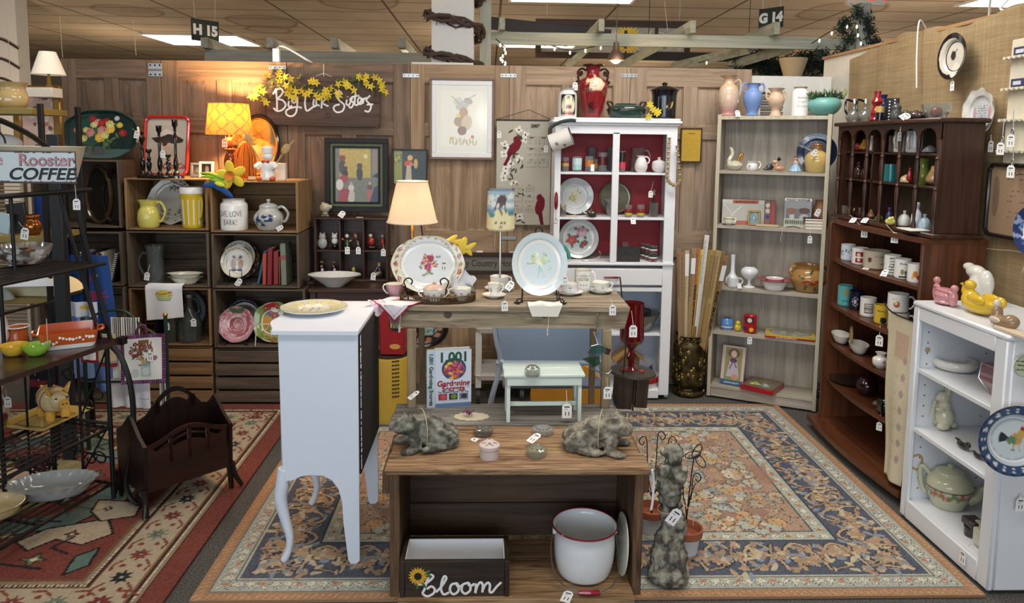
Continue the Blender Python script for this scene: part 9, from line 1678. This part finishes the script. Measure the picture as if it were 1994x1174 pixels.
rmug('white mug with orange and red print at right end of top mug shelf',1782,545,BS[0],.034,.085,W_,mcv(W_,('e',.12,.045,.02,.018,'d8862a'),('e',.15,.03,.018,.014,'b3242a'),('e',.1,.03,.01,.012,'e0b030')),hd=.4)
tag(D.objects['mug.002'],bp_(1685,522,BS[0],1.86),None,1.1,rx=R(-75),rz=R(-50));tag(D.objects['mug.004'],bp_(1722,535,BS[0],1.86)+V3((0,0,.01)),None,1.1,rx=R(-50),rz=R(-50))
rmug('tall turquoise mug with gold heart on second mug shelf',1645,590,BS[1],.038,.11,'4fa5a8',mcv('4fa5a8',('e',.124,.072,.010,.010,'a8843c'),('e',.138,.072,.010,.010,'a8843c'),('e',.131,.062,.012,.013,'a8843c'),('s',.10,.17,.025,.01,.004,'2a3a3a')),rim=BRS)
rmug('dark navy mug with round white seal behind turquoise one',1667,598,BS[1],.037,.095,'15182c',mcv('15182c',('e',.115,.045,.026,.026,'b9c0cc'),('e',.115,.045,.022,.022,'15182c'),('e',.115,.045,.013,.013,'b9c0cc')),X=1.93)
rmug('plain white mug with framed brown motto on second mug shelf',1690,608,BS[1],.038,.095,W_,mcv(W_,('r',.095,.02,.165,.07,'5a2c24'),('r',.1,.025,.16,.065,'d8d0c0'),('s',.105,.155,.055,.008,.003,'2a2a2a'),('s',.105,.155,.044,.010,.006,'2a2a2a',3),('s',.105,.155,.033,.008,.003,'2a2a2a',5)))
rmug('yellow mug with black shape below brush lettering on second mug shelf',1717,612,BS[1],.034,.09,'d8b02c',mcv('d8b02c',('e',.14,.02,.03,.018,'1c2430'),('s',.09,.16,.068,.012,.005,'2a2414')),X=1.90)
t1=rmug('lower white mug of stacked pair with red mark on second mug shelf',1750,615,BS[1],.044,.088,W_,mcv(W_,('r',.09,.05,.13,.062,'a8242a'),('s',.09,.15,.025,.012,.004,'4a4a4a')),-.2,1.90)
rmug('upper white mug of stacked pair with little red picture',1750,575,BS[1]+.0885,.045,.085,W_,mcv(W_,('e',.115,.045,.02,.018,'b8503a'),('e',.11,.052,.01,.01,'e0c8a0'),('s',.09,.13,.072,.01,.003,'6a3a3a')),-.2,1.90)
rmug('tiny black and yellow mug at right edge of second mug shelf',1769,612,BS[1],.020,.05,'1c1a18',mcv('1c1a18',('e',.13,.05,.03,.03,'c9b02c')),-.2,1.87)
tag(t1,bp_(1714,635,BS[1]-.06,1.84),bp_(1716,600,BS[1]+.01,1.85),1.3,rz=R(-50))
z=BS[2];BW_=gg('e2dfd6')
for px,py,lab in((1637,665,'white oval snack bowl at left of third shelf'),(1672,680,'white oval snack bowl in front with wooden loop between')):
 vv('oval_bowl',lab,'bowl',bp_(px,py,z,1.90),sm([(.03,0),(.05,.012),(.075,.05)],3),BW_,sx=.62,sy=1.12,rz=-.25)
q=bp_(1657,665,z,1.88);B(wood('a8895a','8a6c42','z',2,.5)).at(0,0,.07,rz=1.2,ry=.2).tt([(.036*cos_,0,.05*sin_)for cos_,sin_ in[(cos(2*PI*k/24),sin(2*PI*k/24))for k in range(24)]],.011,cl=True,n=8,flat_=.6).put('wooden_loop',loc=q,ll='oval wooden loop handle standing between two white snack bowls',cat='handle loop')
vv('bud_vase','small round white vase with pink buds at right of third shelf','vase',bp_(1716,690,z,1.88),sm([(.02,0),(.036,.02),(.036,.045),(.018,.06),(.026,.075)],3),POR,cv=fo(.22,.075,'dcd8d0',('a84a5a','c98a94'),4,3,.4),half=PI)
z=BS[3];t=E('silver_tray','oval silver-plated tray lying on fourth brown shelf','tray',bp_(1645,755,z,1.93));B(fa('8c8c8a',.2,.95,bump=.4,scale=90)).la([(.001,.004),(.07,.004),(.09,.012),(.095,.012),(.075,0),(.001,0)],n=48,sy=1.15,sx=.8).put('body',t)
lidded('dark cranberry glass jar on fourth brown shelf',bp_(1688,768,z,1.94),sm([(.03,0),(.05,.03),(.052,.06),(.035,.09)],3),[(.035,.09),(.02,.105),(.006,.108),(.012,.12),(.001,.124)],gg('2c0a12'))
fig('trinket','small brown mottled trinket beside cranberry jar','trinket',bp_(1707,780,z,1.90),[('body','6a5040',[(0,0,.015,.02,.018,.015),(.012,.01,.02,.012,.01,.012)])]);t=E('black_mug','black square-sided mug at right of fourth brown shelf','mug',bp_(1724,790,z,1.89));B(gg('121214')).box(-.03,.03,-.03,.03,0,.075,bv=.01).put('body',t);b=B(gg('121214'));handle(b,.03,.065,.03,.015,.02,.004,ang=-2.4);b.put('handle',t);tag(t,bp_(1713,815,z-.05,1.85),bp_(1715,800,z+.005,1.86),1,rz=R(-50))
# curio contents
CS=[CZ0+.0205,1.3855,1.5305]
def cv_(px,row,X=2.0):q=ax(px,350,X);return V3((X,q.y,CS[row]+.001))
RB=ti('8a1a14',.6)
for i,(px,row,kind,col,r_,h_,lab)in enumerate(((1668,2,'ball','a8281c',.022,.05,'small red ceramic apple on top curio shelf'),(1679,2,'pear','c98a2c',.024,.065,'small orange-yellow ceramic pear on top curio shelf'),(1700,2,'jar','c9ccc4',.034,.085,'clear ribbed jar with cream lid on top curio shelf'),(1734,2,'cup','b9a8a4',.02,.08,'small clear and red shot glass on top curio shelf'),(1748,2,'mug','d8dcc8',.028,.10,'tall white mug with green vine on top curio shelf'),(1776,2,'mug','d2d0cc',.036,.10,'large white mug with dark handle print on top curio shelf'),(1806,2,'lump','8a8c90',.028,.035,'cluster of silvery metal trinkets at right of top curio shelf'),
 (1671,1,'bottle','3a1c14',.024,.09,'dark brown bottle on middle curio shelf'),(1684,1,'bottle','2c1612',.022,.08,'second dark brown bottle on middle curio shelf'),(1705,1,'cup','1c2c4a',.028,.075,'dark blue cup on middle curio shelf'),(1733,1,'cup','1f7a7c',.032,.085,'bright teal glass tumbler on middle curio shelf'),(1764,1,'lump','c9b48a',.034,.04,'cream bird dish under small red rooster'),(1771,1,'pear','9c1c24',.015,.075,'small red rooster figure on cream dish'),(1795,1,'vase','6a7a2c',.034,.12,'mottled green and yellow pottery vase on middle curio shelf'),(1817,1,'pear','b9905c',.03,.09,'tan gourd ornament at right end of middle curio shelf'),
 (1648,0,'cup','c9c9c4',.016,.045,'small clear shot glass at left of curio floor'),(1656,0,'cup','a8a43a',.018,.04,'yellowish little glass on curio floor'),(1678,0,'mug','3a1a14',.032,.05,'dark brown glazed mug on curio floor'),(1700,0,'pear','8a5a3a',.018,.05,'small wooden figure with ribbon on curio floor'),(1716,0,'lump','3f7a34',.02,.03,'little green and blue glass trinket on curio floor'),(1736,0,'bottle','2c3a6a',.014,.075,'striped blue and white figurine with pointed top on curio floor'),(1766,0,'bell','d8d8d2',.026,.07,'white bell-shaped souvenir jar with black lettering on curio floor'),(1790,0,'bottle','c9cfd8',.022,.12,'tall pale porcelain lady figurine on curio floor'),(1806,0,'bell','9cb0c0',.028,.07,'pale blue-grey bell figurine with loop on top beside curio end'))):
 m_=RB if col=='8a1a14' else ga(col,.25)if kind=='cup' and col[0]in 'bca' else gg(col);X=1.985 if row else(1.955 if px>1640 else 1.93)
 P={'ball':[(.001,0),(r_*.7,h_*.1),(r_,h_*.5),(r_*.7,h_*.85),(.003,h_*.85)],'pear':[(.001,0),(r_,h_*.2),(r_*.9,h_*.45),(r_*.5,h_*.75),(r_*.35,h_*.95),(.001,h_)],'jar':[(r_*.8,0),(r_,h_*.1),(r_,h_*.7),(r_*.8,h_*.8),(r_*.95,h_*.82),(r_*.95,h_*.95),(.001,h_)],'bottle':[(.001,0),(r_,.003),(r_,h_*.5),(r_*.4,h_*.72),(r_*.45,h_*.8),(r_*.5,h_*.95),(.001,h_)],'bell':[(.001,0),(r_,.002),(r_*.95,h_*.5),(r_*.5,h_*.75),(r_*.2,h_*.8),(r_*.3,h_),(.001,h_)],'vase':[(r_*.7,0),(r_,h_*.3),(r_*.8,h_*.7),(r_*.9,h_)],'lump':[(.001,0),(r_,h_*.1),(r_*.8,h_*.6),(r_*.3,h_*.9),(.001,h_)]}.get(kind)
 nm={'ball':'ceramic_fruit','pear':'ornament','jar':'jar','cup':'drinking_glass','mug':'mug','bottle':'bottle','bell':'souvenir','vase':'vase','lump':'trinket'}[kind];p=cv_(px,row,X)
 if kind=='mug':t=mug(lab,p,r_,h_,m_,hd=-2.6)
 elif kind=='cup':t=tu(lab,p,r_,h_,mat=m_)
 else:t=E(nm,lab,nm.replace('_',' '),p);B(m_).la(sm(P,3)if kind!='jar' else P,n=20,wob=(lambda a,u:.12*sin(3*a+5*u))if kind=='lump' else None).put('body',t)
 if px in(1700,1716)and row==0:tag(t,p+V3((-.10,-.02,-.005))if px==1700 else p+V3((-.08,-.02,.003)),p,1.1,rx=R(-60),rz=R(-50))
 if px==1678 and row==0:tag(t,ax(1683,453,1.86),p+V3((-.06,-.02,.01)),1.2,rz=R(-50))
t=fig('ceramic_tulip','pale yellow tulip-shaped ceramic cup at front edge of curio floor','ornament',cv_(1748,0,1.915)+V3((-.02,0,-.0)),[('body','d8d25a',[(0,0,.018,.026,.022,.017),(-.01,-.012,.03,.012,.01,.012),(.012,.008,.03,.012,.01,.012)])]);tag(t,ax(1742,463,1.86),t.location+V3((-.02,0,.005)),1.2,rz=R(-50))
B(fa('dcd8cc',.6)).box(-.05,.04,-.06,.05,0,.006).put('paper_card',loc=cv_(1792,0,1.915)+V3((-.015,.0,.0)),ll='grey and white card lying at front right of curio floor',cat='card')
# on top of the curio
def ct(px,X=2.0):q=ax(px,238,X);return V3((X,q.y,CZ1+.0015))
for px,X,lab in((1662,1.98,'left glass cruet with chrome cap and black handle on curio top'),(1684,2.03,'right glass cruet with chrome cap and black handle on curio top')):
 t=E('cruet',lab,'cruet',ct(px,X));B(ga('c9ccc8',.2)).la(shell(sm([(.03,0),(.042,.03),(.03,.06),(.012,.08),(.012,.11)],3),.002),n=24).put('body',t);B(SILV).la([(.014,.10),(.014,.125),(.01,.13),(.001,.135)],n=14).put('cap',t);B(gg('141414')).tt([(-.012,0,.115),(-.045,0,.12),(-.05,0,.07),(-.038,0,.045)],.006,k=4).put('handle',t)
for px,X,col,r_,h_,sh_,lab in((1706,1.96,'9c1420',.032,.15,[(.7,0),(1,.05),(.8,.15),(.95,.3),(.6,.5),(.9,.65),(.5,.8),(.55,1)],'ornate bright red figural lantern on curio top'),(1718,2.04,'1f2c5c',.028,.14,[(.6,0),(1,.2),(1,.6),(.5,.8),(.7,1)],'cobalt blue bottle-shaped vase behind red lantern'),(1744,1.99,'4a4c4e',.030,.085,[(.8,0),(1,.3),(.7,.6),(.75,.8),(.2,1)],'grey pewter bust figurine in middle of curio top')):
 t=E('ornament',lab,'ornament',ct(px,X));B(gg(col)).la(sm([(.001,0)]+[(a*r_,b_*h_)for a,b_ in sh_],3),n=20).put('body',t)
t=tu('short black and gold glass in front of red lantern',ct(1712,1.925),.020,.075,mat=gg('15130f'),band=[(.04,.07,'c9a04a')]);t=E('domino_box','black box with rows of white dots standing on curio top','box',ct(1735,2.06),rz=-.7);B(fa('121214',.4)).box(-.03,.03,0,.02,0,.12).put('body',t);b=B(fa('e8e8e4',.5))
for k in range(14):b.disc((-.012+.024*(k%2),-.0006,.01+.0078*k),.004,n=8)
b.put('white_dot',t,fix=False,kind='stuff')
for px,X,col,lab in((1772,1.98,'4a3c38','dark brown figurine lying on curio top with price tag'),(1792,2.03,'33282a','second dark figurine lying behind first on curio top')):
 t=fig('figurine',lab,'figurine',ct(px,X),[('body',col,[(0,0,.022,.022,.05,.02),(0,.04,.03,.018,.02,.018),(.01,-.04,.018,.014,.03,.014)])])
 if X<2:tag(t,ct(1762,1.90)+V3((0,0,.012)),t.location+V3((0,0,.03)),1.3,rx=R(-60),rz=R(-50),roll=R(40));tag(t,ax(1752,266,1.88),t.location+V3((-.04,0,.02)),1,rz=R(30))
t=E('glass_dish','clear glass basket dish with red ball at right end of curio top','dish',ct(1822,2.0));B(ga('c9d0c4',.3)).la(shell(sm([(.03,0),(.05,.03),(.055,.065)],3),.004),n=28,sy=1.3,wob=lambda a,u:.05*cos(8*a)).put('body',t);B(gg('a31c24')).ball(0,0,.03,.026).put('red_ball',t)
# white bookcase wares
def wp(px,py,z,X=1.9):q=ax(px,py,X);return V3((X,q.y,z+.0012))
vv('shallow_bowl','wide shallow white pottery bowl on top shelf of white bookcase','bowl',wp(1858,725,WS[0],1.93),sm([(.045,0),(.07,.004),(.085,.022),(.082,.038),(.072,.042)],3),gg('dedbd2'))
t=E('glass_box','pink and clear faceted glass container with metal edges on top white shelf','terrarium',wp(1950,770,WS[0],1.90));b=B(ti('c98088',.5));loft(b,[(rrect(.03,.02,.001,1),0),(rrect(.05,.06,.001,1),.05),(rrect(.045,.055,.001,1),.11)]);b.put('glass_panel',t);b=B(SILV)
for x in(-1,1):
 for y in(-1,1):b.tt([(x*.03,y*.02,0),(x*.05,y*.06,.05),(x*.045,y*.055,.11)],.002,n=5)
b.put('metal_edge',t)
CI=gg('cfcdb0');t=fig('rabbit_figurine','cream glazed rabbit figurine playing pipe on middle shelf of white bookcase','figurine',wp(1838,835,WS[1],1.90),[('body',CI,[(0,0,.05,.036,.034,.048),(-.004,0,.095,.026,.026,.03),(-.012,-.004,.135,.026,.022,.024),(-.03,-.008,.13,.014,.012,.012),(-.014,-.026,.018,.026,.014,.016),(-.012,.026,.018,.026,.014,.016),(.034,0,.02,.014,.014,.014),(-.028,-.022,.088,.02,.01,.01),(-.028,.02,.088,.02,.01,.01),(.006,-.01,.165,.008,.009,.03),(.006,.014,.163,.008,.009,.028)])],rz=-.2,vox=.0035,it=3);B(CI).tt([(-.044,-.006,.118),(-.052,-.004,.05)],.005).put('pipe',t)
for px,py,s,lab in((1875,868,1,'dark metal bird figurine on middle shelf of white bookcase'),(1905,882,.7,'smaller dark metal bird partly hidden behind blue plate')):fig('bird_figurine',lab,'figurine',wp(px,py,WS[1],1.85),[('body','2c2622',[(0,0,.014,.016,.034,.010,0),(0,-.03,.026,.008,.014,.012),(0,.032,.024,.006,.02,.005)])],sc=s)
c=Cv(.6,.15,'bfc0a0',600);c.rect(0,.088,.6,.092,'3a3c30');rg=Rnd(5)
for k in range(30):c.ell(.19+.0075*k,.07+rg.u(-.012,.010),.008,.009,rg.choice(['a83a24','6a8a3a','8a6a7a','b85a3a','c98a7a']),k=3,amp=.2)
t=vv('teapot','cream-green teapot with band of orange and green leaves on bottom shelf','teapot',wp(1845,985,WS[2],1.92),sm([(.055,0),(.062,.006),(.082,.06),(.086,.095),(.078,.118),(.06,.135),(.056,.14)],3),gg('bfc0a0'),cv=c,half=PI);t.rotation_euler[2]=-.5;TPM=gg('bfc0a0');B(TPM).la(sm([(.058,.139),(.05,.15),(.02,.16),(.008,.163),(.011,.172),(.001,.178)],3),n=32).put('lid',t)
B(TPM).tt([(.07,0,.035),(.10,0,.055),(.115,0,.09),(.135,0,.105)],[.022,.017,.012,.011],k=4).put('spout',t);b=B(TPM);b.tt([(-.07,0,.12),(-.098,0,.15),(-.108,0,.13),(-.1,0,.07),(-.085,0,.04)],.009,k=4).put('handle',t)
t=lidded('small dark round box with square lid block on bottom white shelf',wp(1895,1035,WS[2],1.87),[(.03,0),(.032,.03)],[(.033,.03),(.033,.036),(.001,.036)],fa('33271f',.3,coat=.3),cat='box',name='wooden_box');B(fa('2c211b',.3,coat=.3)).box(-.028,.028,-.035,.035,.037,.065,bv=.003).put('lid_block',t)
t=E('corner_planter','cream pottery planter shaped like stepped corner on bottom white shelf','planter',wp(1912,1075,WS[2],1.865));b=B(gg('cdc6b0'));ol=[(-.04,-.05),(.04,-.05),(.04,.05),(0,.05),(0,.0),(-.04,.0)];b.ps([(x*.8,y*.8)for x,y in ol],0,.012,pl='xy');b.ps(ol,.012,.07,pl='xy');b.put('body',t);B(fa('b0a890',.5)).ps([(x*.88,y*.9)for x,y in ol],.0701,.0705,pl='xy').put('opening',t);tag(t,ax(1874,1085,1.765),t.location+V3((-.05,0,.005)),1.3,rz=-PI/2)
PKG=gg('c98488');t=fig('pink_planter','pink glazed planter with children round basket on white bookcase','planter',wp(1838,598,WT,1.85),[('basket',PKG,[(0,0,.012,.036,.05,.012),(0,0,.035,.036,.048,.028),(0,0,.058,.03,.05,.010)]),('left_child',PKG,[(0,.055,.04,.016,.014,.04),(0,.058,.088,.014,.014,.015),(-.01,.04,.066,.01,.022,.008)]),('right_child',PKG,[(0,-.055,.035,.018,.016,.035),(0,-.058,.075,.015,.015,.015),(-.01,-.04,.056,.01,.022,.008)])])
SW=gg('dcb320');t=fig('swan_planter','glossy yellow swan planter on top of white bookcase','planter',wp(1905,622,WT,1.88),[('body',SW,[(0,0,.034,.045,.085,.034),(0,.05,.045,.034,.04,.038),(0,.078,.075,.02,.022,.03),(0,.062,.10,.021,.026,.020),(0,.098,.095,.008,.026,.007),(0,-.07,.05,.03,.045,.018),(0,-.11,.065,.018,.03,.024)]),('wing',SW,[(-.03,-.02,.06,.014,.05,.02)]),('wing',SW,[(.03,-.02,.062,.014,.05,.02)]),('eye','2a1c10',[(-.0205,.068,.104,.003,.003,.003)])],vox=.0035)
WG=gg('dad8cc');fig('shell_planter','white and grey cornucopia shell planter behind yellow swan','planter',wp(1905,596,WT,2.02),[('body',WG,[(0,0,.06,.045,.055,.06),(0,.03,.12,.032,.05,.030),(0,.075,.135,.022,.03,.018),(0,-.03,.08,.03,.04,.06)])],vox=.004)
fig('brown_shell_dish','brown and cream drip-glazed shell dish at right on white bookcase','dish',wp(1952,628,WT,1.82),[('body','9a7c5c',[(0,0,.022,.034,.05,.022),(0,.03,.045,.02,.016,.03),(0,-.04,.03,.028,.03,.026)]),('crest','d8ccb4',[(0,.034,.078,.014,.012,.018),(-.03,.0,.03,.006,.03,.012)])],vox=.003)
B(fa('d8c4a4',.7)).box(-.02,.02,-.08,.08,0,.012).put('wooden_sign_board',loc=wp(1975,652,WT,1.80),ll='thin cream wooden board with dark lettering lying on white bookcase edge',cat='board');D.objects['wooden_sign_board'].name='lettered_board'
c=Cv(.36,.36,'2f4f78',700);c.ell(.18,.18,.128,.128,'c3cfd6').ell(.18,.18,.10,.10,'a9b8c4').ell(.18,.18,.096,.096,'c9d4d8')
for k in range(20):a=2*PI*k/20;c.ell(.18+.148*cos(a),.18+.148*sin(a),.012,.009,'d8dce0',a).ell(.18+.148*cos(a),.18+.148*sin(a),.004,.003,'4a6a90')
for k in range(60):a=2*PI*k/60;c.ell(.18+.168*cos(a),.18+.168*sin(a),.005,.005,'1c2c44')
c.ell(.19,.18,.034,.028,'c9985a',.3).ell(.17,.175,.024,.02,'5a8a5a').poly([(.155,.19),(.12,.22),(.11,.19),(.115,.165),(.15,.17)],'1c2430').ell(.215,.21,.018,.024,'c9a84a').ell(.222,.235,.012,.010,'b8242c').line([(.185,.155),(.18,.13)],.005,'c9a04a').line([(.205,.155),(.21,.13)],.005,'c9a04a').line([(.15,.125),(.24,.125)],.003,'7a9a6a')
pq=V3((1.765+.175,2.375,0));t=plate('rooster_plate','large blue-rimmed plate painted with rooster on near side of white bookcase','plate',(at(1975,850,2.36).x,2.36,at(1975,925,2.36).z),.122,c,2,rz=R(-8),dr=.174);c2=Cv(.1,.1,'8fa07c',600);c2.ell(.05,.05,.04,.04,'b9c4a4').cs(.02,.08,.065,.01,.005,'3a4a34').cs(.025,.08,.05,.01,.005,'3a4a34',2).cs(.02,.08,.033,.01,.005,'3a4a34',3)
plate('wall_medallion','small green embossed medallion hanging at right edge of photo','plaque',(at(1993,730,2.385).x,2.385,at(1993,735,2.385).z),.038,c2,1,dr=.042,d=.004,well=.85)
t=B(fa('e4e4ea',.3)).tt([(0,0,.04),(0,0,0)],.004).put('hook_strip',loc=(at(1988,960,2.39).x,2.39,at(1988,985,2.39).z),ll='clear hook with price tag on near side of white bookcase',cat='hook');tag(t,at(1987,982,2.385),None,1.2)
c=Cv(.2,.8,'d3c8a8',400);c.rect(.05,.02,.052,.74,'b3a384').rect(.06,.6,.16,.72,'c8a890').noise(.04,2)
for k in range(7):c.ell(.15,.12+.08*k,.014,.018,'b39a94').line([(.07,.1+.08*k),(.14,.13+.08*k)],.002,'b8a88c')
a=ax(1728,616,1.79);e_=ax(1776,616,1.79);w=abs(a.y-e_.y)+.03;zt=at(1750,616,3.1).z
yt=(a.y+e_.y)/2;ch('linen_runner','long cream linen towel hanging from near end of brown bookcase',(1.80,yt,zt),.2,lambda u,v:(.004*sin(v*9)+.012*sin(u*6+1)*(1-v),-(u-.5)*w*(1-.35*(1-v))+.0,(v-1)*(zt-.085)),c,cat='towel',nx=40,nz=90);B(fa('2a2420',.4,.6)).tt([(1.80,yt-w/2,zt),(1.80,yt+.08,zt+.002),(1.83,yt+.2,zt+.02)],.003,k=3).put('towel_hook',ll='black wire arm holding up cream linen towel',cat='hook')
# right wall
def wall_plate(name,lab,px0,px1,py0,py1,cv,mat,part='face',X=XR-.05,**k):
 a,b_=ax(px0,(py0+py1)/2,X),ax(px1,(py0+py1)/2,X);yc=(a.y+b_.y)/2;zt=ax((px0+px1)/2,py0,X).z;zb=ax((px0+px1)/2,py1,X).z;r_=(zt-zb)/2;return plate(name,lab,'plate',(X,yc,zb),r_,cv,1,rz=-PI/2,mat=mat,**k),abs(a.y-b_.y)/2,r_
c=Cv(.3,.3,'1a1a1c',500);c.ell(.13,.15,.095,.098,'c9c1b2').ell(.13,.155,.022,.026,'1a1a1c').line([(.12,.155),(.16,.185)],.006,'1a1a1c').ell(.165,.075,.036,.042,'d8d2c4',.2).noise(.03,3)
t,_,_=wall_plate('wall_plate','round black and cream plate hanging high on burlap wall',1833,1888,66,156,c,gg('17171a'),dr=.125);tag(t,ax(1854,167,XR-.06),ax(1856,152,XR-.06),1.1,rz=-PI/2)
c=Cv(.34,.34,'dcd9d0',600);c.ell(.17,.17,.085,.095,'b9c0c8').ell(.17,.17,.082,.092,'c3c8cc')
for k in range(6):c.cs(.13,.21,.21-.014*k,.01,.003,'3a3a4a',k)
c.ell(.17,.11,.03,.018,'a88a5a').ell(.105,.17,.014,.04,'c99aa4').ell(.235,.17,.014,.04,'c99aa4')
t,_,_=wall_plate('scalloped_plate','white scalloped plate with verse and gilt edge on burlap wall',1880,1944,176,270,c,POR,dr=.14,wob=lambda a,u:.05*cos(9*a)*u*u);tag(t,ax(1929,285,XR-.06),ax(1930,262,XR-.06),1.2,rz=-PI/2)
SRM=fa('d6cdb4',.5);ya=ax(1952,200,XR-.04).y;yb_=ya-.42;t=E('spoon_rack','cream wooden souvenir spoon rack on burlap wall at far right','spoon rack',(XR-.02,ya,0));z0=ax(1960,300,XR-.05).z;Zs=[ax(1955,y,XR-.05).z for y in(112,172,232,292)]
B(SRM).box(-.008,0,-.42,-.012,Zs[3]-.06,Zs[0]+.07,bv=.003).put('back_board',t)
for z in Zs:
 B(SRM).box(-.035,-.0005,-.42,0,z-.008,z,bv=.002).put('shelf',t);b=B(SRM)
 for k in range(14):b.box(-.040,-.034,-.40+.029*k,-.385+.029*k,z-.012,z,bv=.001)
 b.put('notched_edge',t,kind='stuff')
for k,(px,y0,y1)in enumerate(((1952,240,268),(1972,225,252),(1972,288,312))):
 a,e_=ax(px,y0,XR-.075),ax(px,y1,XR-.075);s_=E('souvenir_spoon',('small souvenir spoon hanging at left end of spoon rack','ornate silver souvenir spoon on middle of spoon rack','dark silver souvenir spoon hanging from lowest rail of spoon rack')[k],'spoon',e_);B(SILV).tt([(0,0,0),(0,0,a.z-e_.z+.02)],.002,n=5).put('stem',s_);B(SILV).ball(0,0,-.01,.003,.010,.016).put('bowl',s_);tag(s_,e_+V3((-.012,-.01,-.045)),e_,1.25,rz=-PI/2+.3)
for k,(px,y,lab)in enumerate(((1984,160,'blue and white match book on second ledge of spoon rack'),(1990,95,'small blue card standing on top ledge of spoon rack'))):
 q=ax(px-4,y,XR-.035);o=B(fa('2c3658',.5)).box(-.003,.003,-.045 if not k else-.03,.03,0,.035).put('match_book',loc=(XR-.037,q.y,Zs[1-k]+.0005),ll=lab,cat='card');B(fa('c9ccd8',.5)).box(-.0036,-.0031,-.03,.015,.010,.025,bv=0).put('white_print',o)
X=XR-.05;a,e_=ax(1925,390,X),ax(1994,390,X);zt,zb=ax(1930,320,X).z,ax(1930,456,X).z;w=.30;h=zt-zb;c=Cv(w,h,'a08264',500);c.ell(.04,h*.55,.02,h*.3,'6a5040',al=.5)
for k in range(10):c.cs(.10+.01*(k%3),w-.05,h*.8-.022*k,.010,.002,'4a3626',k)
c.line([(.12,h*.86),(.14,h*.9),(.15,h*.86),(.17,h*.88),(.2,h*.87),(.22,h*.9)],.004,'3a2a20',1,4);t=E('menu_tray','dark-rimmed rectangular tray printed with old menu on burlap wall','tray',(X,a.y-w/2,zb),rz=-PI/2);panel(w,h,c,'tray_face',t,th=.004,n=70);B(gg('1a1715')).tt([(x,-.006,z+h/2)for x,z in rrect(w/2,h/2,.03)],.009,cl=True,n=8).put('rim',t)
c=Cv(.3,.3,'24386e',500);c.ell(.15,.15,.10,.10,'b9c4d4').ss(.15,.15,.13,['5a74a8','a8b8d4'],['3a5490','8a9cc4'],26,.15).ell(.15,.15,.07,.07,'c3ccd8').ell(.15,.15,.146,.146,'b9c4d4',al=.0)
wall_plate('blue_plate','blue and white transferware plate cut by right edge of photo',1974,2060,402,500,c,POR,X=XR-.09,dr=.148)
